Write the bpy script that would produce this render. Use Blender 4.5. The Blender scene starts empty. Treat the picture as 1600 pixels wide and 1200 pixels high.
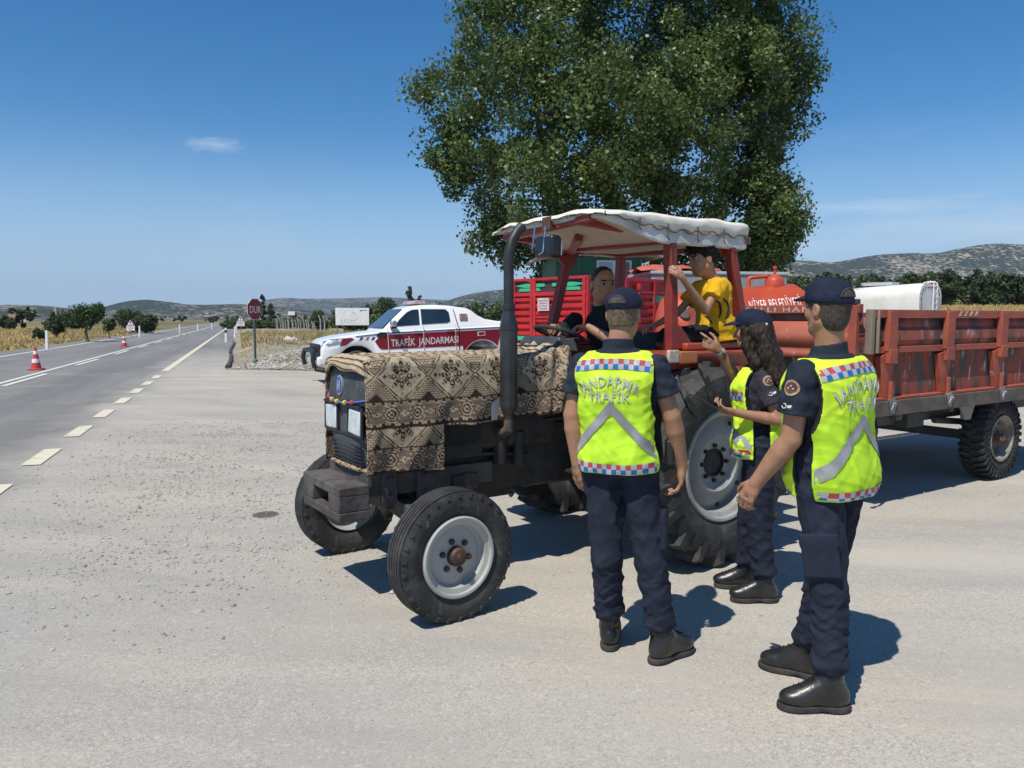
import bpy, bmesh, math, random
import numpy as np
from mathutils import Vector, Matrix
from mathutils.bvhtree import BVHTree
PI = math.pi
R_ = math.radians
random.seed(7)
rng = np.random.default_rng(7)
S = bpy.context.scene

# ------------------------------------------------------------------ camera, sky, sun, exposure
CAM_H = 1.65
cam = bpy.data.cameras.new('camera')
cam.sensor_width = 36.0
cam.lens = 27.0
cam.clip_start = 0.05
cam.clip_end = 20000.0
cam_o = bpy.data.objects.new('camera', cam)
S.collection.objects.link(cam_o)
cam_o.location = (0, 0, CAM_H)
cam_o.rotation_euler = (PI / 2 - math.atan(102 / 1200), 0, 0)
S.camera = cam_o

SUN_EL, SUN_AZ = R_(59.0), R_(216.5)          # azimuth clockwise from +Y (the view direction)
W = bpy.data.worlds.new('World')
S.world = W
W.use_nodes = True
wn, wl = W.node_tree.nodes, W.node_tree.links
sky = wn.new('ShaderNodeTexSky')
sky.sky_type = 'NISHITA'
sky.sun_disc = False
sky.sun_elevation = SUN_EL
sky.sun_rotation = SUN_AZ
sky.altitude = 900
sky.air_density = 1.0
sky.dust_density = 0.25
sky.ozone_density = 2.6
bg = wn['Background']
bg.inputs['Strength'].default_value = 0.10
hsv = wn.new('ShaderNodeHueSaturation')
hsv.inputs['Saturation'].default_value = 1.36
wl.new(sky.outputs[0], hsv.inputs['Color'])
# thin wisps of cloud, by direction in the sky
tc = wn.new('ShaderNodeTexCoord')
mp = wn.new('ShaderNodeMapping')
mp.inputs['Scale'].default_value = (3.0, 3.0, 16.0)
mp.inputs['Location'].default_value = (0.35, 1.2, 0.2)
nz = wn.new('ShaderNodeTexNoise')
nz.inputs['Scale'].default_value = 1.3
nz.inputs['Detail'].default_value = 8
nz.inputs['Roughness'].default_value = 0.6
rp = wn.new('ShaderNodeValToRGB')
rp.color_ramp.elements[0].position = 0.52
rp.color_ramp.elements[1].position = 0.80
sep = wn.new('ShaderNodeSeparateXYZ')
wl.new(tc.outputs['Generated'], mp.inputs['Vector'])
wl.new(mp.outputs[0], nz.inputs['Vector'])
wl.new(nz.outputs[0], rp.inputs['Fac'])
wl.new(tc.outputs['Generated'], sep.inputs[0])
low = wn.new('ShaderNodeMapRange')
low.inputs['From Min'].default_value = 0.02
low.inputs['From Max'].default_value = 0.30
low.inputs['To Min'].default_value = 0.30
low.inputs['To Max'].default_value = 0.0
wl.new(sep.outputs['Z'], low.inputs['Value'])
side = wn.new('ShaderNodeMapRange')
side.inputs['From Min'].default_value = -0.5
side.inputs['From Max'].default_value = 0.5
side.inputs['To Min'].default_value = 0.25
side.inputs['To Max'].default_value = 1.0
wl.new(sep.outputs['X'], side.inputs['Value'])
mu = wn.new('ShaderNodeMath'); mu.operation = 'MULTIPLY'
wl.new(rp.outputs[0], mu.inputs[0]); wl.new(low.outputs[0], mu.inputs[1])
mu2 = wn.new('ShaderNodeMath'); mu2.operation = 'MULTIPLY'
wl.new(mu.outputs[0], mu2.inputs[0]); wl.new(side.outputs[0], mu2.inputs[1])
mx = wn.new('ShaderNodeMixRGB')
mx.inputs['Color2'].default_value = (7.0, 7.4, 8.0, 1)
wl.new(mu2.outputs[0], mx.inputs['Fac'])
hz = wn.new('ShaderNodeMapRange')                    # pale blue air low over the land
hz.interpolation_type = 'SMOOTHSTEP'
hz.inputs['From Min'].default_value = 0.0
hz.inputs['From Max'].default_value = 0.24
hz.inputs['To Min'].default_value = 0.92
hz.inputs['To Max'].default_value = 0.0
wl.new(sep.outputs['Z'], hz.inputs['Value'])
hm = wn.new('ShaderNodeMixRGB')
hm.inputs['Color2'].default_value = (3.2, 4.7, 6.6, 1)
wl.new(hz.outputs[0], hm.inputs['Fac'])
wl.new(hsv.outputs[0], hm.inputs['Color1'])
wl.new(hm.outputs[0], mx.inputs['Color1'])
# one small cirrus puff
def puff(prev, d, sx, sz, amt):
    d = Vector(d).normalized()
    sub = wn.new('ShaderNodeVectorMath'); sub.operation = 'SUBTRACT'
    sub.inputs[1].default_value = d
    wl.new(tc.outputs['Generated'], sub.inputs[0])
    sc = wn.new('ShaderNodeVectorMath'); sc.operation = 'MULTIPLY'
    sc.inputs[1].default_value = (1 / sx, 1 / sx, 1 / sz)
    wl.new(sub.outputs[0], sc.inputs[0])
    ln = wn.new('ShaderNodeVectorMath'); ln.operation = 'LENGTH'
    wl.new(sc.outputs[0], ln.inputs[0])
    n2 = wn.new('ShaderNodeTexNoise'); n2.inputs['Scale'].default_value = 2.2; n2.inputs['Detail'].default_value = 6
    wl.new(sc.outputs[0], n2.inputs['Vector'])
    ad = wn.new('ShaderNodeMath'); ad.operation = 'MULTIPLY_ADD'
    wl.new(n2.outputs[0], ad.inputs[0]); ad.inputs[1].default_value = 1.6; wl.new(ln.outputs['Value'], ad.inputs[2])
    mr = wn.new('ShaderNodeMapRange')
    mr.inputs['From Min'].default_value = 1.75; mr.inputs['From Max'].default_value = 0.7
    mr.inputs['To Min'].default_value = 0.0; mr.inputs['To Max'].default_value = amt
    wl.new(ad.outputs[0], mr.inputs['Value'])
    m = wn.new('ShaderNodeMixRGB'); m.inputs['Color2'].default_value = (7.0, 7.4, 8.0, 1)
    wl.new(mr.outputs[0], m.inputs['Fac']); wl.new(prev, m.inputs['Color1'])
    return m.outputs[0]
c_ = puff(mx.outputs[0], (-0.353, 0.93, 0.205), 0.038, 0.011, 0.34)
c_ = puff(c_, (0.45, 0.95, 0.135), 0.16, 0.012, 0.30)
c_ = puff(c_, (0.62, 0.9, 0.105), 0.30, 0.03, 0.30)
wl.new(c_, bg.inputs['Color'])

sun = bpy.data.lights.new('sun', 'SUN')
sun.energy = 4.2
sun.angle = R_(0.53)
sun.color = (1.0, 0.955, 0.88)
sun_o = bpy.data.objects.new('sun', sun)
S.collection.objects.link(sun_o)
sd = Vector((math.sin(SUN_AZ) * math.cos(SUN_EL), math.cos(SUN_AZ) * math.cos(SUN_EL), math.sin(SUN_EL)))
sun_o.rotation_euler = sd.to_track_quat('Z', 'Y').to_euler()
sun_o.location = sd * 50

S.view_settings.view_transform = 'Standard'
S.view_settings.look = 'None'
S.view_settings.exposure = 0.26
S.view_settings.gamma = 1.0
S.cycles.max_bounces = 6
S.cycles.diffuse_bounces = 3
S.cycles.glossy_bounces = 3
S.cycles.transmission_bounces = 4
S.cycles.transparent_max_bounces = 8
S.cycles.volume_bounces = 0
S.cycles.use_denoising = True

# ------------------------------------------------------------------ helpers: materials
def mat(name, c1, rough=0.7, metal=0.0, c2=None, ns=8.0, nd=4, lo=0.4, hi=0.6, bump=0.0, bs=60.0, spec=0.5,
        c3=None, ns3=30.0, lo3=0.55, hi3=0.65, stretch=None, coat=0.0, alpha_rough=None, trans=0.0, bdist=0.01):
    m = bpy.data.materials.new(name)
    m.use_nodes = True
    n, l = m.node_tree.nodes, m.node_tree.links
    b = n['Principled BSDF']
    b.inputs['Base Color'].default_value = (*c1, 1)
    b.inputs['Roughness'].default_value = rough
    b.inputs['Metallic'].default_value = metal
    b.inputs['Specular IOR Level'].default_value = spec
    if coat: b.inputs['Coat Weight'].default_value = coat
    if trans: b.inputs['Transmission Weight'].default_value = trans
    t = n.new('ShaderNodeTexCoord')
    vec = t.outputs['Object']
    if stretch:
        q = n.new('ShaderNodeMapping'); q.inputs['Scale'].default_value = stretch
        l.new(vec, q.inputs['Vector']); vec = q.outputs[0]
    col = None
    def layer(prev, ca, cb, s, a, z, det):
        x = n.new('ShaderNodeTexNoise'); x.inputs['Scale'].default_value = s; x.inputs['Detail'].default_value = det
        x.inputs['Roughness'].default_value = 0.62
        l.new(vec, x.inputs['Vector'])
        r = n.new('ShaderNodeMapRange'); r.inputs['From Min'].default_value = a; r.inputs['From Max'].default_value = z
        l.new(x.outputs[0], r.inputs['Value'])
        k = n.new('ShaderNodeMixRGB')
        k.inputs['Color2'].default_value = (*cb, 1)
        if prev is None: k.inputs['Color1'].default_value = (*ca, 1)
        else: l.new(prev, k.inputs['Color1'])
        l.new(r.outputs[0], k.inputs['Fac'])
        return k.outputs[0]
    if c2: col = layer(None, c1, c2, ns, lo, hi, nd)
    if c3: col = layer(col, c1, c3, ns3, lo3, hi3, 6)
    if col is not None: l.new(col, b.inputs['Base Color'])
    if bump:
        x = n.new('ShaderNodeTexNoise'); x.inputs['Scale'].default_value = bs; x.inputs['Detail'].default_value = 6
        l.new(vec, x.inputs['Vector'])
        p = n.new('ShaderNodeBump'); p.inputs['Strength'].default_value = bump; p.inputs['Distance'].default_value = bdist
        l.new(x.outputs[0], p.inputs['Height']); l.new(p.outputs[0], b.inputs['Normal'])
    return m

def attr_mat(name, attr, rough=0.8, bump=0.0, bs=80.0, spec=0.3, var=0.0, sss=0.0):
    """base colour from a colour attribute carried by the mesh"""
    m = bpy.data.materials.new(name); m.use_nodes = True
    n, l = m.node_tree.nodes, m.node_tree.links
    b = n['Principled BSDF']
    b.inputs['Roughness'].default_value = rough
    b.inputs['Specular IOR Level'].default_value = spec
    a = n.new('ShaderNodeAttribute'); a.attribute_name = attr
    out = a.outputs['Color']
    t = n.new('ShaderNodeTexCoord')
    if var:
        x = n.new('ShaderNodeTexNoise'); x.inputs['Scale'].default_value = 25; x.inputs['Detail'].default_value = 5
        l.new(t.outputs['Object'], x.inputs['Vector'])
        r = n.new('ShaderNodeMapRange'); r.inputs['From Min'].default_value = 0.3; r.inputs['From Max'].default_value = 0.7
        r.inputs['To Min'].default_value = 1 - var; r.inputs['To Max'].default_value = 1 + var
        l.new(x.outputs[0], r.inputs['Value'])
        v = n.new('ShaderNodeVectorMath'); v.operation = 'SCALE'
        l.new(out, v.inputs[0]); l.new(r.outputs[0], v.inputs['Scale'])
        out = v.outputs[0]
    l.new(out, b.inputs['Base Color'])
    if bump:
        x = n.new('ShaderNodeTexNoise'); x.inputs['Scale'].default_value = bs; x.inputs['Detail'].default_value = 4
        l.new(t.outputs['Object'], x.inputs['Vector'])
        p = n.new('ShaderNodeBump'); p.inputs['Strength'].default_value = bump; p.inputs['Distance'].default_value = 0.01
        l.new(x.outputs[0], p.inputs['Height']); l.new(p.outputs[0], b.inputs['Normal'])
    if sss:
        b.inputs['Subsurface Weight'].default_value = sss
        b.inputs['Subsurface Radius'].default_value = (0.01, 0.004, 0.002)
    return m

# ------------------------------------------------------------------ helpers: meshes
class MB:
    def __init__(s):
        s.v = []; s.f = []; s.m = []
    def add(s, vs, fs, m=0):
        o = len(s.v)
        s.v += [tuple(float(c) for c in v) for v in vs]
        s.f += [tuple(i + o for i in f) for f in fs]
        s.m += [m] * len(fs)
        return s
    def box(s, c, d, rot=None, m=0, taper=None):
        x, y, z = d[0] / 2, d[1] / 2, d[2] / 2
        tx, ty = taper or (1, 1)
        vs = [(-x, -y, -z), (x, -y, -z), (x, y, -z), (-x, y, -z), (-x * tx, -y * ty, z), (x * tx, -y * ty, z), (x * tx, y * ty, z), (-x * tx, y * ty, z)]
        M = rot or Matrix.Identity(3)
        vs = [M @ Vector(v) + Vector(c) for v in vs]
        return s.add(vs, [(0, 3, 2, 1), (4, 5, 6, 7), (0, 1, 5, 4), (1, 2, 6, 5), (2, 3, 7, 6), (3, 0, 4, 7)], m)
    def bar(s, a, b, w, h, up=(0, 0, 1), m=0):
        """rectangular bar from a to b"""
        a, b = Vector(a), Vector(b)
        d = (b - a); L = d.length; d.normalize()
        u = Vector(up)
        r = d.cross(u)
        if r.length < 1e-4: r = d.cross(Vector((1, 0, 0)))
        r.normalize(); u = r.cross(d)
        M = Matrix((d, r, u)).transposed()
        return s.box((a + b) / 2, (L, w, h), M, m)
    def tube(s, pts, r, n=12, m=0, cap=True, closed=False):
        pts = [Vector(p) for p in pts]
        k = len(pts)
        rs = [r] * k if not hasattr(r, '__len__') else list(r)
        t0 = (pts[1] - pts[0]).normalized()
        ref = Vector((0, 0, 1)) if abs(t0.z) < 0.9 else Vector((1, 0, 0))
        u = t0.cross(ref).normalized()
        vs = []
        for i, p in enumerate(pts):
            if closed: t = (pts[(i + 1) % k] - pts[i - 1]).normalized()
            else: t = (pts[min(i + 1, k - 1)] - pts[max(i - 1, 0)]).normalized()
            u = (u - t * u.dot(t)).normalized()
            w = t.cross(u)
            for j in range(n):
                a = 2 * PI * j / n
                vs.append(p + (u * math.cos(a) + w * math.sin(a)) * rs[i])
        fs = []
        for i in range(k if closed else k - 1):
            i2 = (i + 1) % k
            for j in range(n):
                fs.append((i * n + j, i * n + (j + 1) % n, i2 * n + (j + 1) % n, i2 * n + j))
        if cap and not closed:
            fs.append(tuple(range(n - 1, -1, -1)))
            fs.append(tuple((k - 1) * n + j for j in range(n)))
        return s.add(vs, fs, m)
    def lathe(s, prof, o=(0, 0, 0), ax=(0, 0, 1), n=32, m=0, a0=0.0, a1=2 * PI):
        """prof: (radius, height along axis)"""
        ax = Vector(ax).normalized(); o = Vector(o)
        ref = Vector((0, 0, 1)) if abs(ax.z) < 0.9 else Vector((1, 0, 0))
        u = ax.cross(ref).normalized(); w = ax.cross(u)
        full = abs(a1 - a0 - 2 * PI) < 1e-6
        cnt = n if full else n + 1
        vs = []
        for r, h in prof:
            for j in range(cnt):
                a = a0 + (a1 - a0) * j / n
                vs.append(o + ax * h + (u * math.cos(a) + w * math.sin(a)) * r)
        fs = []
        for i in range(len(prof) - 1):
            for j in range(n):
                j2 = (j + 1) % cnt
                fs.append((i * cnt + j, (i + 1) * cnt + j, (i + 1) * cnt + j2, i * cnt + j2))
        return s.add(vs, fs, m)
    def prism(s, poly, h, M, m=0):
        """poly in local xy, extruded +-h/2 along local z, placed by matrix M (4x4)"""
        n = len(poly)
        vs = [M @ Vector((x, y, -h / 2)) for x, y in poly] + [M @ Vector((x, y, h / 2)) for x, y in poly]
        fs = [tuple(range(n - 1, -1, -1)), tuple(range(n, 2 * n))] + [(i, (i + 1) % n, n + (i + 1) % n, n + i) for i in range(n)]
        return s.add(vs, fs, m)
    def ell(s, c, r, n=16, k=10, m=0, rot=None):
        M = rot or Matrix.Identity(3)
        vs, fs = [], []
        for i in range(k + 1):
            t = PI * i / k
            for j in range(n):
                a = 2 * PI * j / n
                vs.append(M @ Vector((r[0] * math.sin(t) * math.cos(a), r[1] * math.sin(t) * math.sin(a), r[2] * math.cos(t))) + Vector(c))
        for i in range(k):
            for j in range(n):
                fs.append((i * n + j, (i + 1) * n + j, (i + 1) * n + (j + 1) % n, i * n + (j + 1) % n))
        return s.add(vs, fs, m)
    def sheet(s, G, m=0, close=False):
        """G[i][j] grid of points"""
        a, b = len(G), len(G[0])
        vs = [p for row in G for p in row]
        fs = []
        for i in range(a - 1):
            for j in range(b if close else b - 1):
                j2 = (j + 1) % b
                fs.append((i * b + j, i * b + j2, (i + 1) * b + j2, (i + 1) * b + j))
        return s.add(vs, fs, m)

def mesh_np(name, V, F, mats=(), mi=None, smooth=True, sharp=None):
    """fast mesh from numpy arrays (F: n x k)"""
    me = bpy.data.meshes.new(name)
    V = np.asarray(V, np.float32); F = np.asarray(F, np.int32)
    me.vertices.add(len(V)); me.vertices.foreach_set('co', V.ravel())
    k = F.shape[1]
    me.loops.add(F.size); me.loops.foreach_set('vertex_index', F.ravel())
    me.polygons.add(len(F))
    me.polygons.foreach_set('loop_start', np.arange(0, F.size, k, dtype=np.int32))
    me.polygons.foreach_set('loop_total', np.full(len(F), k, np.int32))
    for x in mats: me.materials.append(x)
    if mi is not None: me.polygons.foreach_set('material_index', np.asarray(mi, np.int32))
    me.polygons.foreach_set('use_smooth', np.full(len(F), smooth, bool))
    me.update(calc_edges=True); me.validate()
    return me

def link(name, me, parent=None, loc=None, rotz=None):
    o = bpy.data.objects.new(name, me)
    S.collection.objects.link(o)
    if parent: o.parent = parent
    if loc is not None: o.location = loc
    if rotz is not None: o.rotation_euler = (0, 0, rotz)
    return o

def obj(name, mb, mats, parent=None, loc=None, rotz=None, smooth=38, bevel=0.0, seg=2):
    me = bpy.data.meshes.new(name)
    me.from_pydata(mb.v, [], mb.f)
    if not isinstance(mats, (list, tuple)): mats = [mats]
    for x in mats: me.materials.append(x)
    me.polygons.foreach_set('material_index', np.array(mb.m, np.int32))
    bm = bmesh.new(); bm.from_mesh(me)
    bmesh.ops.recalc_face_normals(bm, faces=bm.faces)
    bm.to_mesh(me); bm.free()
    me.polygons.foreach_set('use_smooth', np.full(len(me.polygons), bool(smooth), bool))
    if smooth: me.set_sharp_from_angle(angle=R_(smooth))
    me.update()
    o = link(name, me, parent, loc, rotz)
    if bevel:
        b = o.modifiers.new('bevel', 'BEVEL'); b.width = bevel; b.segments = seg; b.limit_method = 'ANGLE'; b.angle_limit = R_(35)
        b.harden_normals = False
    return o

def thing(name, label, cat, loc=(0, 0, 0), rotz=0.0, group=None):
    o = bpy.data.objects.new(name, None)
    S.collection.objects.link(o)
    o.location = loc; o.rotation_euler = (0, 0, rotz)
    o.empty_display_size = 0.2
    return tag(o, label, cat, group)

def tag(o, label=None, cat=None, group=None, kind=None):
    if label: o['label'] = label
    if cat: o['category'] = cat
    if group: o['group'] = group
    if kind: o['kind'] = kind
    return o

def copy_thing(o, loc, rotz, label, scale=None):
    c = o.copy(); S.collection.objects.link(c)
    c.location = loc; c.rotation_euler = (0, 0, rotz); c['label'] = label
    if scale: c.scale = scale
    for ch in list(o.children):
        d = ch.copy(); S.collection.objects.link(d); d.parent = c
        for g in list(ch.children):
            e = g.copy(); S.collection.objects.link(e); e.parent = d
    return c

def text_mesh(txt, size=1.0, offset=0.0, spacing=1.0, res=3):
    """flat glyph mesh in xy, centred on its baseline middle -> (verts, faces)"""
    cu = bpy.data.curves.new('glyphs', 'FONT')
    cu.body = txt; cu.size = size; cu.align_x = 'CENTER'; cu.offset = offset; cu.space_character = spacing
    cu.resolution_u = res
    o = bpy.data.objects.new('glyphs', cu); S.collection.objects.link(o)
    dg = bpy.context.evaluated_depsgraph_get(); dg.update()
    me = bpy.data.meshes.new_from_object(o.evaluated_get(dg))
    vs = [v.co.copy() for v in me.vertices]; fs = [tuple(p.vertices) for p in me.polygons]
    bpy.data.objects.remove(o); bpy.data.curves.remove(cu); bpy.data.meshes.remove(me)
    return vs, fs

def mtx(o, x, y, z=None):
    """4x4 with given origin, x axis, y axis"""
    x = Vector(x).normalized(); y = Vector(y); y = (y - x * y.dot(x)).normalized()
    z = x.cross(y)
    M = Matrix((x, y, z)).transposed().to_4x4(); M.translation = Vector(o)
    return M

# ------------------------------------------------------------------ helpers: implicit bodies (smooth unions, polygonised once)
class SDF:
    def __init__(s, lo, hi, h):
        s.h = h; s.lo = np.array(lo, float); n = np.ceil((np.array(hi, float) - s.lo) / h).astype(int) + 1
        s.n = n; s.d = np.full(tuple(n), 0.2, np.float32)
    def blk(s, lo, hi):
        a = np.clip(np.floor((np.array(lo) - s.lo) / s.h).astype(int), 0, s.n - 1)
        b = np.clip(np.ceil((np.array(hi) - s.lo) / s.h).astype(int) + 1, a + 1, s.n)
        sl = tuple(slice(a[i], b[i]) for i in range(3))
        g = [(s.lo[i] + s.h * np.arange(a[i], b[i])).astype(np.float32).reshape([-1 if j == i else 1 for j in range(3)]) for i in range(3)]
        return sl, g
    def un(s, sl, dn, k):
        a = s.d[sl]
        if k <= 0: s.d[sl] = np.minimum(a, dn); return
        h = np.clip(0.5 + 0.5 * (a - dn) / k, 0, 1)
        s.d[sl] = a * (1 - h) + dn * h - k * h * (1 - h)
    def cone(s, a, b, ra, rb, k=0.02, planes=(), flat=None, warp=None):
        a = np.array(a, float); b = np.array(b, float)
        m = max(ra, rb) + k + 4 * s.h + 0.01
        sl, (X, Y, Z) = s.blk(np.minimum(a, b) - m, np.maximum(a, b) + m)
        ab = b - a; L2 = float(ab @ ab) + 1e-12
        px, py, pz = X - a[0], Y - a[1], Z - a[2]
        t = np.clip((px * ab[0] + py * ab[1] + pz * ab[2]) / L2, 0, 1)
        dx, dy, dz = px - t * ab[0], py - t * ab[1], pz - t * ab[2]
        if flat is not None:                      # (axis, factor): squeeze the cross-section along an axis
            ax, fc = np.array(flat[0], float), flat[1]
            q = dx * ax[0] + dy * ax[1] + dz * ax[2]
            dx, dy, dz = dx + ax[0] * q * (fc - 1), dy + ax[1] * q * (fc - 1), dz + ax[2] * q * (fc - 1)
        dn = np.sqrt(dx * dx + dy * dy + dz * dz) - (ra + (rb - ra) * t)
        if warp is not None: dn = dn + warp(X, Y, Z)
        for n_, p_ in planes:
            dn = np.maximum(dn, (X - p_[0]) * n_[0] + (Y - p_[1]) * n_[1] + (Z - p_[2]) * n_[2])
        s.un(sl, dn.astype(np.float32), k)
        return s
    def chain(s, pts, rs, k=0.02, **kw):
        for i in range(len(pts) - 1): s.cone(pts[i], pts[i + 1], rs[i], rs[i + 1], k, **kw)
        return s
    def _ell(s, c, r, M):
        c = np.array(c, float); r = np.array(r, float)
        M = np.eye(3) if M is None else np.array(M, float)       # rows = local axes
        return c, r, M
    def ell_d(s, g, c, r, M):
        X, Y, Z = g[0] - c[0], g[1] - c[1], g[2] - c[2]
        q = 0
        for i in range(3):
            q = q + ((X * M[i][0] + Y * M[i][1] + Z * M[i][2]) / r[i]) ** 2
        return (np.sqrt(q) - 1) * min(r)
    def ell(s, c, r, M=None, k=0.02, planes=(), warp=None):
        c, r, M = s._ell(c, r, M)
        m = max(r) + k + 4 * s.h + 0.01
        sl, g = s.blk(c - m, c + m)
        dn = s.ell_d(g, c, r, M)
        if warp is not None: dn = dn + warp(*g)
        for n_, p_ in planes:
            dn = np.maximum(dn, (g[0] - p_[0]) * n_[0] + (g[1] - p_[1]) * n_[1] + (g[2] - p_[2]) * n_[2])
        s.un(sl, dn.astype(np.float32), k)
        return s
    def sub_ell(s, c, r, M=None, k=0.01):
        c, r, M = s._ell(c, r, M)
        m = max(r) + k + 3 * s.h
        sl, g = s.blk(c - m, c + m)
        dn = -s.ell_d(g, c, r, M)
        a = s.d[sl]; h = np.clip(0.5 - 0.5 * (a - dn) / k, 0, 1)
        s.d[sl] = a * (1 - h) + dn * h + k * h * (1 - h)
        return s
    def boxd(s, g, c, hf, M):
        X, Y, Z = g[0] - c[0], g[1] - c[1], g[2] - c[2]
        q = [np.abs(X * M[i][0] + Y * M[i][1] + Z * M[i][2]) - hf[i] for i in range(3)]
        o = np.sqrt(sum(np.maximum(x, 0) ** 2 for x in q))
        return o + np.minimum(np.maximum(np.maximum(q[0], q[1]), q[2]), 0)
    def box(s, c, hf, M=None, rnd=0.01, k=0.01):
        c, hf, M = s._ell(c, hf, M)
        m = float(np.linalg.norm(hf)) + k + 4 * s.h
        sl, g = s.blk(c - m, c + m)
        s.un(sl, (s.boxd(g, c, hf - rnd, M) - rnd).astype(np.float32), k)
        return s
    def sub_box(s, c, hf, M=None, rnd=0.0):
        c, hf, M = s._ell(c, hf, M)
        m = float(np.linalg.norm(hf)) + 3 * s.h
        sl, g = s.blk(c - m, c + m)
        s.d[sl] = np.maximum(s.d[sl], -(s.boxd(g, c, hf - rnd, M) - rnd))
        return s
    def loft(s, st, rgt, k=0.02, pw=2.3, warp=None):
        """st: list of (centre, half width, half depth), stacked bottom to top; rgt: unit vector to the right (list or one)"""
        C = np.array([x[0] for x in st], float); A = np.array([x[1] for x in st]); B = np.array([x[2] for x in st])
        rg = np.array(rgt, float)
        w = C[-1] - C[0]; L = np.linalg.norm(w); w = w / L
        rg = rg - w * (rg @ w); rg /= np.linalg.norm(rg)
        fw = np.cross(w, rg)
        al = (C - C[0]) @ w
        m = max(A.max(), B.max()) + k + 4 * s.h
        sl, g = s.blk(C.min(0) - m, C.max(0) + m)
        X, Y, Z = g[0] - C[0][0], g[1] - C[0][1], g[2] - C[0][2]
        t = X * w[0] + Y * w[1] + Z * w[2]
        # finer smooth interpolation
        tt = np.linspace(al[0], al[-1], 60)
        def sm(v):
            y = np.interp(tt, al, v); z = np.pad(y, 3, mode='edge')
            return sum(z[i:i + 60] for i in range(7)) / 7
        ox = [sm((C - C[0]) @ rg), sm((C - C[0]) @ fw), sm(A), sm(B)]
        u0, v0, a, b = [np.interp(t, tt, o) for o in ox]
        u = X * rg[0] + Y * rg[1] + Z * rg[2] - u0
        v = X * fw[0] + Y * fw[1] + Z * fw[2] - v0
        q = (np.abs(u / a) ** pw + np.abs(v / b) ** pw) ** (1 / pw)
        dn = (q - 1) * np.minimum(a, b)
        if warp is not None: dn = dn + warp(*g)
        dn = np.maximum(dn, np.maximum(t - al[-1], al[0] - t))
        s.un(sl, dn.astype(np.float32), k)
        return s
    def cut(s, n_, p_):
        g = [(s.lo[i] + s.h * np.arange(s.n[i])).astype(np.float32).reshape([-1 if j == i else 1 for j in range(3)]) for i in range(3)]
        s.d = np.maximum(s.d, (g[0] - p_[0]) * n_[0] + (g[1] - p_[1]) * n_[1] + (g[2] - p_[2]) * n_[2]).astype(np.float32)
        return s
    def warp(s, fn):
        g = [(s.lo[i] + s.h * np.arange(s.n[i])).astype(np.float32).reshape([-1 if j == i else 1 for j in range(3)]) for i in range(3)]
        s.d = (s.d + fn(*g)).astype(np.float32)
        return s
    def mesh(s, smooth=2):
        d = np.pad(s.d, 1, constant_values=0.2); lo = s.lo - s.h
        ins = d < 0
        n = np.array(d.shape) - 1
        cnt8 = np.zeros(tuple(n), np.int8)
        cor = [(i, j, k) for i in (0, 1) for j in (0, 1) for k in (0, 1)]
        for c in cor: cnt8 += ins[c[0]:c[0] + n[0], c[1]:c[1] + n[1], c[2]:c[2] + n[2]]
        act = (cnt8 > 0) & (cnt8 < 8)
        I = np.nonzero(act)
        N = len(I[0])
        vid = np.full(tuple(n), -1, np.int64); vid[I] = np.arange(N)
        pos = np.zeros((N, 3)); cn = np.zeros(N)
        for a in cor:
            for ax in range(3):
                if a[ax]: continue
                b = list(a); b[ax] = 1
                da = d[I[0] + a[0], I[1] + a[1], I[2] + a[2]]; db = d[I[0] + b[0], I[1] + b[1], I[2] + b[2]]
                cr = (da < 0) != (db < 0)
                t = np.where(cr, da / np.where(cr, da - db, 1), 0)
                for q in range(3):
                    pos[:, q] += np.where(cr, a[q] + (t if q == ax else 0), 0)
                cn += cr
        V = lo + s.h * (np.stack(I, 1) + pos / cn[:, None])
        F = []
        for ax in range(3):
            o1, o2 = [(1, 2), (2, 0), (0, 1)][ax]
            sa = [slice(1, -1)] * 3; sb = [slice(1, -1)] * 3
            sa[ax] = slice(0, -1); sb[ax] = slice(1, None)
            A, B = ins[tuple(sa)], ins[tuple(sb)]
            for flip in (0, 1):
                J = np.nonzero(A & ~B) if not flip else np.nonzero(~A & B)
                e = [J[0].copy(), J[1].copy(), J[2].copy()]
                for q in range(3):
                    if q != ax: e[q] = e[q] + 1
                def cell(d1, d2):
                    c = [e[0].copy(), e[1].copy(), e[2].copy()]
                    c[o1] -= d1; c[o2] -= d2
                    return vid[c[0], c[1], c[2]]
                quad = [cell(1, 1), cell(0, 1), cell(0, 0), cell(1, 0)]
                if flip: quad = quad[::-1]
                F.append(np.stack(quad, 1))
        F = np.concatenate(F)
        E = np.concatenate([F[:, [0, 1]], F[:, [1, 2]], F[:, [2, 3]], F[:, [3, 0]]])
        for _ in range(smooth):
            acc = np.stack([np.bincount(E[:, 0], V[E[:, 1], q], N) + np.bincount(E[:, 1], V[E[:, 0], q], N) for q in range(3)], 1)
            deg = np.bincount(E[:, 0], minlength=N) + np.bincount(E[:, 1], minlength=N)
            V = 0.45 * V + 0.55 * acc / np.maximum(deg, 1)[:, None]
        return V, F

def sines(seed, wl, amp, aniso=(1, 1, 1), n=5, ridge=0.0):
    """a wrinkle field: warped sum of sines"""
    r = np.random.default_rng(seed)
    ks = []
    for i in range(n):
        v = r.normal(size=3) * np.array(aniso); v /= np.linalg.norm(v)
        ks.append((v * 2 * PI / (wl * r.uniform(0.7, 1.5)), r.uniform(0, 6.28), r.normal(size=3) * 2 * PI / (wl * 2.5), r.uniform(0, 6.28)))
    def f(X, Y, Z):
        w = 0
        for k, p, q, p2 in ks:
            a = np.sin(X * k[0] + Y * k[1] + Z * k[2] + p + 1.3 * np.sin(X * q[0] + Y * q[1] + Z * q[2] + p2))
            w = w + (a if not ridge else (1 - ridge) * a + ridge * (2.2 * np.sqrt(np.abs(a) + .02) - 1.5))
        return (amp / math.sqrt(n)) * w
    return f
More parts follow.
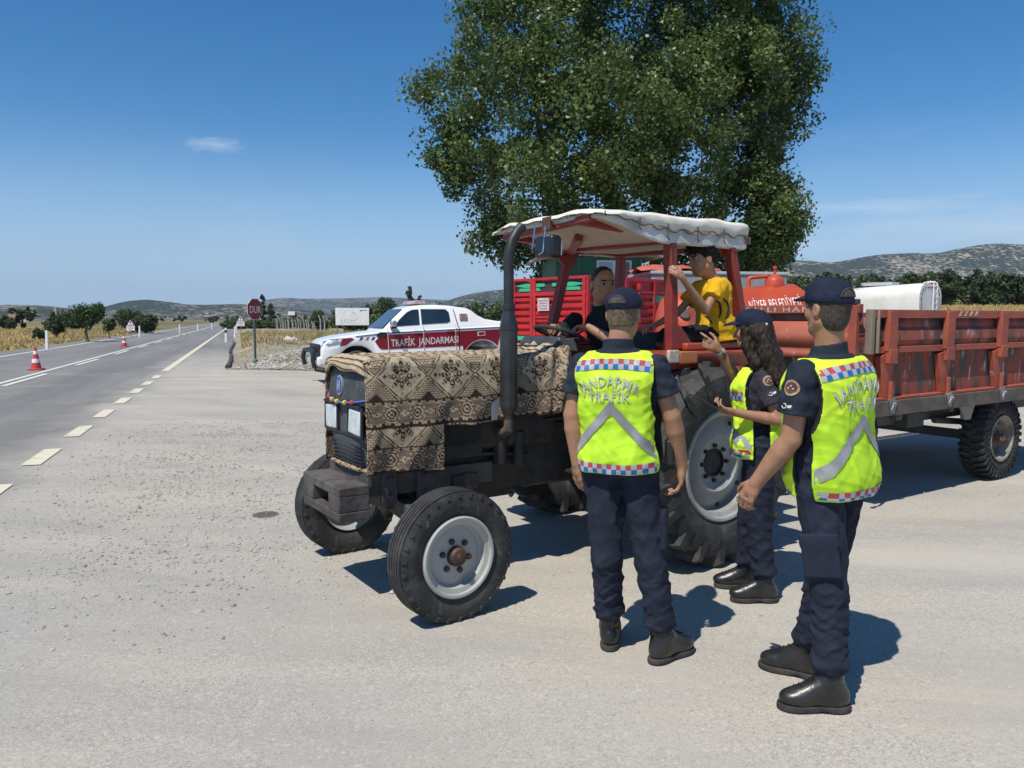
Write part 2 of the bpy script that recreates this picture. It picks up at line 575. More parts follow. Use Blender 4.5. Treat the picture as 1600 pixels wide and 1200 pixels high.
# ================================================================== the setting
def smooth01(x): 
    x = np.clip(x, 0, 1); return x * x * (3 - 2 * x)
def terr(X, Y):
    """height of the open land: flat by the road, rising gently to the right behind the yard"""
    X = np.asarray(X, float); Y = np.asarray(Y, float)
    s = smooth01((X / np.maximum(Y, 1) - 0.02) / 0.26)
    return s * 0.050 * np.clip(Y - 30, 0, 170) - 0.03

RU, RN = np.array([-0.333, 0.943]), np.array([0.943, 0.333])       # road direction, its right-hand normal
RO = np.array([-2.41, 0.0])                                        # on the edge line of the near lane
def rd(s, n, z=0.0):
    p = RO + RU * s + RN * n
    return (p[0], p[1], z)

def m_nodes(name, rough=0.9):
    m = bpy.data.materials.new(name); m.use_nodes = True
    n, l = m.node_tree.nodes, m.node_tree.links
    b = n['Principled BSDF']; b.inputs['Roughness'].default_value = rough; b.inputs['Specular IOR Level'].default_value = 0.2
    return m, n, l, b, n.new('ShaderNodeTexCoord').outputs['Object']
def nnoise(n, l, vec, sc, det=5, rough=0.6, stretch=None, rot=None):
    if stretch or rot:
        q = n.new('ShaderNodeMapping'); q.inputs['Scale'].default_value = stretch or (1, 1, 1)
        if rot: q.inputs['Rotation'].default_value = (0, 0, rot)
        l.new(vec, q.inputs['Vector']); vec = q.outputs[0]
    x = n.new('ShaderNodeTexNoise'); x.inputs['Scale'].default_value = sc; x.inputs['Detail'].default_value = det
    x.inputs['Roughness'].default_value = rough
    l.new(vec, x.inputs['Vector']); return x.outputs[0]
def nramp(n, l, v, a, b, t0=0.0, t1=1.0):
    r = n.new('ShaderNodeMapRange'); r.inputs['From Min'].default_value = a; r.inputs['From Max'].default_value = b
    r.inputs['To Min'].default_value = t0; r.inputs['To Max'].default_value = t1
    l.new(v, r.inputs['Value']); return r.outputs[0]
def nmix(n, l, f, a, b):
    k = n.new('ShaderNodeMixRGB')
    for i, x in (('Fac', f), ('Color1', a), ('Color2', b)):
        if isinstance(x, (tuple, float, int)): k.inputs[i].default_value = (*x, 1) if isinstance(x, tuple) else x
        else: l.new(x, k.inputs[i])
    return k.outputs[0]
def nmath(n, l, op, a, b):
    k = n.new('ShaderNodeMath'); k.operation = op
    for i, x in enumerate((a, b)):
        if isinstance(x, (float, int)): k.inputs[i].default_value = x
        else: l.new(x, k.inputs[i])
    return k.outputs[0]
def nbump(n, l, b, h, st=0.5, dist=0.01):
    p = n.new('ShaderNodeBump'); p.inputs['Strength'].default_value = st; p.inputs['Distance'].default_value = dist
    l.new(h, p.inputs['Height']); l.new(p.outputs[0], b.inputs['Normal'])

# --- open land
def mk_land():
    m, n, l, b, v = m_nodes('dry_land')
    big = nnoise(n, l, v, 0.02, 4)
    f1 = nramp(n, l, big, 0.45, 0.6)
    fine = nnoise(n, l, v, 1.5, 7, 0.7)
    c = nmix(n, l, f1, (0.33, 0.235, 0.095), (0.145, 0.14, 0.05))
    c = nmix(n, l, nramp(n, l, fine, 0.45, 0.7), c, (0.40, 0.31, 0.15))
    c = nmix(n, l, nramp(n, l, nnoise(n, l, v, 0.6, 5), 0.52, 0.7), c, (0.16, 0.13, 0.07))
    sp = n.new('ShaderNodeSeparateXYZ'); l.new(v, sp.inputs[0])
    c = nmix(n, l, nmath(n, l, 'MULTIPLY', nramp(n, l, sp.outputs['Y'], 70, 260), nramp(n, l, nnoise(n, l, v, 0.012, 5), 0.36, 0.56)), c, (0.125, 0.120, 0.062))
    l.new(c, b.inputs['Base Color']); nbump(n, l, b, fine, 0.6, 0.2)
    return m
NA, NR = 200, 70
ang = np.linspace(-1.45, 1.45, NA)
rad = np.concatenate([[0.0], np.geomspace(6, 5200, NR - 1)])
AA, RR = np.meshgrid(ang, rad, indexing='ij')
gx, gy = RR * np.sin(AA), RR * np.cos(AA) - 12
V = np.stack([gx, gy, terr(gx, gy)], -1).reshape(-1, 3)
ii, jj = np.meshgrid(np.arange(NA - 1), np.arange(NR - 1), indexing='ij')
F = np.stack([ii * NR + jj, ii * NR + jj + 1, (ii + 1) * NR + jj + 1, (ii + 1) * NR + jj], -1).reshape(-1, 4)
tag(link('ground', mesh_np('ground', V, F[:, ::-1], [mk_land()])), kind='structure')

# --- dusty yard the vehicles stand on
def wpos(n): return n.new('ShaderNodeNewGeometry').outputs['Position']
def nvor(n, l, v, sc):
    k = n.new('ShaderNodeTexVoronoi'); k.inputs['Scale'].default_value = sc; l.new(v, k.inputs['Vector'])
    s = n.new('ShaderNodeSeparateColor'); l.new(k.outputs['Color'], s.inputs[0]); return s.outputs[0]
def yard_colour(n, l):
    v = wpos(n)
    ang_ = R_(32)
    big = nnoise(n, l, v, 0.35, 5, 0.6)
    streak = nnoise(n, l, v, 0.9, 6, 0.62, (0.18, 1.0, 1.0), ang_)
    mid = nnoise(n, l, v, 5.0, 6, 0.65)
    fine = nnoise(n, l, v, 260.0, 3, 0.7)
    speck = nnoise(n, l, v, 120.0, 4, 0.75)
    c = nmix(n, l, nramp(n, l, big, 0.38, 0.62), (0.360, 0.341, 0.302), (0.412, 0.373, 0.308))
    c = nmix(n, l, nramp(n, l, streak, 0.47, 0.66, 0, 0.5), c, (0.50, 0.448, 0.362))
    c = nmix(n, l, nramp(n, l, streak, 0.50, 0.32, 0, 0.45), c, (0.285, 0.272, 0.244))
    c = nmix(n, l, nramp(n, l, mid, 0.52, 0.75, 0, 0.35), c, (0.44, 0.41, 0.36))
    grain = nvor(n, l, v, 150.0); grain2 = nvor(n, l, v, 62.0)
    gm = nramp(n, l, nnoise(n, l, v, 1.1, 5), 0.35, 0.62, 0.35, 1.0)
    c = nmix(n, l, nmath(n, l, 'MULTIPLY', gm, nramp(n, l, grain, 0.70, 0.98, 0, 0.40)), c, (0.66, 0.62, 0.55))
    c = nmix(n, l, nmath(n, l, 'MULTIPLY', gm, nramp(n, l, grain, 0.28, 0.02, 0, 0.48)), c, (0.145, 0.14, 0.13))
    c = nmix(n, l, nmath(n, l, 'MULTIPLY', gm, nramp(n, l, grain2, 0.13, 0.02, 0, 0.3)), c, (0.19, 0.18, 0.165))
    c = nmix(n, l, nramp(n, l, grain2, 0.93, 0.99, 0, 0.3), c, (0.60, 0.56, 0.49))
    # faint curved wheel tracks from vehicles turning in off the road
    ctr = n.new('ShaderNodeVectorMath'); ctr.operation = 'SUBTRACT'; ctr.inputs[1].default_value = (7.0, 30.0, 0); l.new(v, ctr.inputs[0])
    ln = n.new('ShaderNodeVectorMath'); ln.operation = 'LENGTH'; l.new(ctr.outputs[0], ln.inputs[0])
    sx = n.new('ShaderNodeSeparateXYZ'); l.new(ctr.outputs[0], sx.inputs[0])
    an = nmath(n, l, 'ARCTAN2', sx.outputs['Y'], sx.outputs['X'])
    cb = n.new('ShaderNodeCombineXYZ'); l.new(nmath(n, l, 'MULTIPLY', ln.outputs['Value'], 0.9), cb.inputs[0]); l.new(nmath(n, l, 'MULTIPLY', an, 1.6), cb.inputs[1])
    trk = nnoise(n, l, cb.outputs[0], 1.0, 6, 0.6)
    c = nmix(n, l, nramp(n, l, trk, 0.53, 0.68, 0, 0.55), c, (0.50, 0.455, 0.375))
    c = nmix(n, l, nramp(n, l, trk, 0.46, 0.33, 0, 0.45), c, (0.27, 0.262, 0.242))
    stain = nnoise(n, l, v, 1.7, 3)
    c = nmix(n, l, nramp(n, l, stain, 0.70, 0.80, 0, 0.35), c, (0.17, 0.16, 0.15))
    hsum = nmath(n, l, 'ADD', nmath(n, l, 'MULTIPLY', grain, 0.5), nmath(n, l, 'ADD', speck, nmath(n, l, 'MULTIPLY', mid, 1.2)))
    return c, hsum
def mk_yard():
    m, n, l, b, v = m_nodes('dusty_yard', 0.95)
    c, hsum = yard_colour(n, l)
    l.new(c, b.inputs['Base Color'])
    nbump(n, l, b, hsum, 0.26, 0.008)
    return m
M_yard = mk_yard()
def yard():
    ss = np.arange(-22, 43.01, 0.5) + 0.0; ns = np.concatenate([[1.3, 1.75], np.arange(2.25, 56.01, 0.5)])
    A, B = np.meshgrid(ss, ns, indexing='ij')
    X = RO[0] + RU[0] * A + RN[0] * B; Y = RO[1] + RU[1] * A + RN[1] * B
    V = np.stack([X, Y, 0 * X], -1).reshape(-1, 3)
    a, b = A.shape
    i, j = np.meshgrid(np.arange(a - 1), np.arange(b - 1), indexing='ij')
    F = np.stack([i * b + j, i * b + j + 1, (i + 1) * b + j + 1, (i + 1) * b + j], -1).reshape(-1, 4)
    c = A[:-1, :-1].reshape(-1), B[:-1, :-1].reshape(-1)
    F = F[~((c[0] > 26.45) & (c[1] < 1.7))]
    tag(link('yard', mesh_np('yard', V, F, [M_yard])), kind='structure')
yard()

# --- road with its dust and markings
def mk_road():
    m, n, l, b, v = m_nodes('asphalt', 0.85)
    fine = nnoise(n, l, v, 150, 4, 0.7)
    streak = nnoise(n, l, v, 0.8, 6, 0.6, (0.06, 1.0, 1.0))
    arc = nnoise(n, l, v, 0.5, 6, 0.62)
    c = nmix(n, l, nramp(n, l, streak, 0.38, 0.68), (0.172, 0.168, 0.160), (0.240, 0.232, 0.218))
    c = nmix(n, l, nramp(n, l, arc, 0.53, 0.68, 0, 0.5), c, (0.31, 0.298, 0.272))
    c = nmix(n, l, nramp(n, l, fine, 0.5, 0.7, 0, 0.4), c, (0.135, 0.13, 0.122))
    # dust creeping in from the yard along the edge (object y is the distance from the edge line)
    s = n.new('ShaderNodeSeparateXYZ'); l.new(v, s.inputs[0])
    near = nramp(n, l, s.outputs['X'], 46, 27)
    edge = nramp(n, l, nmath(n, l, 'ADD', s.outputs['Y'], nmath(n, l, 'MULTIPLY', nmath(n, l, 'SUBTRACT', nnoise(n, l, v, 0.7, 6), 0.5), 2.0)), -0.75, 0.75)
    dust, hs = yard_colour(n, l)
    c = nmix(n, l, nmath(n, l, 'MULTIPLY', edge, near), c, dust)
    l.new(c, b.inputs['Base Color']); nbump(n, l, b, fine, 0.35, 0.008)
    return m
def strip(s0, s1, n0, n1, z, ns=2):
    mb = MB()
    G = [[rd(s, n_, z) for n_ in (n0, n1)] for s in np.linspace(s0, s1, ns)]
    return mb.sheet(G)
def road_obj(name, pieces, m, z):
    """pieces in road coordinates (along, across); the object carries the road's own axes"""
    mb = MB()
    for s0, s1, n0, n1 in pieces:
        mb.add([(s0, -n0, 0), (s1, -n0, 0), (s1, -n1, 0), (s0, -n1, 0)], [(0, 1, 2, 3)])
    o = obj(name, mb, m, None, (RO[0], RO[1], z), math.atan2(RU[1], RU[0]), smooth=0)
    return tag(o, kind='structure')
# (object y points to the left of travel, so the yard side is y < 0 there: flip with a negative scale-free layout)
def mk_road2():
    m = mk_road()
    for nd in m.node_tree.nodes:
        if nd.type == 'MAP_RANGE' and abs(nd.inputs['From Min'].default_value + 0.75) < 1e-6:
            nd.inputs['From Min'].default_value = 0.70; nd.inputs['From Max'].default_value = -0.35
    return m
M_road = mk_road2()
road_obj('road', [(-20, 26.5, -9.0, 1.3), (26.5, 420, -9.0, 1.75)], M_road, 0.0)
M_line = mat('road_paint', (0.66, 0.64, 0.56), 0.8, c2=(0.36, 0.35, 0.32), ns=5, lo=0.52, hi=0.68, nd=7, c3=(0.5, 0.48, 0.42), ns3=40)
M_liney = mat('road_paint_cream', (0.64, 0.58, 0.43), 0.8, c2=(0.40, 0.38, 0.32), ns=5, lo=0.52, hi=0.70, nd=7)
dash = []
for k in range(-2, 8):
    s = 7.40 + 2.235 * k
    dash.append((s - 0.58, s + 0.58, -0.10, 0.10))
road_obj('edge_dashes', dash, M_liney, 0.009)
road_obj('edge_line', [(25.6, 66, -0.11, 0.11), (66, 420, -0.10, 0.10)], M_liney, 0.009)
cl = [(-20, 420, -3.62, -3.47)]
for k in range(-1, 30): cl.append((21 + 9 * k, 25.5 + 9 * k, -3.32, -3.17))
road_obj('centre_line', cl, M_line, 0.009)
road_obj('far_edge_line', [(-20, 420, -7.65, -7.45)], M_line, 0.009)

# --- stony verge with dry grass between the road, the yard and the orchard
def mk_verge():
    m, n, l, b, v = m_nodes('stony_verge')
    f1 = nnoise(n, l, v, 0.35, 4); f2 = nnoise(n, l, v, 3.0, 7, 0.7); f3 = nnoise(n, l, v, 14, 5, 0.75)
    c = nmix(n, l, nramp(n, l, f1, 0.42, 0.6), (0.38, 0.34, 0.27), (0.27, 0.22, 0.12))
    c = nmix(n, l, nramp(n, l, f2, 0.5, 0.68), c, (0.50, 0.46, 0.40))
    c = nmix(n, l, nramp(n, l, f3, 0.5, 0.36), c, (0.13, 0.12, 0.085))
    l.new(c, b.inputs['Base Color']); nbump(n, l, b, f3, 0.8, 0.08)
    return m
M_verge = mk_verge()
def vfront(x): return 24.9 - 3.9 * smooth01((np.asarray(x, float) + 9.4) / 11)
def vheight(x, y):
    xl = RO[0] + RU[0] / RU[1] * y + 1.78 / RN[0]
    f = smooth01((y - vfront(x)) / 9.0) * smooth01((x - xl) / 1.6)
    return 0.02 + 0.34 * f + 0.05 * np.sin(x * 2.1 + y) * np.sin(y * 1.7 - x * .6) * f + np.asarray(terr(x, y)) + 0.03
def verge():
    ns, nt = 60, 80
    V, F = [], []
    for i in range(ns):
        t = (i / (ns - 1)) ** 1.5
        for j in range(nt):
            q = (j / (nt - 1)) ** 1.3
            x0 = -9.3 + 25.3 * q; y = float(vfront(x0)) * (1 - t) + 100 * t
            xl = RO[0] + RU[0] / RU[1] * y + 1.78 / RN[0]
            x = xl + (16 - xl) * (x0 + 9.3) / 25.3
            V.append((x, y, float(vheight(x, y)) if i else 0.004))
    for i in range(ns - 1):
        for j in range(nt - 1):
            F.append((i * nt + j, i * nt + j + 1, (i + 1) * nt + j + 1, (i + 1) * nt + j))
    tag(link('verge', mesh_np('verge', V, F, [M_verge])), kind='structure')
verge()

# --- loose stones: one heap nobody could count
def stones(name, pts, sizes, m):
    base = np.array([(1, 0, 0), (-1, 0, 0), (0, 1, 0), (0, -1, 0), (0, 0, 1), (0, 0, -1)], float)
    fc = np.array([(0, 2, 4), (2, 1, 4), (1, 3, 4), (3, 0, 4), (2, 0, 5), (1, 2, 5), (3, 1, 5), (0, 3, 5)])
    N = len(pts)
    sc = sizes[:, None] * rng.uniform(0.55, 1.2, (N, 3)) * np.array([1, 1, 0.6])
    a = rng.uniform(0, 6.28, N); c, s = np.cos(a), np.sin(a)
    P = base[None] * rng.uniform(0.7, 1.2, (N, 6, 1)) * sc[:, None]
    X = P[..., 0] * c[:, None] - P[..., 1] * s[:, None]; Y = P[..., 0] * s[:, None] + P[..., 1] * c[:, None]
    Vv = np.stack([X + pts[:, None, 0], Y + pts[:, None, 1], P[..., 2] + pts[:, None, 2] + sc[:, None, 2] * 0.35], -1).reshape(-1, 3)
    Ff = (fc[None] + 6 * np.arange(N)[:, None, None]).reshape(-1, 3)
    me = mesh_np(name, Vv, Ff, [m], smooth=False)
    o = link(name, me); tag(o, kind='stuff'); return o
M_stone = mat('stone', (0.44, 0.41, 0.36), 0.9, c2=(0.26, 0.245, 0.22), ns=1.6, lo=0.42, hi=0.58, nd=8)
def gravel_pts():
    out = []
    # the drift of gravel along the edge of the road, and strays over the yard
    for _ in range(15000):
        s = rng.uniform(4.2, 12) + rng.normal() * .5; n = abs(rng.normal(1.8, 0.8)) + 0.2
        p = rd(s, n + 0.12 * math.sin(s * 1.3))
        out.append((p[0], p[1], 0.0, rng.gamma(1.8, 0.0032) + 0.002))
    for _ in range(800):
        x, y = rng.uniform(-6, 7), rng.uniform(1.6, 14)
        out.append((x, y, 0.0, rng.gamma(1.5, 0.0026) + 0.002))
    a = np.array(out); return a[:, :3], np.clip(a[:, 3], 0.002, 0.022)
p_, s_ = gravel_pts()
tag(stones('gravel', p_, s_, M_stone), 'loose grey gravel drifted over the dusty yard beside the road', 'gravel')
def verge_stones():
    out = []
    for _ in range(10000):
        y = 20.6 + abs(rng.normal(0, 1)) * 11
        xl = RO[0] + RU[0] / RU[1] * y + 1.9 / RN[0]
        x = max(xl, -9.2) + rng.uniform(0, 1) ** 1.4 * 13
        if y < float(vfront(x)) + .1: continue
        out.append((x, y, float(vheight(x, y)), rng.gamma(1.8, 0.024) + 0.014))
    a = np.array(out); return a[:, :3], np.clip(a[:, 3], 0.012, 0.14)
p_, s_ = verge_stones()
tag(stones('rubble', p_, s_, mat('rubble', (0.44, 0.405, 0.345), 0.9, c2=(0.27, 0.245, 0.205), ns=0.7, lo=0.42, hi=0.58)),
    'pale broken stones strewn over the verge under the stop sign', 'rubble')

# --- grass blades
def blades(name, pts, hs, m, wide=0.02, lean=0.5):
    N = len(pts)
    a = rng.uniform(0, 6.28, N); l = rng.uniform(0.1, lean, N) * hs; b = rng.uniform(0, 6.28, N)
    w = wide * rng.uniform(0.6, 1.4, N)
    dx, dy = np.cos(a) * w, np.sin(a) * w
    tip = pts + np.stack([np.cos(b) * l, np.sin(b) * l, hs], 1)
    V = np.stack([pts - np.stack([dx, dy, 0 * dx], 1), pts + np.stack([dx, dy, 0 * dx], 1), tip], 1).reshape(-1, 3)
    F = np.arange(3 * N).reshape(-1, 3)
    o = link(name, mesh_np(name, V, F, [m], smooth=False)); tag(o, kind='stuff'); return o
def leaf_mat(name, c1, c2, trans=0.25, rough=0.55, ns=0.6):
    m = bpy.data.materials.new(name); m.use_nodes = True
    n, l = m.node_tree.nodes, m.node_tree.links
    b = n['Principled BSDF']; b.inputs['Roughness'].default_value = rough; b.inputs['Specular IOR Level'].default_value = 0.35
    t = n.new('ShaderNodeTexCoord')
    g = n.new('ShaderNodeAttribute'); g.attribute_name = 'tone'
    k = nmix(n, l, g.outputs['Fac'], c1, c2)
    l.new(k, b.inputs['Base Color'])
    tr = n.new('ShaderNodeBsdfTranslucent'); l.new(k, tr.inputs['Color'])
    mxs = n.new('ShaderNodeMixShader'); mxs.inputs[0].default_value = trans
    l.new(b.outputs[0], mxs.inputs[1]); l.new(tr.outputs[0], mxs.inputs[2])
    l.new(mxs.outputs[0], n['Material Output'].inputs[0])
    return m
M_drygrass = mat('dry_grass', (0.42, 0.32, 0.13), 0.9, c2=(0.22, 0.20, 0.07), ns=0.35, lo=0.45, hi=0.6, c3=(0.34, 0.22, 0.10), ns3=1.1)
def grass_pts():
    P = []
    for _ in range(26000):
        y = 23.5 + rng.uniform(0, 1) ** 1.1 * 52
        xl = RO[0] + RU[0] / RU[1] * y + 2.3 / RN[0]
        x = xl + rng.uniform(0, 1) * (4 - xl)
        g = math.sin(x * 0.9 + 1.3 * math.sin(y * 0.5)) + math.sin(y * 0.8 + x * 0.35)
        if y < 38 and rng.uniform() > 0.05 + 0.22 * (g > 0.8): continue
        if g < -0.3 and rng.uniform() < 0.7: continue
        P.append((x, y, float(vheight(x, y)), rng.uniform(0.12, 0.42) * (0.55 if y < 40 else 1.0) * (0.8 + 0.3 * g)))
    a = np.array(P); return a[:, :3], np.maximum(a[:, 3], 0.08)
p_, h_ = grass_pts()
tag(blades('dry_grass', p_, h_, M_drygrass, 0.022, 0.6), 'tall dry yellow grass on the verge behind the stop sign', 'grass')
def bank_pts():
    P = []
    for _ in range(30000):
        y = rng.uniform(36, 92); x = y * rng.uniform(0.2, 0.78)
        P.append((x, y, float(terr(x, y)), rng.uniform(0.2, 0.48)))
    a = np.array(P); return a[:, :3], a[:, 3]
p_, h_ = bank_pts()
tag(blades('straw_grass', p_, h_, mat('straw', (0.46, 0.34, 0.14), 0.9, c2=(0.33, 0.23, 0.09), ns=0.1, lo=0.45, hi=0.6), 0.05, 0.5),
    'straw coloured dry grass on the rising field behind the trailer', 'grass')
def fieldl_pts():
    P = []
    for _ in range(16000):
        s = rng.uniform(18, 150); n = -9.2 - rng.uniform(0, 1) ** 1.5 * 26
        p = rd(s, n); P.append((p[0], p[1], -0.03, rng.uniform(0.10, 0.26)))
    a = np.array(P); return a[:, :3], a[:, 3]
p_, h_ = fieldl_pts()
tag(blades('stubble_grass', p_, h_, mat('stubble', (0.48, 0.345, 0.13), 0.9, c2=(0.30, 0.22, 0.09), ns=0.12, lo=0.45, hi=0.6), 0.04, 0.6),
    'golden dry grass along the far side of the road', 'grass')

# --- hills
def mk_hill(name, base, light, bush, dens, sc=0.045):
    m, n, l, b, v = m_nodes(name)
    vo = n.new('ShaderNodeTexVoronoi'); vo.inputs['Scale'].default_value = sc * 2.6; l.new(v, vo.inputs['Vector'])
    big = nnoise(n, l, v, 0.006, 6, 0.6); mid = nnoise(n, l, v, 0.03, 6, 0.65)
    c = nmix(n, l, nramp(n, l, mid, 0.42, 0.62), base, light)
    thr = nmath(n, l, 'ADD', nramp(n, l, big, 0.35, 0.65, -0.22, 0.22), dens)
    thr = nmath(n, l, 'ADD', thr, nramp(n, l, mid, 0.3, 0.7, 0.1, -0.1))
    f = nmath(n, l, 'LESS_THAN', vo.outputs['Distance'], thr)
    bs = nmix(n, l, vo.outputs['Color'], bush, tuple(x * 1.6 for x in bush))
    c = nmix(n, l, f, c, bush)
    l.new(c, b.inputs['Base Color'])
    nbump(n, l, b, nmath(n, l, 'SUBTRACT', nmath(n, l, 'MULTIPLY', mid, 2.0), vo.outputs['Distance']), 0.7, 4.0)
    return m
def fbm(x, y, seed, octs=5):
    r = np.random.default_rng(seed); z = 0
    for o in range(octs):
        f = 2.0 ** o
        for _ in range(2):
            a = r.uniform(0, 6.28); p = r.uniform(0, 6.28); q = r.uniform(0, 6.28)
            z = z + np.sin((x * math.cos(a) + y * math.sin(a)) * f + p + 0.8 * np.sin((x * math.sin(a) - y * math.cos(a)) * f * 0.7 + q)) / f / 1.4
    return z
def hill(ctrl, dist, w, m, seed):
    """ctrl: (pixel x of the 1600-wide photo, pixel y of the ridge) -> real ridge line at that distance"""
    cx = np.array([(x - 800) / 1200 * dist for x, y in ctrl]); cz = np.array([CAM_H + (498 - y) / 1200 * dist for x, y in ctrl])
    nu, nv = 240, 50
    u = np.linspace(cx[0], cx[-1], nu); v = np.linspace(-1, 1, nv)
    rz = np.interp(u, cx, cz); k = 9
    rz = np.convolve(np.pad(rz, k // 2, mode='edge'), np.ones(k) / k, 'valid')
    U, Vv = np.meshgrid(u, v, indexing='ij')
    prof = np.where(Vv < 0, (1 + Vv) ** 1.25, (1 - Vv) ** 1.25)
    prof = prof * prof * (3 - 2 * prof) * 0.5 + prof * 0.5
    Lh = w * 0.5
    nzv = fbm(U / Lh, Vv * w / Lh, seed)
    end = smooth01(np.minimum((U - u[0]), (u[-1] - U)) / (0.06 * (u[-1] - u[0])))
    Z = rz[:, None] * prof * (1 + 0.05 * nzv * (1 - prof)) + rz[:, None] * 0.16 * nzv * prof * (1 - prof) * 2 - 3 * (1 - end) * 0
    Z = np.where(np.abs(Vv) > 0.999, -6, Z)
    Y = dist + Vv * w + rz[:, None] * 0.0
    V3 = np.stack([U * (Y / dist) ** 0.5, Y, Z], -1).reshape(-1, 3)
    i, j = np.meshgrid(np.arange(nu - 1), np.arange(nv - 1), indexing='ij')
    Fq = np.stack([i * nv + j, (i + 1) * nv + j, (i + 1) * nv + j + 1, i * nv + j + 1], -1).reshape(-1, 4)
    tag(link('hill', mesh_np('hill', V3, Fq, [m])), kind='structure')
H_scrub = mk_hill('scrub_hill', (0.175, 0.155, 0.115), (0.30, 0.262, 0.20), (0.028, 0.040, 0.026), 0.66)
H_green = mk_hill('wooded_hill', (0.17, 0.15, 0.10), (0.26, 0.22, 0.16), (0.026, 0.040, 0.026), 0.72)
H_pale = mk_hill('pale_hill', (0.185, 0.165, 0.13), (0.31, 0.275, 0.215), (0.035, 0.045, 0.03), 0.56)
H_far = mk_hill('distant_hill', (0.15, 0.145, 0.12), (0.22, 0.20, 0.16), (0.035, 0.045, 0.035), 0.62, 0.02)
hill([(-420, 500), (-200, 486), (-60, 480), (20, 476), (70, 477), (110, 482), (150, 489), (200, 497), (260, 501)], 1000, 330, H_scrub, 3)
hill([(90, 501), (150, 488), (180, 477), (205, 470), (235, 468), (262, 471), (300, 476), (330, 476), (372, 475), (410, 476), (450, 480), (520, 492), (560, 500)], 1500, 420, H_green, 5)
hill([(240, 496), (300, 487), (340, 482), (390, 478), (430, 484), (480, 494), (560, 500)], 1250, 200, H_pale, 8)
hill([(330, 492), (380, 478), (420, 468), (445, 465), (480, 467), (540, 466), (600, 464), (660, 467), (720, 470), (800, 474), (900, 482)], 3600, 800, H_far, 11)
hill([(600, 498), (650, 486), (690, 473), (720, 463), (750, 456), (790, 452), (850, 450), (920, 455), (1000, 462), (1080, 480)], 1900, 420, H_scrub, 14)
hill([(980, 470), (1080, 440), (1150, 420), (1210, 409), (1250, 406), (1290, 412), (1330, 404), (1365, 398), (1430, 395), (1450, 398), (1480, 390), (1510, 384), (1545, 380), (1580, 382), (1640, 384), (1760, 392), (1900, 420), (2050, 470)], 1700, 620, H_scrub, 17)
hill([(1060, 470), (1160, 446), (1230, 436), (1290, 428), (1340, 431), (1400, 432), (1460, 440), (1540, 446), (1640, 460)], 1150, 170, H_pale, 21)

# ================================================================== vegetation
def leaves(centres, n_each, spread, size, up=0.25, tone=None, lo=0.6, hi=1.3, pw=0.5):
    """many small leaf faces round cluster centres -> V, F, tone"""
    C = np.repeat(np.asarray(centres, float), n_each, 0)
    N = len(C)
    off = rng.normal(size=(N, 3)); off /= np.linalg.norm(off, axis=1)[:, None]
    off *= (rng.uniform(0, 1, N) ** pw)[:, None] * np.asarray(spread) * (np.repeat(rng.uniform(lo, hi, len(centres)), n_each)[:, None])
    P = C + off
    nrm = off / np.maximum(np.linalg.norm(off, axis=1), 1e-6)[:, None] * 0.6 + rng.normal(size=(N, 3)) * 0.7 + np.array([0, 0, up])
    nrm /= np.linalg.norm(nrm, axis=1)[:, None]
    a = np.cross(nrm, rng.normal(size=(N, 3))); a /= np.linalg.norm(a, axis=1)[:, None]
    b = np.cross(nrm, a)
    s = (size * rng.uniform(0.6, 1.3, N))[:, None]
    V = np.stack([P - a * s * 0.6, P + b * s * 0.42, P + a * s * 0.6, P - b * s * 0.42], 1).reshape(-1, 3)
    F = np.arange(4 * N).reshape(-1, 4)
    tn = np.clip(np.repeat(rng.uniform(0, 1, len(centres)), n_each) * 0.6 + rng.uniform(0, 0.5, N) - 0.05, 0, 1)
    return V, F, np.repeat(tn, 4)
def crown_obj(name, V, F, T, m, parent=None):
    me = mesh_np(name, V, F, [m], smooth=False)
    a = me.attributes.new('tone', 'FLOAT', 'POINT'); a.data.foreach_set('value', np.asarray(T, np.float32))
    return link(name, me, parent)
def in_blobs(blobs, n, shell=0.55):
    """points in the outer part of a set of ellipsoids (centre, radii)"""
    vol = np.array([r[0] * r[1] * r[2] for _, r in blobs]) ** (2 / 3); vol /= vol.sum()
    out = []
    for k in rng.choice(len(blobs), n, p=vol):
        c, r = blobs[k]
        d = rng.normal(size=3); d /= np.linalg.norm(d)
        q = rng.uniform(shell, 1.0)
        out.append(np.array(c) + d * np.array(r) * q)
    return np.array(out)
M_bark = mat('bark', (0.20, 0.17, 0.13), 0.9, c2=(0.10, 0.085, 0.065), ns=6, bump=0.6, bs=20, stretch=(1, 1, 0.25))
M_barkpale = mat('pale_bark', (0.17, 0.155, 0.125), 0.85, c2=(0.085, 0.075, 0.06), ns=5, bump=0.5, bs=15, stretch=(1, 1, 0.3))
M_leafA = leaf_mat('poplar_leaf', (0.044, 0.082, 0.024), (0.175, 0.225, 0.060), 0.32, 0.42)
M_leafB = leaf_mat('dark_leaf', (0.030, 0.054, 0.021), (0.082, 0.115, 0.042), 0.25)
M_leafC = leaf_mat('orchard_leaf', (0.038, 0.070, 0.022), (0.100, 0.140, 0.042), 0.25)

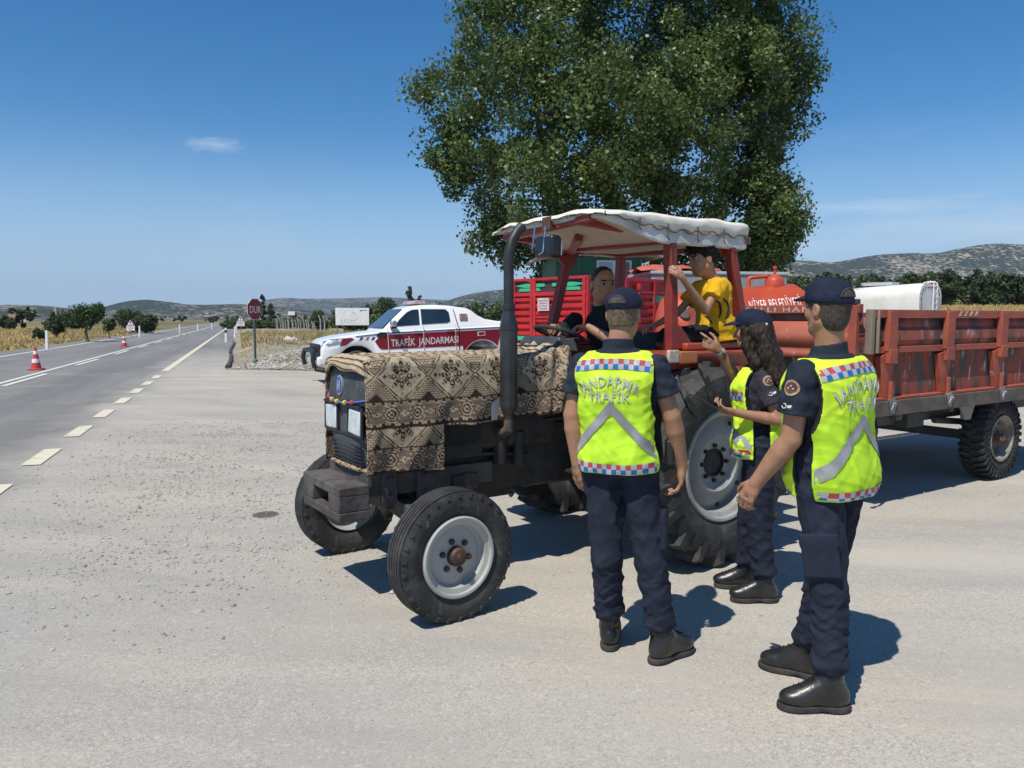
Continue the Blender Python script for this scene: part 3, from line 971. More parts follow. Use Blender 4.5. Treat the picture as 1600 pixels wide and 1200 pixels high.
# --- the big poplar behind the vehicles
TX, TY = 3.6, 23.0
def tpx(x, y, dy=0.0):
    Yd = TY + dy
    return np.array([(x - 800) / 1200 * Yd, Yd, CAM_H + (498 - y) / 1200 * Yd])
big = thing('poplar_tree', 'huge dark green poplar towering behind the tractor and the tankers', 'tree', (TX, TY, 0))
blob_px = [  # crown lobes: photo x, y, radius px, depth shift
    (720, 165, 68, 0), (705, 235, 42, -.5), (770, 95, 80, .5), (790, 20, 75, 0), (800, 190, 95, -1.5), (740, 262, 50, 0.2), (775, 325, 56, .6), (768, 358, 42, .2), (800, 370, 46, .8), (725, 285, 34, .2), (840, 385, 50, .9),
    (850, 290, 85, -2), (870, 120, 110, -1), (890, 0, 110, 0), (930, 215, 110, -2.4), (985, 70, 120, 0), (960, 330, 90, -1.5), (1010, 180, 100, -1.8),
    (1050, 240, 85, -1.6), (1060, 330, 70, -.6), (1090, 90, 110, .5), (1100, -10, 120, .5), (1160, 170, 90, 1.4), (1175, 80, 85, .6), (1180, 0, 85, .5),
    (1212, 130, 55, .2), (1200, 215, 50, .8), (1180, 270, 48, 1.2), (1150, 245, 60, .4), (1165, 300, 52, .2), (1130, 130, 80, -.4), (1170, 340, 75, .2), (1215, 330, 46, 0), (1235, 318, 26, 0), (1190, 392, 44, .2), (672, 150, 26, 0), (682, 232, 26, -.2), (1140, 400, 70, .6), (1195, 385, 36, .2),
    (1150, 440, 50, 1), (880, 400, 60, 1), (1000, 410, 70, 1.4), (1080, 420, 60, 1), (930, -100, 140, 0), (1080, -110, 140, 0), (830, -80, 100, 0), (1190, -80, 90, 0)]
blobs = []
for x, y, r, dy in blob_px:
    c = tpx(x, y, dy); rr = r / 1200 * TY
    blobs.append((c - np.array([TX, TY, 0]), (rr * 0.92, rr * 1.05, rr * 0.92)))
cc = in_blobs(blobs, 960, 0.70)
V, F, T = leaves(cc, 205, 0.46, 0.098, 0.35, None, 0.55, 1.55, 0.36)
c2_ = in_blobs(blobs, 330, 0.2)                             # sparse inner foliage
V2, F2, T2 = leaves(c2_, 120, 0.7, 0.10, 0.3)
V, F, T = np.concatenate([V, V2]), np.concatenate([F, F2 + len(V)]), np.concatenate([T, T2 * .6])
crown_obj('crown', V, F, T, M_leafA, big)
def limb(mb, a, b, ra, rb, sag=0.3, n=7):
    a, b = Vector(a), Vector(b); pts = []
    j = Vector((rng.normal(), rng.normal(), 0)) * sag
    for i in range(n):
        t = i / (n - 1); pts.append(a.lerp(b, t) + j * math.sin(t * PI) * (b - a).length * 0.12)
    mb.tube(pts, [ra + (rb - ra) * (i / (n - 1)) ** 0.8 for i in range(n)], 9)
    return pts
mb = MB()
for bx, ex in (((-0.9, 0.3), (-3.0, 0.5, 9.5)), ((0.3, 0), (0.6, 0.4, 11)), ((1.5, 0.6), (3.6, 0.8, 10)), ((0.0, 0.9), (-0.8, 1.3, 10.5))):
    p = limb(mb, (bx[0], bx[1], -0.1), ex, 0.27, 0.07, 0.8, 10)
    for k in range(3, 9):
        for q in range(2):
            c = cc[rng.integers(len(cc))]
            if np.linalg.norm(c - np.array(p[k])) < 4.2 and c[2] > p[k].z: limb(mb, p[k], c, 0.075, 0.018, 0.5, 5)
obj('trunk', mb, M_barkpale, big)

# --- roadside trees
def small_tree(name, label, X, Y, H, Wd, m=None, leaf=0.2, n=46, each=70, trunk=0.35, group=None, lean=0.0, shape='round', gz=None, bark=None):
    z0 = float(terr(X, Y)) if gz is None else gz
    t = thing(name, label, 'tree', (X, Y, z0), rng.uniform(0, 6.28), group)
    if shape == 'round':
        bl = []
        for k in range(7):
            a = rng.uniform(0, 6.28); q = rng.uniform(0.1, 0.42) * Wd / 2 * 1.2
            bl.append(((math.cos(a) * q + lean * H * .5, math.sin(a) * q, H * (trunk + (1 - trunk) * rng.uniform(0.3, 0.72))), (Wd * 0.30, Wd * 0.30, H * (1 - trunk) * 0.33)))
        sp = Wd * 0.13
    elif shape == 'column':
        bl = [((0, 0, H * q), (Wd * 0.5 * math.sin(PI * min(1, (q * .9 + .12))) ** 0.7, Wd * 0.5 * math.sin(PI * min(1, (q * .9 + .12))) ** 0.7, H * 0.14)) for q in np.linspace(0.14, 0.9, 8)]
        sp = Wd * 0.17
    else:                                           # bush down to the ground
        bl = [((rng.uniform(-.28, .28) * Wd, rng.uniform(-.28, .28) * Wd, H * rng.uniform(0.25, 0.62)), (Wd * 0.28, Wd * 0.28, H * 0.34)) for k in range(8)]
        sp = Wd * 0.13
    c = in_blobs(bl, n, 0.35)
    V, F, T = leaves(c, each, sp, leaf, 0.4)
    V[:, 2] = np.maximum(V[:, 2], 0.03)
    crown_obj('crown', V, F, T, m or M_leafB, t)
    mb = MB()
    top = c[np.argmax(c[:, 2])]
    limb(mb, (0, 0, -0.1), (lean * H * .45, 0, H * (trunk + 0.25)), Wd * 0.045 + 0.02, Wd * 0.03, 0.6)
    for k in range(5): limb(mb, (lean * H * .4, 0, H * trunk), c[rng.integers(len(c))], Wd * 0.022, 0.012, 0.5, 5)
    obj('trunk', mb, bark or M_bark, t)
    return t
g = 'trees along the far side of the road'
small_tree('fruit_tree', 'spiky leaning fruit tree nearest the far roadside, its trunk bare in dry grass', -30.3, 55, 2.9, 2.5, M_leafC, 0.13, 90, 70, 0.30, g, -0.10)
small_tree('fruit_tree', 'small thin leaning tree just right of the spiky fruit tree', -33.5, 64, 1.9, 1.5, M_leafC, 0.12, 44, 60, 0.32, g, -0.14)
small_tree('broadleaf_tree', 'dense round dark tree behind the left warning sign', -44.4, 90, 2.75, 3.8, M_leafB, 0.16, 110, 80, 0.10, g)
small_tree('broadleaf_tree', 'low rounded dark tree closing the roadside row on the right', -40.9, 86, 2.2, 2.9, M_leafB, 0.16, 90, 80, 0.04, g)
small_tree('broadleaf_tree', 'dark tree half hidden behind the spiky fruit tree on its left side', -40.5, 68.5, 2.25, 2.0, M_leafB, 0.14, 70, 80, 0.05, g)
small_tree('round_bush', 'single round green bush standing in the golden field at left', -36.9, 60, 1.0, 1.0, M_leafC, 0.10, 40, 60, 0.05, None, 0, 'bush')
small_tree('poplar_tree', 'tall dark poplar rising right behind the stop sign', -47.9, 148, 6.3, 1.7, M_leafB, 0.24, 46, 80, 0.05, 'far poplars', 0, 'column')
small_tree('poplar_tree', 'shorter bushy poplar right of the tall one behind the stop sign', -46.3, 148, 4.4, 2.0, M_leafB, 0.24, 44, 80, 0.05, 'far poplars', 0, 'column')
small_tree('poplar_tree', 'broad tall poplar above the pickup roof, left of its slim twin', -19.8, 150, 8.2, 2.1, M_leafB, 0.26, 60, 90, 0.05, 'far poplars', 0, 'column')
small_tree('poplar_tree', 'slim poplar above the pickup roof, right of its broad twin', -18.0, 150, 7.5, 1.2, M_leafB, 0.24, 44, 80, 0.05, 'far poplars', 0, 'column')
small_tree('broadleaf_tree', 'wide round treetop left of the two poplars over the pickup', -24.0, 148, 5.6, 6.0, M_leafB, 0.28, 80, 80, 0.1, 'far poplars')
small_tree('round_bush', 'leafy green tree behind the concrete fence, left of the white billboard', -22.8, 90, 3.3, 2.9, M_leafC, 0.18, 70, 80, 0.05, None, 0, 'bush')

def orchard(name, label, rows, m, each=46, n=26, leaf=0.3):
    cs = []
    for X, Y, H, Wd in rows:
        z0 = float(terr(X, Y))
        bl = [((X + rng.uniform(-.25, .25) * Wd, Y + rng.uniform(-.2, .2) * Wd, z0 + H * rng.uniform(0.25, 0.68)), (Wd * 0.3, Wd * 0.3, H * 0.34)) for k in range(4)]
        cs.append(in_blobs(bl, n, 0.4))
    V, F, T = leaves(np.concatenate(cs), each, 0.55, leaf, 0.4)
    o = crown_obj(name, V, F, T, m); tag(o, label, 'orchard', None, 'stuff'); return o
rows = []
for r_ in range(3):
    for k in range(34):
        Y = 94 + r_ * 5 + rng.uniform(-.6, .6); X = 24 + k * 2.1 + r_ * .8 + rng.uniform(-.5, .5)
        rows.append((X, Y, 3.7 + k * .022 + rng.uniform(-.5, .55), 3.4))
orchard('orchard', 'dark green orchard rows behind the straw field at right', rows, M_leafB, 52, 36, 0.34)
rows = []
for r_ in range(3):
    for k in range(22):
        Y = 72 + r_ * 6 + rng.uniform(-.6, .6); X = -15.5 + k * 1.5 + r_ * .8 + rng.uniform(-.5, .5)
        rows.append((X, Y, 2.9 + 0.5 * rng.uniform(-1, 1) + (0.35 if X > -4 else 0), 2.6))
for k in range(22):
    rows.append((-47 + k * 0.9, 126 + rng.uniform(-2, 2), 1.5 + rng.uniform(-.3, .3), 2.4))
for k in range(14):
    rows.append((-27 + k * 0.9, 120 + rng.uniform(-2, 2), 2.6 + rng.uniform(-.5, .5), 3.0))
orchard('orchard', 'green orchard rows behind the pickup and the white billboard', rows, M_leafC, 40, 24, 0.26)
rows = [(-70 - 4.2 * k + rng.uniform(-1.5, 1.5), 128 + rng.uniform(-6, 6), 3.0 + rng.uniform(-1, .8), 5.0) for k in range(22)]
rows += [(-150 + 11 * k + rng.uniform(-2, 2), 330 + rng.uniform(-10, 10), 4.5 + rng.uniform(-2, 1), 9.0) for k in range(20)]
orchard('treeline', 'hazy line of dark trees below the hills at far left', rows, M_leafB, 34, 16, 0.6)
# ================================================================== roadside things
M_white = mat('white_paint', (0.74, 0.74, 0.72), 0.5, c2=(0.55, 0.54, 0.50), ns=6, lo=0.5, hi=0.75)
M_conc = mat('concrete', (0.46, 0.44, 0.40), 0.9, c2=(0.32, 0.31, 0.28), ns=5, bump=0.3)
M_galv = mat('galvanised_steel', (0.30, 0.31, 0.32), 0.5, 0.6, c2=(0.20, 0.21, 0.21), ns=9)
M_black = mat('black_rubber', (0.018, 0.018, 0.018), 0.75, c2=(0.04, 0.039, 0.036), ns=5)
M_signred = mat('sign_red', (0.33, 0.018, 0.022), 0.45, c2=(0.25, 0.014, 0.018), ns=3)
M_signwhite = mat('sign_white', (0.78, 0.78, 0.77), 0.5)
M_ink = mat('ink', (0.02, 0.02, 0.02), 0.6)

def flat_text(txt, h, M, parent, m, name='lettering', width=None, offset=0.0, thick=0.0, spacing=1.0):
    vs, fs = text_mesh(txt, 1.0, offset, spacing)
    ys = [v.y for v in vs]; xs = [v.x for v in vs]
    k = h / 0.72
    kx = k if width is None else width / (max(xs) - min(xs))
    mb = MB(); mb.add([M @ Vector((v.x * kx, v.y * k, 0)) for v in vs], fs)
    return obj(name, mb, m, parent, smooth=0)

def regular(n, r, a0=0.0): return [(r * math.cos(a0 + 2 * PI * k / n), r * math.sin(a0 + 2 * PI * k / n)) for k in range(n)]

# stop sign
t = thing('stop_sign', 'red octagonal stop sign reading DUR on a slim grey pole', 'road sign', (-9.1, 27.2, 0.10), R_(66))
mb = MB(); mb.tube([(0, 0, -0.1), (0, 0, 1.98)], 0.042, 12); obj('pole', mb, mat('dark_pole', (0.07, 0.085, 0.10), 0.5), t)
Mp = mtx((0, -0.045, 1.88), (1, 0, 0), (0, 0, 1))
mb = MB(); mb.prism(regular(8, 0.405, PI / 8), 0.012, Mp @ Matrix.Translation((0, 0, 0))); b_ = obj('border', mb, M_signwhite, t)
mb = MB(); mb.prism(regular(8, 0.385, PI / 8), 0.012, Mp @ Matrix.Translation((0, 0, 0.006))); o = obj('sign_plate', mb, M_signred, t)
flat_text('DUR', 0.25, Mp @ Matrix.Translation((0, -0.125, 0.0145)), o, M_signwhite, width=0.56, offset=0.012)
mb = MB(); mb.lathe([(0.10, 0), (0.09, 0.10), (0.05, 0.14), (0.045, 0.14)], n=14); obj('base_collar', mb, mat('green_base', (0.10, 0.17, 0.14), 0.8), t)

def warning(label, X, Y, rz, s=1.0, zc=1.1):
    t = thing('warning_sign', label, 'road sign', (X, Y, 0), rz, 'warning signs beside the road')
    mb = MB(); mb.tube([(0, 0, -0.2), (0, 0, zc)], 0.03, 10); obj('pole', mb, M_galv, t)
    M = mtx((0, -0.05, zc), (1, 0, 0), (0, 0, 1))
    mb = MB(); mb.prism([(-0.62 * s, -0.05 * s), (0.62 * s, -0.05 * s), (0, 1.02 * s)], 0.02, M); p = obj('warning_plate', mb, M_signred, t)
    mb = MB(); mb.prism([(-0.44 * s, 0.04 * s), (0.44 * s, 0.04 * s), (0, 0.80 * s)], 0.02, M @ Matrix.Translation((0, 0, 0.006))); obj('panel_face', mb, M_signwhite, p)
    mb = MB()
    mb.prism([(-0.07 * s, 0.30 * s), (0.07 * s, 0.30 * s), (0.10 * s, 0.62 * s), (-0.10 * s, 0.62 * s)], 0.02, M @ Matrix.Translation((0, 0, 0.012)))
    mb.prism(regular(10, 0.075 * s), 0.02, M @ Matrix.Translation((0, 0.17 * s, 0.012))); obj('exclamation_mark', mb, M_ink, p)
    mb = MB(); mb.prism([(-0.62 * s, -0.85 * s), (0.62 * s, -0.85 * s), (0.62 * s, -0.08 * s), (-0.62 * s, -0.08 * s)], 0.02, M); q = obj('text_plate', mb, M_signwhite, t)
    mb = MB()
    for k, (a, b) in enumerate(((-.5, .45), (-.45, .5), (-.3, .3))):
        mb.prism([(a * s, -(0.30 + .2 * k) * s), (b * s, -(0.30 + .2 * k) * s), (b * s, -(0.22 + .2 * k) * s), (a * s, -(0.22 + .2 * k) * s)], 0.02, M @ Matrix.Translation((0, 0, 0.006)))
    obj('text_lines', mb, mat('faded_ink', (0.28, 0.20, 0.20), 0.7), q)
    return t
warning('triangular warning sign with white text plate before the dark round trees', -34.9, 70.5, R_(4), .58, 1.07)
warning('triangular warning sign with white text plate left of the stop sign', -25.0, 71.0, R_(4), .56, 1.45)

# traffic cones
def cone(label, X, Y, s):
    t = thing('traffic_cone', label, 'traffic cone', (X, Y, 0.004), 0.3, 'traffic cones on the centre line')
    R1 = mat('cone_red', (0.55, 0.045, 0.03), 0.5); W1 = mat('cone_white', (0.75, 0.75, 0.74), 0.5)
    mb = MB(); mb.box((0, 0, 0.025 * s), (0.42 * s, 0.42 * s, 0.05 * s)); obj('base', mb, R1, t, bevel=0.012)
    def r(z): return (0.165 - 0.135 * z / 0.74) * s
    zs = [0.04, 0.24, 0.37, 0.52, 0.63, 0.75]
    for k in range(5):
        mb = MB(); a, b = zs[k], zs[k + 1]; e = 0.002 * s if k % 2 else 0
        mb.lathe([(r(a) + e, a * s), (r(b) + e, b * s)] + ([(0.0, b * s)] if k == 4 else []), n=20)
        obj('reflective_sleeve' if k % 2 else 'cone_body', mb, W1 if k % 2 else R1, t)
    return t
cone('larger traffic cone with two white bands, the nearer one at the left frame edge', -15.36, 24.75, 0.98)
cone('smaller looking traffic cone farther up the centre line', -22.75, 45.1, 0.98)

# delineator posts
def delin():
    t = thing('delineator_post', 'white delineator post with black band beside the black kerb pipe', 'marker post', (0, 0, 0), 0, 'delineator posts along the road')
    mb = MB(); mb.box((0, 0, 0.45), (0.14, 0.10, 1.1), taper=(0.9, 0.6)); obj('post', mb, M_white, t)
    mb = MB(); mb.box((0, -0.002, 0.76), (0.142, 0.10, 0.17)); obj('marker_band', mb, M_ink, t)
    return t
d0 = delin(); d0.location = (-19.9, 53.5, 0.02)
for lab, (X, Y) in (('white post standing in the gravel left of the spiky fruit tree', (-25.6, 42.3)), ('white post right of the left warning sign', (-33.4, 69)),
                    ('white post on the far roadside, first one right of the dark round trees', (-38.0, 88)), ('white post on the far roadside, second one right of the dark round trees', (-41.2, 101)),
                    ('white post on the far roadside, third one right of the dark round trees', (-46, 118)), ('white post on the near roadside just left of the right warning sign', (-23.8, 66)),
                    ('white post at the far bend, close beyond the right warning sign', (-31.5, 88))):
    c_ = d0.copy(); S.collection.objects.link(c_); c_.location = (X, Y, 0.0); c_.rotation_euler = (0, rng.uniform(-.05, .05), rng.uniform(-.15, .15)); c_['label'] = lab
    e_ = [q for q in d0.children if q.name.startswith('post')][0].copy(); S.collection.objects.link(e_); e_.parent = c_

# black kerb pipe along the verge
mb = MB(); pts = []
for k in range(26):
    t_ = k / 25; s = 26.2 + t_ * 29
    p = rd(s, 1.84 + 0.06 * math.sin(t_ * 9)); pts.append((p[0], p[1], 0.05 + 0.012 * math.sin(k * 1.7)))
mb.tube(pts[:9], [0.080 + 0.010 * math.sin(i * 2.1) for i in range(9)], 12); mb.tube(pts[9:], 0.075, 12)
tag(obj('kerb_pipe', mb, mat('tar', (0.030, 0.029, 0.028), 0.8, c2=(0.10, 0.093, 0.083), ns=4, bump=0.6, bs=12)), 'black tarred pipe edging the verge beside the road', 'kerb pipe')

# white boulder
s = SDF((-.5, -.4, -.2), (.5, .4, .5), 0.02); s.ell((0, 0, .1), (.36, .22, .18)); s.ell((-.12, .02, .2), (.2, .17, .14), k=.05); s.warp(sines(3, 0.3, 0.05))
V, F = s.mesh(1)
o = link('boulder', mesh_np('boulder', V, F, [mat('pale_rock', (0.60, 0.56, 0.49), 0.9, c2=(0.42, 0.38, 0.32), ns=4, bump=0.5)]), None, (-12.5, 43.5, 0.28)); tag(o, 'pale whitish boulder lying in dry grass left of the pickup', 'boulder')
o.scale = (1.2, 1.2, 1.1)

# concrete fence with bent-top posts
t = thing('post_fence', 'row of pale concrete fence posts with bent tops before the orchard', 'fence', (0, 0, 0))
def fpost(x, y, h, lean=0.0, w=0.10):
    mb = MB(); z = float(terr(x, y))
    mb.tube([(x, y, z - 0.1), (x, y, z + h * 0.76), (x + 0.02 - .25 * h * .3, y - 0.1, z + h)], w * 0.62, 6)
    return obj('post', mb, M_conc, t)
A, B = np.array([-20.5, 78.0]), np.array([-41.0, 132.0])
for k in range(19):
    p = A + (B - A) * (k / 18) ** 1.1
    fpost(p[0] + rng.uniform(-.15, .15), p[1], 1.6 + rng.uniform(-.1, .12))
for x, y, h in ((-16.3, 67.0, 1.95), (-16.9, 68.0, 2.0), (-17.8, 69.5, 1.3), (-19.0, 73.5, 1.4)): fpost(x, y, h)
mb = MB()
for z in (0.5, 0.95, 1.4):
    mb.tube([(-16.3, 67.0, z), (-20.5, 78, z), (-41, 132, z)], 0.008, 5)
obj('wire', mb, M_galv, t)

# billboard
t = thing('billboard', 'blank white billboard with faint grey logo standing before the orchard', 'billboard', (-13.15, 63.5, 0), R_(-3))
mb = MB(); mb.box((0, 0, 1.82), (2.8, 0.10, 1.42)); p = obj('board', mb, mat('board_white', (0.74, 0.735, 0.71), 0.6, c2=(0.66, 0.65, 0.62), ns=2), t, bevel=0.015)
for sx in (-1.3, 1.3):
    mb = MB(); mb.box((sx, 0.09, 0.7), (0.09, 0.09, 1.6)); obj('leg', mb, M_galv, t)
Mb = mtx((0, -0.054, 1.82), (1, 0, 0), (0, 0, 1))
mb = MB()
mb.tube([Mb @ Vector((0.12 + 0.30 * math.cos(a), 0.02 + 0.34 * math.sin(a), 0)) for a in np.linspace(-1.9, 1.9, 14)], 0.020, 5)
mb.tube([Mb @ Vector((0.02 + 0.15 * math.cos(a), 0.12 + 0.17 * math.sin(a), 0)) for a in np.linspace(-1.4, 2.6, 12)], 0.014, 5)
for k in range(4): mb.prism([(-0.95 + .27 * k, -0.42), (-0.83 + .27 * k, -0.42), (-0.83 + .27 * k, -0.2), (-0.95 + .27 * k, -0.2)], 0.006, Mb)
mb.prism([(-1.0, -0.53), (0.25, -0.53), (0.25, -0.49), (-1.0, -0.49)], 0.006, Mb)
obj('logo', mb, mat('logo_grey', (0.50, 0.49, 0.47), 0.7), p)
mb = MB(); mb.prism([(0.62, 0.44), (0.86, 0.44), (0.92, 0.56), (0.68, 0.56)], 0.006, Mb); mb.prism([(0.95, 0.48), (1.25, 0.48), (1.25, 0.54), (0.95, 0.54)], 0.006, Mb)
obj('blue_mark', mb, mat('logo_blue', (0.08, 0.22, 0.55), 0.6), p)

t = thing('roadside_board', 'small far white signboard above the dark hedge right of the stop sign', 'signboard', (-42.9, 150, 0))
mb = MB(); mb.box((0, 0, 2.7), (1.3, 0.1, 0.75)); obj('board', mb, M_white, t)
mb = MB(); mb.box((0, 0.1, 1.2), (0.12, 0.1, 2.6)); obj('pole', mb, M_galv, t)
t = thing('utility_pole', 'slim pale lattice pole left of the spiky fruit tree', 'utility pole', (-44.6, 75.3, -0.1))
for sx in (-1, 1):
    mb = MB(); mb.bar((0.16 * sx, 0, 0), (0.07 * sx, 0, 4.6 * 0.62), 0.07, 0.07); obj('leg', mb, M_conc, t)
mb = MB()
for k in range(9): mb.bar((0.15 - .09 * k / 9, 0, .1 + .3 * k), (-(0.15 - .09 * k / 9), 0, .3 + .3 * k), 0.04, 0.04)
obj('lattice', mb, M_conc, t)
t = thing('farmhouse', 'small far farmhouse with pale walls and red roof at far left', 'house', (-300, 470, -1.2), 0.2)
t.scale = (0.8, 0.8, 0.8)
mb = MB(); mb.box((0, 0, 2.0), (14, 8, 5)); obj('wall', mb, mat('pale_render', (0.62, 0.55, 0.46), 0.9), t)
mb = MB(); mb.prism([(-4.6, 0), (4.6, 0), (0, 2.4)], 15, mtx((0, 0, 4.5), (0, 1, 0), (0, 0, 1))); obj('roof', mb, mat('roof_tile', (0.30, 0.10, 0.06), 0.9), t)
for x in (-3, 3):
    mb = MB(); mb.box((x, -4.02, 2.2), (1.6, 0.1, 1.6)); obj('window', mb, M_ink, t)
# manhole cover
t = thing('manhole_cover', 'round rusty manhole cover set in the dusty ground', 'manhole cover', (-2.08, 6.37, 0.0))
mb = MB(); mb.lathe([(0.0, 0.006), (0.098, 0.006), (0.105, 0.004), (0.11, 0.0)], n=28); p = obj('lid', mb, mat('iron', (0.085, 0.075, 0.065), 0.8, c2=(0.17, 0.15, 0.12), ns=14), t)
mb = MB()
for k in range(-3, 4): mb.box((0, k * 0.025, 0.007), (0.17 * math.sqrt(max(0.05, 1 - (k * .27) ** 2)), 0.008, 0.004))
obj('ribs', mb, mat('iron_rib', (0.13, 0.115, 0.10), 0.8), t)
# ================================================================== tractor
M_tyre = mat('tyre_rubber', (0.026, 0.026, 0.026), 0.78, c2=(0.075, 0.072, 0.066), ns=7, lo=0.45, hi=0.75, bump=0.35, bs=40, c3=(0.12, 0.11, 0.095), ns3=18, lo3=0.60, hi3=0.75)
M_rim = mat('rim_white', (0.40, 0.40, 0.375), 0.55, c2=(0.31, 0.305, 0.28), ns=5, lo=0.5, hi=0.75, c3=(0.20, 0.15, 0.10), ns3=11, lo3=0.68, hi3=0.76)
M_hub = mat('greasy_hub', (0.030, 0.022, 0.018), 0.6, c2=(0.085, 0.045, 0.030), ns=16)
M_engine = mat('oily_engine', (0.012, 0.012, 0.012), 0.6, c2=(0.032, 0.028, 0.024), ns=7, bump=0.5, bs=25)
M_frame = mat('grimy_steel', (0.055, 0.050, 0.047), 0.75, c2=(0.10, 0.088, 0.078), ns=6, bump=0.5, bs=30, c3=(0.15, 0.10, 0.07), ns3=14, lo3=0.62, hi3=0.74)
M_weight = mat('worn_cast_iron', (0.056, 0.047, 0.044), 0.8, c2=(0.105, 0.088, 0.080), ns=5, bump=0.7, bs=22, c3=(0.045, 0.04, 0.04), ns3=13, lo3=0.55, hi3=0.68)
M_redp = mat('tractor_red', (0.36, 0.060, 0.026), 0.45, c2=(0.28, 0.044, 0.024), ns=4, c3=(0.16, 0.055, 0.035), ns3=16, lo3=0.64, hi3=0.74, coat=0.1)
M_reddark = mat('cab_red', (0.27, 0.034, 0.022), 0.5, c2=(0.20, 0.028, 0.02), ns=5, c3=(0.12, 0.04, 0.03), ns3=20, lo3=0.64, hi3=0.72)
M_plast = mat('grille_plastic', (0.042, 0.046, 0.050), 0.6, c2=(0.08, 0.083, 0.085), ns=5, lo=0.45, hi=0.7, c3=(0.14, 0.13, 0.12), ns3=9, lo3=0.62, hi3=0.8)
M_exh = mat('exhaust_black', (0.016, 0.017, 0.019), 0.38, c2=(0.032, 0.032, 0.033), ns=6, spec=0.6)
M_canvas = mat('canopy_canvas', (0.70, 0.66, 0.56), 0.8, c2=(0.56, 0.51, 0.41), ns=3.5, lo=0.45, hi=0.68, bump=0.35, bs=14, c3=(0.38, 0.33, 0.25), ns3=7, lo3=0.66, hi3=0.8)
M_canin = mat('canopy_lining', (0.56, 0.50, 0.42), 0.85, c2=(0.47, 0.41, 0.33), ns=4)
M_rope = mat('cord_dark', (0.05, 0.045, 0.045), 0.8)
M_glass = mat('lamp_glass', (0.62, 0.66, 0.66), 0.12, c2=(0.50, 0.54, 0.54), ns=30, spec=0.8)
M_chrome = mat('chrome', (0.6, 0.6, 0.6), 0.2, 1.0)
M_orange = mat('amber_lens', (0.50, 0.13, 0.02), 0.25, spec=0.7)
M_clear = mat('clear_lens', (0.55, 0.46, 0.36), 0.25, c2=(0.42, 0.34, 0.26), ns=30, spec=0.7)

TY_ = R_(180 + 33.9)
tr = thing('tractor', 'old red farm tractor with black nose, white wheel rims and canvas roof', 'tractor', (0.87, 5.85, 0), TY_)

def tyre_mb(R, Wd, rr, n=56, groove=True):
    h = Wd / 2
    prof = [(rr, -h * .72), (rr + .012, -h * .80), (rr + (R - rr) * .30, -h * .97), (rr + (R - rr) * .55, -h * 1.0), (rr + (R - rr) * .80, -h * .93), (R * .975, -h * .80)]
    if groove:
        for k in (-.62, -.30, 0, .30, .62):
            prof += [(R, (k - .11) * h), (R, (k + .09) * h), (R - .014, (k + .11) * h), (R - .014, (k + .18) * h)]
    prof += [(R * .975, h * .82), (rr + (R - rr) * .80, h * .93), (rr + (R - rr) * .55, h * 1.0), (rr + (R - rr) * .30, h * .97), (rr + .012, h * .80), (rr, h * .72)]
    mb = MB(); mb.lathe(prof, ax=(0, 1, 0), n=n); return mb
def hexa(mb, P): mb.add(P, [(0, 3, 2, 1), (4, 5, 6, 7), (0, 1, 5, 4), (1, 2, 6, 5), (2, 3, 7, 6), (3, 0, 4, 7)])
def polar(r, a, y): return (r * math.sin(a), y, r * math.cos(a))
def holder(name, parent, loc, rotz=0.0, roty=0.0):
    o = bpy.data.objects.new(name, None); S.collection.objects.link(o); o.parent = parent; o.location = loc
    o.rotation_euler = (0, roty, rotz); o.empty_display_size = 0.1; return o

def front_wheel(y, sgn, turn):
    w = holder('wheel', tr, (1.955, y, 0.360), turn)
    R, Wd, rr = 0.364, 0.172, 0.222
    mb = tyre_mb(R, Wd, rr)
    for k in range(30):                                   # worn shoulder nubs
        a = 2 * PI * k / 30
        for sy in (-1, 1):
            P = [polar(R * .905, a - .02, sy * Wd * .485), polar(R * .905, a + .03, sy * Wd * .485), polar(R * .975, a + .02, sy * Wd * .43), polar(R * .975, a - .035, sy * Wd * .43)]
            Q = [(p[0] * 1.012, p[1] * 1.05, p[2] * 1.012) for p in P]
            hexa(mb, P + Q)
    obj('tyre', mb, M_tyre, w)
    s = sgn
    mb = MB()
    mb.lathe([(rr + .004, -s * .065), (rr + .004, s * .083), (rr - .004, s * .090), (rr - .016, s * .088), (rr - .020, s * .070), (rr - .045, s * .062), (rr - .050, s * .030), (rr - .056, s * .026), (0.165, s * .024), (0.163, s * .020), (0.155, s * .022), (0.10, s * .034), (0.05, s * .036), (0.0, s * .036)], ax=(0, 1, 0), n=48)
    mb.lathe([(rr - .02, -s * .06), (rr - .06, -s * .01), (0, -s * .01)], ax=(0, 1, 0), n=32)
    obj('rim', mb, M_rim, w)
    mb = MB(); mb.lathe([(0.056, s * .03), (0.055, s * .06), (0.045, s * .082), (0.02, s * .088), (0.018, s * .096), (0, s * .096)], ax=(0, 1, 0), n=20)
    for k in range(6):
        a = 2 * PI * k / 6 + .3; mb.lathe([(0.017, s * .03), (0.017, s * .050), (0.010, s * .054), (0, s * .054)], o=polar(0.086, a, 0), ax=(0, 1, 0), n=6)
    obj('hub', mb, M_hub, w)
    return w
front_wheel(0.755, 1, R_(3)); front_wheel(-0.755, -1, R_(3))

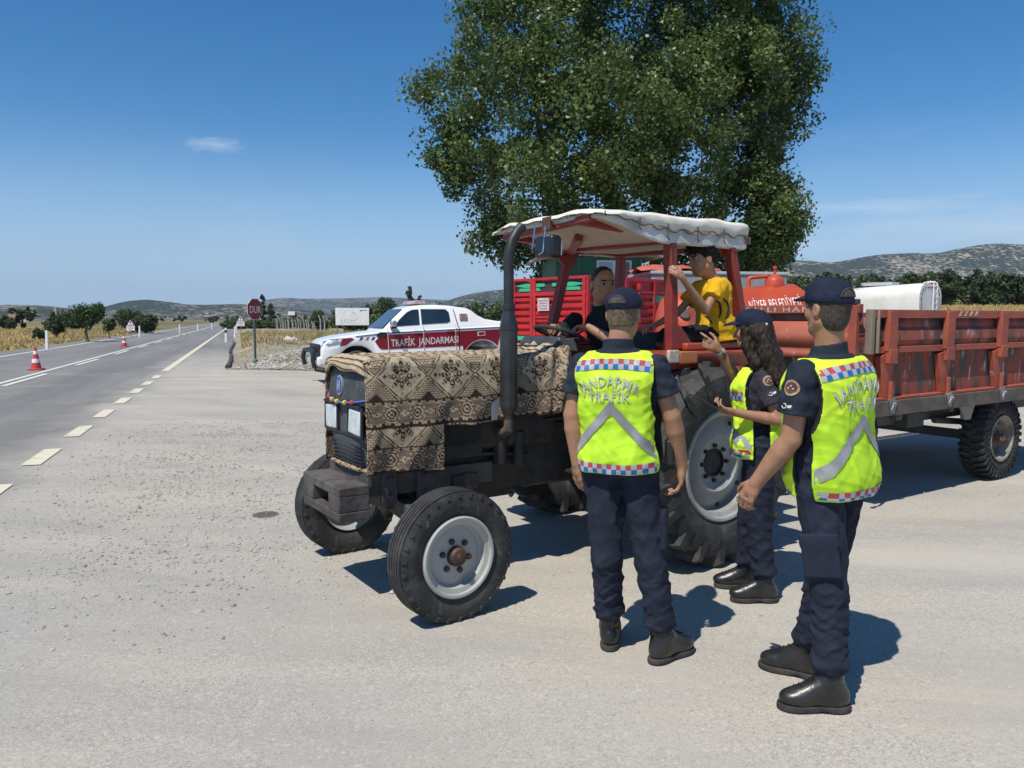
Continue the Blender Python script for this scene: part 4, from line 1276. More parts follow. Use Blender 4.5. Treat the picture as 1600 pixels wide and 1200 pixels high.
M_rim2 = mat('rim_dusty', (0.33, 0.335, 0.325), 0.6, c2=(0.24, 0.235, 0.22), ns=5, lo=0.45, hi=0.7, c3=(0.13, 0.11, 0.09), ns3=9, lo3=0.64, hi3=0.76)
M_hubdark = mat('hub_dark', (0.012, 0.012, 0.012), 0.7, c2=(0.03, 0.028, 0.026), ns=15)
def rear_wheel(y, s):
    w = holder('wheel', tr, (0, y, 0.682))
    R, Wd, rr = 0.645, 0.36, 0.375
    h = Wd / 2
    prof = [(rr, -h * .72), (rr + .03, -h * .86), (rr + .10, -h * .98), (rr + .17, -h), (R - .045, -h * .95), (R - .01, -h * .6), (R, 0), (R - .01, h * .6), (R - .045, h * .95), (rr + .17, h), (rr + .10, h * .98), (rr + .03, h * .86), (rr, h * .72)]
    mb = MB(); mb.lathe(prof, ax=(0, 1, 0), n=64)
    for k in range(19):
        for sd_ in (-1, 1):
            a0 = 2 * PI * (k + (0.5 if sd_ > 0 else 0)) / 19
            st = [(0.0, -0.012, R - .012, R + .038, .020), (0.10, 0.38, R - .016, R + .038, .021), (0.19, 0.86, R - .04, R + .034, .026), (0.235, 1.035, R - .09, R + .006, .030), (0.24, 1.04, R - .15, R - .085, .020)]
            for q in range(len(st) - 1):
                P = []
                for (da, yy, r0, r1, wd) in (st[q], st[q + 1]):
                    P.append([polar(r0, a0 + da - wd * 1.7, sd_ * yy * h), polar(r0, a0 + da + wd * 1.7, sd_ * yy * h), polar(r1, a0 + da + wd, sd_ * yy * h), polar(r1, a0 + da - wd, sd_ * yy * h)])
                A_, B_ = P
                mb.add(A_ + B_, [(0, 1, 5, 4), (1, 2, 6, 5), (2, 3, 7, 6), (3, 0, 4, 7), (0, 3, 2, 1), (4, 5, 6, 7)])
    obj('tyre', mb, M_tyre, w)
    mb = MB()
    mb.lathe([(rr + .006, -s * .13), (rr + .008, s * .145), (rr - .002, s * .155), (rr - .018, s * .152), (rr - .022, s * .125), (rr - .05, s * .11), (rr - .055, s * .02), (rr - .085, s * .0)], ax=(0, 1, 0), n=56)
    obj('rim', mb, M_rim2, w)
    mb = MB()
    mb.lathe([(rr - .052, s * .012), (0.29, s * .026), (0.255, s * .05), (0.205, s * .085), (0.185, s * .085), (0.150, s * .045), (0.135, s * .04), (0.095, s * .04)], ax=(0, 1, 0), n=48)
    obj('disc', mb, M_rim2, w)
    mb = MB(); mb.lathe([(0.1, s * .03), (0.098, s * .046), (0.085, s * .048), (0.08, s * .030), (0.0, s * .026)], ax=(0, 1, 0), n=24)
    obj('hub', mb, M_hubdark, w)
    for k in range(8):
        a = 2 * PI * k / 8; mb = MB(); mb.lathe([(0.015, s * .03), (0.015, s * .06), (0, s * .062)], o=polar(0.118, a, 0), ax=(0, 1, 0), n=6); obj('wheel_nut', mb, M_hubdark, w)
        a += .2; mb = MB(); mb.lathe([(0.014, s * .015), (0.014, s * .035), (0, s * .037)], o=polar(0.30, a, 0), ax=(0, 1, 0), n=6); obj('wheel_nut', mb, M_hubdark, w)
    return w
rear_wheel(0.84, 1); rear_wheel(-0.84, -1)

# nose and bonnet
mb = MB(); mb.box((1.55, 0, 1.10), (1.36, 0.58, 0.56)); obj('bonnet', mb, M_engine, tr, bevel=0.05, seg=3)
def nose():
    mb = MB()
    # front shell: rounded front seen from above, slightly leaning
    G = []
    for z, x, w in ((0.775, 2.255, .300), (0.83, 2.262, .305), (0.95, 2.272, .315), (0.965, 2.262, .316), (1.13, 2.262, .322), (1.145, 2.280, .322), (1.155, 2.286, .322), (1.20, 2.284, .320), (1.30, 2.275, .312), (1.36, 2.262, .300), (1.40, 2.235, .288)):
        row = []
        for q in np.linspace(-1, 1, 21):
            yy = w * math.sin(q * PI / 2) if abs(q) > .999 else w * (1 - (1 - abs(q)) ** 1.9) * (1 if q > 0 else -1)
            yy = w * q
            xx = x - 0.05 * abs(q) ** 3.0
            row.append((xx, yy, z))
        row = [(row[0][0] - .22, row[0][1], z)] + row + [(row[-1][0] - .22, row[-1][1], z)]
        G.append(row)
    mb.sheet(G)
    return mb
o = obj('grille', nose(), M_plast, tr, smooth=40)
mb = MB()
for k in range(6):
    z = 0.80 + k * 0.022; mb.box((2.262, 0, z), (0.012, 0.50, 0.005))
for y in (-0.02, 0.02): mb.box((2.268, y * 8, 1.05), (0.02, 0.012, 0.17))
mb.box((2.279, 0, 1.143), (0.02, 0.56, 0.012)); mb.box((2.270, 0, 0.966), (0.016, 0.57, 0.010))
obj('grille_ribs', mb, mat('rib_black', (0.02, 0.021, 0.023), 0.6), o)
for y in (-0.185, 0.185):
    M = mtx((2.268, y, 1.055), (0, 1, 0), (-0.02, 0, 1))
    mb = MB(); mb.prism([(-.092, -.075), (.082, -.083), (.092, .066), (-.078, .075)] if y > 0 else [(.092, -.075), (.078, .075), (-.092, .066), (-.082, -.083)][::1], 0.028, M)
    l_ = obj('headlight', mb, M_glass, tr, bevel=0.012, seg=3)
    mb = MB(); mb.tube([M @ Vector(p) for p in ((-.10, -.085, .004), (.10, -.085, .004), (.10, .078, .004), (-.10, .078, .004))], 0.010, 6, closed=True)
    obj('surround', mb, mat('lamp_frame', (0.022, 0.024, 0.026), 0.6), l_)
M = mtx((2.285, -0.005, 1.255), (0, 1, 0), (-0.05, 0, 1))
mb = MB(); mb.prism([(.043 * math.cos(a), .060 * math.sin(a)) for a in np.linspace(0, 2 * PI, 25)[:-1]], 0.012, M); e_ = obj('badge', mb, mat('badge_silver', (0.55, 0.57, 0.6), 0.3, 0.6), tr)
mb = MB(); mb.prism([(.034 * math.cos(a), .050 * math.sin(a)) for a in np.linspace(0, 2 * PI, 25)[:-1]], 0.012, M @ Matrix.Translation((0, 0, .003))); obj('badge_face', mb, mat('badge_blue', (0.03, 0.08, 0.36), 0.35), e_)
mb = MB()
for p in ([(-.020, -.03), (-.008, -.03), (-.008, .03), (-.020, .022)], [(.008, -.03), (.020, -.022), (.020, .03), (.008, .03)], [(-.012, -.006), (.012, -.012), (.012, 0.0), (-.012, .006)]):
    mb.prism(p, 0.012, M @ Matrix.Translation((0, 0, .0055)))
obj('badge_mark', mb, mat('badge_mark', (0.50, 0.55, 0.66), 0.3, 0.5), e_)

# front frame, weight block, axle
mb = MB()
mb.box((2.395, 0.0, 0.60), (0.06, 0.60, 0.035)); 
mb = MB()                                                # hollow cast box, open to the front
mb.box((2.33, 0, 0.672), (0.19, 0.60, 0.055)); mb.box((2.33, 0, 0.525), (0.19, 0.60, 0.055))
mb.box((2.33, 0.215, 0.6), (0.188, 0.168, 0.096)); mb.box((2.33, -0.215, 0.6), (0.188, 0.168, 0.096)); mb.box((2.26, 0, 0.6), (0.05, 0.27, 0.094))
obj('front_weight', mb, M_weight, tr, bevel=0.008)
mb = MB()
mb.box((2.17, 0, 0.70), (0.14, 0.52, 0.13)); mb.box((2.235, 0, 0.722), (0.03, 0.60, 0.085))
for y in (-.23, .23):
    mb.box((1.80, y, 0.675), (0.86, 0.05, 0.13)); mb.box((2.10, y * 1.14, 0.66), (0.10, 0.03, 0.20)); mb.box((1.86, y * 1.14, 0.66), (0.11, 0.03, 0.20))
for y in (-.17, -.02, .1): mb.box((2.252, y, 0.76), (0.02, 0.05, 0.03))
for x in (2.10, 1.86):
    for z in (.61, .71): mb.lathe([(0.018, 0), (0.018, 0.022), (0, 0.022)], o=(x, .277, z), ax=(0, 1, 0), n=8)
obj('front_frame', mb, M_frame, tr, bevel=0.006)
mb = MB()
mb.bar((1.955, -.66, 0.45), (1.955, 0, 0.52), 0.10, 0.11); mb.bar((1.955, .66, 0.45), (1.955, 0, 0.52), 0.10, 0.11)
mb.tube([(1.955, .63, 0.58), (1.955, .65, 0.30)], 0.05, 14); mb.tube([(1.955, -.63, 0.58), (1.955, -.65, 0.30)], 0.05, 14)
mb.tube([(1.955, .64, 0.368), (1.955, .76, 0.368)], 0.035, 12); mb.tube([(1.955, -.64, 0.368), (1.955, -.76, 0.368)], 0.035, 12)
mb.box((1.955, 0, 0.56), (0.2, 0.22, 0.16))
mb.tube([(1.83, .60, 0.42), (1.83, -.60, 0.42)], 0.018, 10)
obj('front_axle', mb, M_frame, tr, bevel=0.006)
# engine, gearbox, rear axle
mb = MB()
mb.box((1.45, 0, 0.80), (0.80, 0.44, 0.50)); mb.box((1.5, 0, 0.55), (0.66, 0.34, 0.14)); mb.box((1.62, .25, 0.90), (0.30, 0.08, 0.22))
mb.tube([(1.32, .26, 0.72), (1.32, .26, 0.94)], 0.05, 14); mb.tube([(1.18, .27, 0.70), (1.18, .27, 0.92)], 0.042, 14)
mb.tube([(1.78, .24, 0.72), (1.70, .27, 0.80), (1.45, .27, 0.80), (1.1, .26, 0.76)], 0.012, 8); mb.tube([(1.7, .25, 0.98), (1.3, .28, 0.96), (1.0, .25, 0.9)], 0.010, 8)
for k in range(4): mb.box((1.22 + k * .16, .235, 1.0), (0.10, 0.05, 0.09))
mb.box((1.58, .24, 0.63), (0.18, 0.07, 0.10))
obj('engine', mb, M_engine, tr, bevel=0.015)
mb = MB()
mb.box((0.72, 0, 0.74), (0.78, 0.40, 0.44)); mb.box((0.1, 0, 0.70), (0.62, 0.50, 0.52)); mb.tube([(0, -.80, .682), (0, .80, .682)], [.10, .10], 18)
mb.lathe([(.19, .22), (.17, .36), (.12, .46)], ax=(0, 1, 0), o=(0, 0, .682), n=20); mb.lathe([(.19, -.22), (.17, -.36), (.12, -.46)], ax=(0, 1, 0), o=(0, 0, .682), n=20)
obj('gearbox', mb, M_engine, tr, bevel=0.02)
mb = MB()
mb.box((0.62, .44, 0.62), (0.36, 0.40, 0.025)); mb.box((0.62, -.44, 0.62), (0.36, 0.40, 0.025))
mb.box((0.60, .52, 0.46), (0.26, 0.18, 0.02)); mb.bar((0.72, .60, .46), (.72, .60, .62), .03, .02); mb.bar((0.48, .60, .46), (.48, .60, .62), .03, .02)
mb.box((0.72, 0, 0.985), (0.55, 0.62, 0.02))
obj('footplate', mb, M_engine, tr, bevel=0.004)
mb = MB(); mb.box((0.86, 0.0, 1.22), (0.10, 0.52, 0.50)); mb.box((0.74, 0, 1.35), (0.20, 0.44, 0.26)); obj('bulkhead', mb, M_engine, tr, bevel=0.02)
mb = MB(); mb.add([(0.845, -.25, 1.44), (0.845, .25, 1.44), (0.80, .21, 1.530), (0.80, -.21, 1.530), (0.66, -.25, 1.42), (0.66, .25, 1.42), (0.66, .21, 1.50), (0.66, -.21, 1.50)], [(0, 1, 2, 3), (5, 4, 7, 6), (3, 2, 6, 7), (1, 5, 6, 2), (4, 0, 3, 7), (0, 4, 5, 1)])
obj('dashboard', mb, mat('dash_grey', (0.055, 0.06, 0.065), 0.5, c2=(0.04, 0.043, 0.046), ns=8), tr, bevel=0.012)
mb = MB(); c = Vector((0.645, 0.0, 1.545)); ax = Vector((-0.30, 0, 0.95)).normalized(); u = Vector((0, 1, 0)); w = ax.cross(u)
mb.tube([c + (u * math.cos(a) + w * math.sin(a)) * 0.175 for a in np.linspace(0, 2 * PI, 33)[:-1]], 0.014, 8, closed=True)
for a in (0.3, 2.4, 4.5): mb.tube([c - ax * .03, c + (u * math.cos(a) + w * math.sin(a)) * 0.18], 0.009, 6)
mb.tube([c - ax * .02, c - ax * .30], 0.022, 10)
obj('steering_wheel', mb, M_black, tr)
mb = MB(); mb.box((0.02, 0, 1.10), (0.46, 0.46, 0.12)); mb.box((-0.20, 0, 1.34), (0.10, 0.46, 0.42), rot=Matrix.Rotation(R_(-10), 3, 'Y')); mb.box((0, 0, .99), (.24, .24, .16))
obj('seat', mb, mat('seat_vinyl', (0.02, 0.02, 0.021), 0.55), tr, bevel=0.04, seg=3)

# fenders
def fender(s):
    mb = MB()
    xs = np.linspace(-.74, .60, 15)
    def top(x): return 1.435 - 0.10 * max(0, (x - .30) / .3) ** 2 - 0.08 * max(0, (-x - .45) / .3) ** 2
    G = [[(x, s * .34, top(x)), (x, s * .66, top(x)), (x, s * .79, top(x) - .002), (x, s * .805, top(x) - .016), (x, s * .805, top(x) - .115)] for x in xs]
    mb.sheet(G)
    G = [[(x, s * .34, top(x)), (x, s * .34, 0.95 if abs(x) > .45 else .98)] for x in xs]
    mb.sheet(G)
    o = obj('fender', mb, M_redp, tr, smooth=30)
    sm = o.modifiers.new('thickness', 'SOLIDIFY'); sm.thickness = 0.012; sm.offset = -1
    if s > 0:
        mb = MB(); mb.box((0.335, .815, 1.405), (0.10, 0.028, 0.085)); obj('side_lamp', mb, M_clear, o, bevel=0.008)
        mb = MB(); mb.box((0.20, .815, 1.395), (0.166, 0.028, 0.085)); obj('indicator', mb, M_orange, o, bevel=0.008)
    mb = MB(); mb.box((-.20, s * .60, 1.462), (0.68, 0.30, 0.05)); mb.box((-.52, s * .60, 1.52), (.05, .30, .12)); obj('fender_seat', mb, M_redp, o, bevel=0.012)
    return o
fender(1); fender(-1)

# roof frame: four posts, beams and gussets
def post(a, b, w=.075, h=.06):
    mb = MB(); mb.bar(a, b, w, h, up=(1, 0, 0)); return obj('post', mb, M_reddark, tr, bevel=0.006)
post((0.19, .66, 1.43), (0.225, .66, 2.19)); post((-.56, .66, 1.43), (-.36, .66, 2.17)); post((0.34, -.56, 1.40), (0.10, -.56, 2.25)); post((-.42, -.58, 1.43), (-.46, -.58, 2.25))
mb = MB()
mb.prism([(0.10, 1.45), (0.24, 1.45), (0.24, 1.62), (0.155, 1.60), (0.04, 1.475), (-.02, 1.45)], 0.014, mtx((0, .70, 0), (1, 0, 0), (0, 0, 1)))
obj('gusset', mb, M_reddark, tr); mb = MB(); mb.prism([(0.06, 2.18), (0.36, 2.14), (0.30, 2.05), (0.21, 1.98), (0.15, 2.02)], 0.014, mtx((-.06, -.53, .06), (1, 0, 0), (0, 0, 1)))
obj('gusset', mb, M_reddark, tr); mb = MB(); mb.prism([(-.24, 2.18), (-.44, 2.18), (-.46, 2.08), (-.41, 2.05)], 0.014, mtx((0, .62, 0), (1, 0, 0), (0, 0, 1)))
obj('gusset', mb, M_reddark, tr)
mb = MB()
mb.bar((0.21, -.66, 2.195), (0.23, .68, 2.175), .07, .055); mb.bar((-.42, -.66, 2.195), (-.37, .68, 2.155), .07, .055)
mb.bar((0.88, .50, 2.27), (-.46, .66, 2.15), .055, .05); mb.bar((0.72, -.48, 2.26), (-.46, -.55, 2.185), .055, .05); mb.bar((0.73, -.56, 2.255), (.89, .66, 2.275), .05, .045)
mb.bar((0.12, -.55, 2.17), (0.55, .1, 2.22), .055, .05)
obj('roof_beam', mb, M_reddark, tr, bevel=0.006)
# canopy: canvas over a tray frame whose front part lifts
def canopy():
    def low(x, y): return 2.165 + 0.125 * smooth01((x - .28) / .62) + 0.022 * (-y) / .7 * 0.6
    xs = np.linspace(-.50, .91, 40); ys = np.linspace(-.70, .70, 31)
    wr = sines(21, 0.34, 0.006)
    G = []
    for x in xs:
        row = []
        for y in ys:
            q = (abs(y) / .70); ex = max((x - .91) / .1 + 1, (-.50 - x) / .08 + 1, 0)
            z = 2.345 - 0.022 * q ** 6 - 0.012 * ex ** 2 + float(wr(np.array(x), np.array(y), np.array(0.0))) * (0.6 + .6 * q) - 0.006 * math.sin(x * 9) * q ** 3 - 0.03 * (x + .5) / 1.4 * 0 
            row.append((x, y, z))
        G.append(row)
    mb = MB(); mb.sheet(G)
    top = obj('canopy', mb, M_canvas, tr, smooth=60)
    # valance of canvas and the white frame lip below it
    loop = [(x, .70) for x in xs] + [(.91, y) for y in ys[::-1]] + [(x, -.70) for x in xs[::-1]] + [(-.50, y) for y in ys]
    zt = {}
    for row in G:
        for p in row: zt[(round(p[0], 4), round(p[1], 4))] = p[2]
    w2 = sines(5, 0.12, 0.006); rows = []
    for x, y in loop:
        t_ = zt[(round(x, 4), round(y, 4))]; b_ = low(x, y)
        mid = t_ + (b_ - t_) * (0.52 + 0.10 * math.sin(x * 31 + y * 27)); ox = (1 if x > .9 else (-1 if x < -.49 else 0)); oy = (1 if y > .69 else (-1 if y < -.69 else 0))
        j = float(w2(np.array(x), np.array(y), np.array(0.)))
        rows.append([(x, y, t_), (x + ox * (.014 + j), y + oy * (.014 + j), t_ - .022), (x + ox * (.010 + j * .8), y + oy * (.010 + j * .8), (t_ + mid) / 2 - .005), (x + ox * (.006 + j), y + oy * (.006 + j), mid)])
    mb = MB(); mb.sheet(rows); v_ = obj('canvas_flap', mb, M_canvas, top, smooth=60)
    sm = v_.modifiers.new('thickness', 'SOLIDIFY'); sm.thickness = 0.005
    rows = [[(x * .999, y * .998, zt[(round(x, 4), round(y, 4))] - .02), (x * .999, y * .998, low(x, y)), (x * .999 - .012 * np.sign(x), y * .998 - .012 * np.sign(y), low(x, y) - .012), (x - .035 * np.sign(x), y - .035 * np.sign(y), low(x, y) - .002)] for x, y in loop]
    mb = MB(); mb.sheet(rows); obj('roof_lip', mb, mat('lip_white', (0.60, 0.60, 0.57), 0.6, c2=(0.42, 0.40, 0.36), ns=4, c3=(0.25, 0.15, 0.09), ns3=9, lo3=.66, hi3=.74), top, smooth=30)
    mb = MB(); mb.sheet([[(x, y, low(x, y) + .004 + 0.012 * math.cos(y * 2)) for y in np.linspace(-.69, .69, 13)] for x in np.linspace(-.49, .90, 22)])
    obj('lining', mb, M_canin, top, smooth=50)
    mb = MB()                                            # lacing
    pts = []
    for i, (x, y) in enumerate(loop[:len(xs) + len(ys)]):
        t_ = zt[(round(x, 4), round(y, 4))]; b_ = low(x, y); f_ = 0.62 if i % 4 < 2 else 0.50
        pts.append((x + (.018 if x > .9 else 0), y + (.018 if y > .69 else 0), t_ + (b_ - t_) * f_))
    mb.tube(pts, 0.0035, 5)
    for x, y in ((.84, .70), (.55, .70), (.30, .70), (.02, .70), (-.24, .70), (.91, .42), (.91, .1), (.91, -.25), (.91, -.5)):
        t_ = 2.33; b_ = low(x, y); ox = .02 if x > .9 else 0; oy = .02 if y > .69 else 0
        mb.tube([(x + ox, y + oy, t_ + (b_ - t_) * .35), (x + ox + .01, y + oy + .004, t_ + (b_ - t_) * .8), (x + ox * 1.3 - .012, y + oy, b_ + .012)], 0.004, 5)
    obj('lacing', mb, M_rope, top)
    mb = MB(); mb.box((0.915, 0.17, 2.285), (0.03, 0.10, 0.085)); obj('rusty_plate', mb, mat('rust_plate', (0.12, 0.055, 0.035), 0.85, c2=(0.06, 0.03, 0.025), ns=20), top)
    mb = MB(); mb.box((-.50, .69, 2.205), (.05, .05, .05)); obj('corner_cap', mb, mat('torn_edge', (0.16, 0.10, 0.07), 0.9), top)
    for o in [top] + list(top.children):                   # the old frame stands a little out of square
        me = o.data; a = np.zeros(len(me.vertices) * 3, np.float32); me.vertices.foreach_get('co', a); a = a.reshape(-1, 3)
        y0 = a[:, 1].copy(); a[:, 1] = np.where(y0 < 0, y0 * .87, y0)
        a[:, 0] -= 0.11 * (.70 - y0) / 1.4 * smooth01((a[:, 0] + .5) / 1.4)
        me.vertices.foreach_set('co', a.ravel()); me.update()
canopy()
# hanging mirror
mb = MB(); mb.tube([(0.93, .22, 2.26), (0.95, .22, 2.09), (.97, .20, 2.07)], 0.006, 6); mb.tube([(0.93, .10, 2.26), (0.95, .10, 2.12), (.97, .13, 2.09)], 0.006, 6); obj('mirror_bracket', mb, M_chrome, tr)
mb = MB(); mb.box((0.90, .21, 2.125), (0.09, 0.20, 0.15)); o = obj('mirror', mb, mat('mirror_housing', (0.012, 0.018, 0.028), 0.35), tr, bevel=0.025, seg=3)
mb = MB(); mb.box((0.85, .21, 2.125), (0.012, 0.16, 0.11)); obj('mirror_glass', mb, M_chrome, o)
# exhaust
X, Y = 1.325, .375
mb = MB()
mb.tube([(X + .02, .25, 0.94), (X + .005, .32, 0.925), (X, Y, 0.96), (X, Y, 1.02), (X, Y, 1.06)], [.032, .033, .034, .030, .030], 14)
obj('exhaust_elbow', mb, mat('rusty_pipe', (0.10, 0.07, 0.05), 0.8, c2=(0.05, 0.04, 0.035), ns=12), tr)
mb = MB(); mb.lathe([(0.0, 1.02), (0.030, 1.02), (0.032, 1.055), (0.053, 1.09), (0.055, 1.11), (0.055, 1.60), (0.053, 1.62), (0.036, 1.69), (0.034, 1.72), (0.0, 1.72)], o=(X, Y, 0), n=26)
mb.lathe([(.057, 1.11), (.058, 1.125), (.057, 1.14)], o=(X, Y, 0), n=26); mb.lathe([(.057, 1.58), (.058, 1.59), (.057, 1.60)], o=(X, Y, 0), n=26)
obj('muffler', mb, M_exh, tr)
mb = MB(); mb.tube([(X, Y, 1.70), (X, Y, 1.98), (X - .005, Y, 2.06), (X - .025, Y, 2.13), (X - .065, Y, 2.19), (X - .10, Y, 2.225)], [.032] * 6, 20, cap=False)
mb.tube([(X - .10, Y, 2.224), (X - .065, Y, 2.19), (X - .025, Y, 2.13)], [.028] * 3, 16, cap=False)
mb.lathe([(.038, 1.70), (.040, 1.71), (.040, 1.73), (.038, 1.74)], o=(X, Y, 0), n=20); mb.box((X, Y + .035, 1.72), (.02, .03, .015))
obj('exhaust_pipe', mb, mat('pipe_black', (0.017, 0.018, 0.020), 0.5, c2=(0.032, 0.032, 0.032), ns=10), tr)
mb = MB(); mb.box((X + .06, .335, 1.115), (0.085, 0.008, 0.20)); obj('heat_shield', mb, mat('shield_grey', (0.24, 0.27, 0.29), 0.5, 0.3), tr, bevel=0.003)
# drawbar
mb = MB(); mb.bar((-.2, 0, .42), (-.72, 0, .42), .09, .03); mb.box((-.42, 0, .62), (.14, .22, .34)); obj('drawbar', mb, M_engine, tr, bevel=.005)

# bead cord across the nose
mb = MB()
P0 = [(2.296 - 0.05 * abs(q) ** 3, .30 * q, 1.185 - .030 * (1 - q * q)) for q in np.linspace(-1, 1, 21)]
mb.tube(P0, 0.0065, 6)
mb.v = [tuple(Matrix.Rotation(TY_, 3, 'Z') @ Vector(v) + Vector((0.87, 5.85, 0))) for v in mb.v]
gar = tag(obj('bead_cord', mb, mat('cord_blue', (0.07, 0.14, 0.42), 0.7)), 'blue cord with red and yellow beads strung across the tractor nose', 'bead cord')
for k, (i, cc_) in enumerate(((3, 0), (6, 1), (9, 1), (13, 1), (16, 0))):
    c1 = Matrix.Rotation(TY_, 3, 'Z') @ Vector(P0[i]) + Vector((0.87, 5.85, 0)); d1 = (Matrix.Rotation(TY_, 3, 'Z') @ (Vector(P0[i + 1]) - Vector(P0[i - 1]))).normalized()
    mb = MB(); mb.lathe([(0.0, -.017), (.012, -.016), (.016, 0), (.012, .016), (0, .017)], o=c1, ax=d1, n=10)
    obj('bead', mb, (mat('bead_red', (0.42, 0.05, 0.05), .5) if cc_ == 0 else mat('bead_yellow', (0.62, 0.40, 0.04), .5)), gar)

# ------------------------------------------------------------------ the rug over the bonnet
def rug_col(u, v):
    """woven pattern; u along the tractor (m), v down from the bonnet edge (m); -> rgb index 0 beige 1 brown 2 dark 3 mid"""
    K = 0.0062
    def lozenge(u, v, vc, P, Hh):
        x = ((u + P / 2) % P) - P / 2; y = v - vc
        return abs(x) / (P / 2) + abs(y) / Hh, x, y
    beige, brown, dark, mid = (0.44, 0.355, 0.235), (0.095, 0.058, 0.042), (0.046, 0.027, 0.022), (0.205, 0.155, 0.108)
    uq, vq = round(u / K), round(v / K)
    u, v = uq * K, vq * K
    def stars(v, v0, v1):
        # dark band with stepped stars and diamonds
        h = (v - v0) / (v1 - v0)
        if h < .03 or h > .97: return dark
        if h < .15 or h > .85:                         # little lozenge border
            x = (u % .056) - .028; y = ((h if h < .15 else h - .82) - .09) * (v1 - v0)
            d = abs(x) / .026 + abs(y) / .012
            return dark if d < .75 else (beige if d < 1.15 else mid)
        x = ((u + .01) % .165) - .0825; y = (h - .5) * (v1 - v0)
        ax_, ay = abs(x), abs(y)
        st = max(ax_ + .55 * (round(ay / .0125) * .0125), ay * 1.05 + .25 * ax_)
        r = st / .0620
        if r < .16: return dark
        if r < .30: return beige
        if r < .52: return dark if (uq + vq) % 2 else brown
        if r < .66: return beige
        if r < .84: return brown
        if r < .98 and (round(ay / .0125) % 2 == 0): return beige
        xx = ax_ - .0825
        d = abs(xx) / .020 + ay / .018
        if d < .5: return dark
        if d < 1.0: return beige
        return mid if (uq % 2 or vq % 3 == 0) else brown
    def medal(v, vc, Hh, P=0.33):
        d, x, y = lozenge(u, v, vc, P, Hh)
        if d > 1.0:                                    # triangles between the lozenges
            e = (d - 1.0)
            if e < .07: return beige
            if e < .12: return dark
            m_ = (uq + vq) % 4, (uq - vq) % 4
            if e > .62: return dark
            return mid if (m_[0] in (0,) or m_[1] in (0,)) else (brown if vq % 2 else beige)
        if .93 < d: return dark
        if d > .76: return beige
        # snowflake
        r = math.hypot(x / .105, y / .105); a = math.atan2(y, x)
        t8 = abs(((a / (PI / 4)) % 1) - .5)
        ax_, ay = abs(x), abs(y)
        if r < .10: return beige
        if r < .82 - .38 * (0.5 - t8) * 0:
            lob = math.cos(8 * a) * .5 + .5
            if r < .42 + .42 * lob:
                k1 = (round(ax_ / .0125) + round(ay / .0125)) % 2
                ring = round(r / .115) % 2
                if t8 < .06: return beige
                return dark if (ring or k1) else beige
        dd = abs(ax_ - .118) / .022 + ay / .020
        if dd < .5: return brown
        if dd < 1.0: return dark
        dd = abs(ay - .118) / .022 + ax_ / .020
        if dd < .8: return dark
        return beige if (uq * 7 + vq * 3) % 11 else mid
    if v < -0.02:                                      # the top: stripes across
        w = (v + 10) % .09
        return beige if w < .055 else (mid if w < .07 else brown)
    if v < .245: return medal(v, .105, .150)
    if v < .395: return stars(v, .245, .395)
    if v < .405: return dark
    if v < .520: return medal(v, .395, .150)
    if v < .665: return stars(v, .520, .665)
    return beige
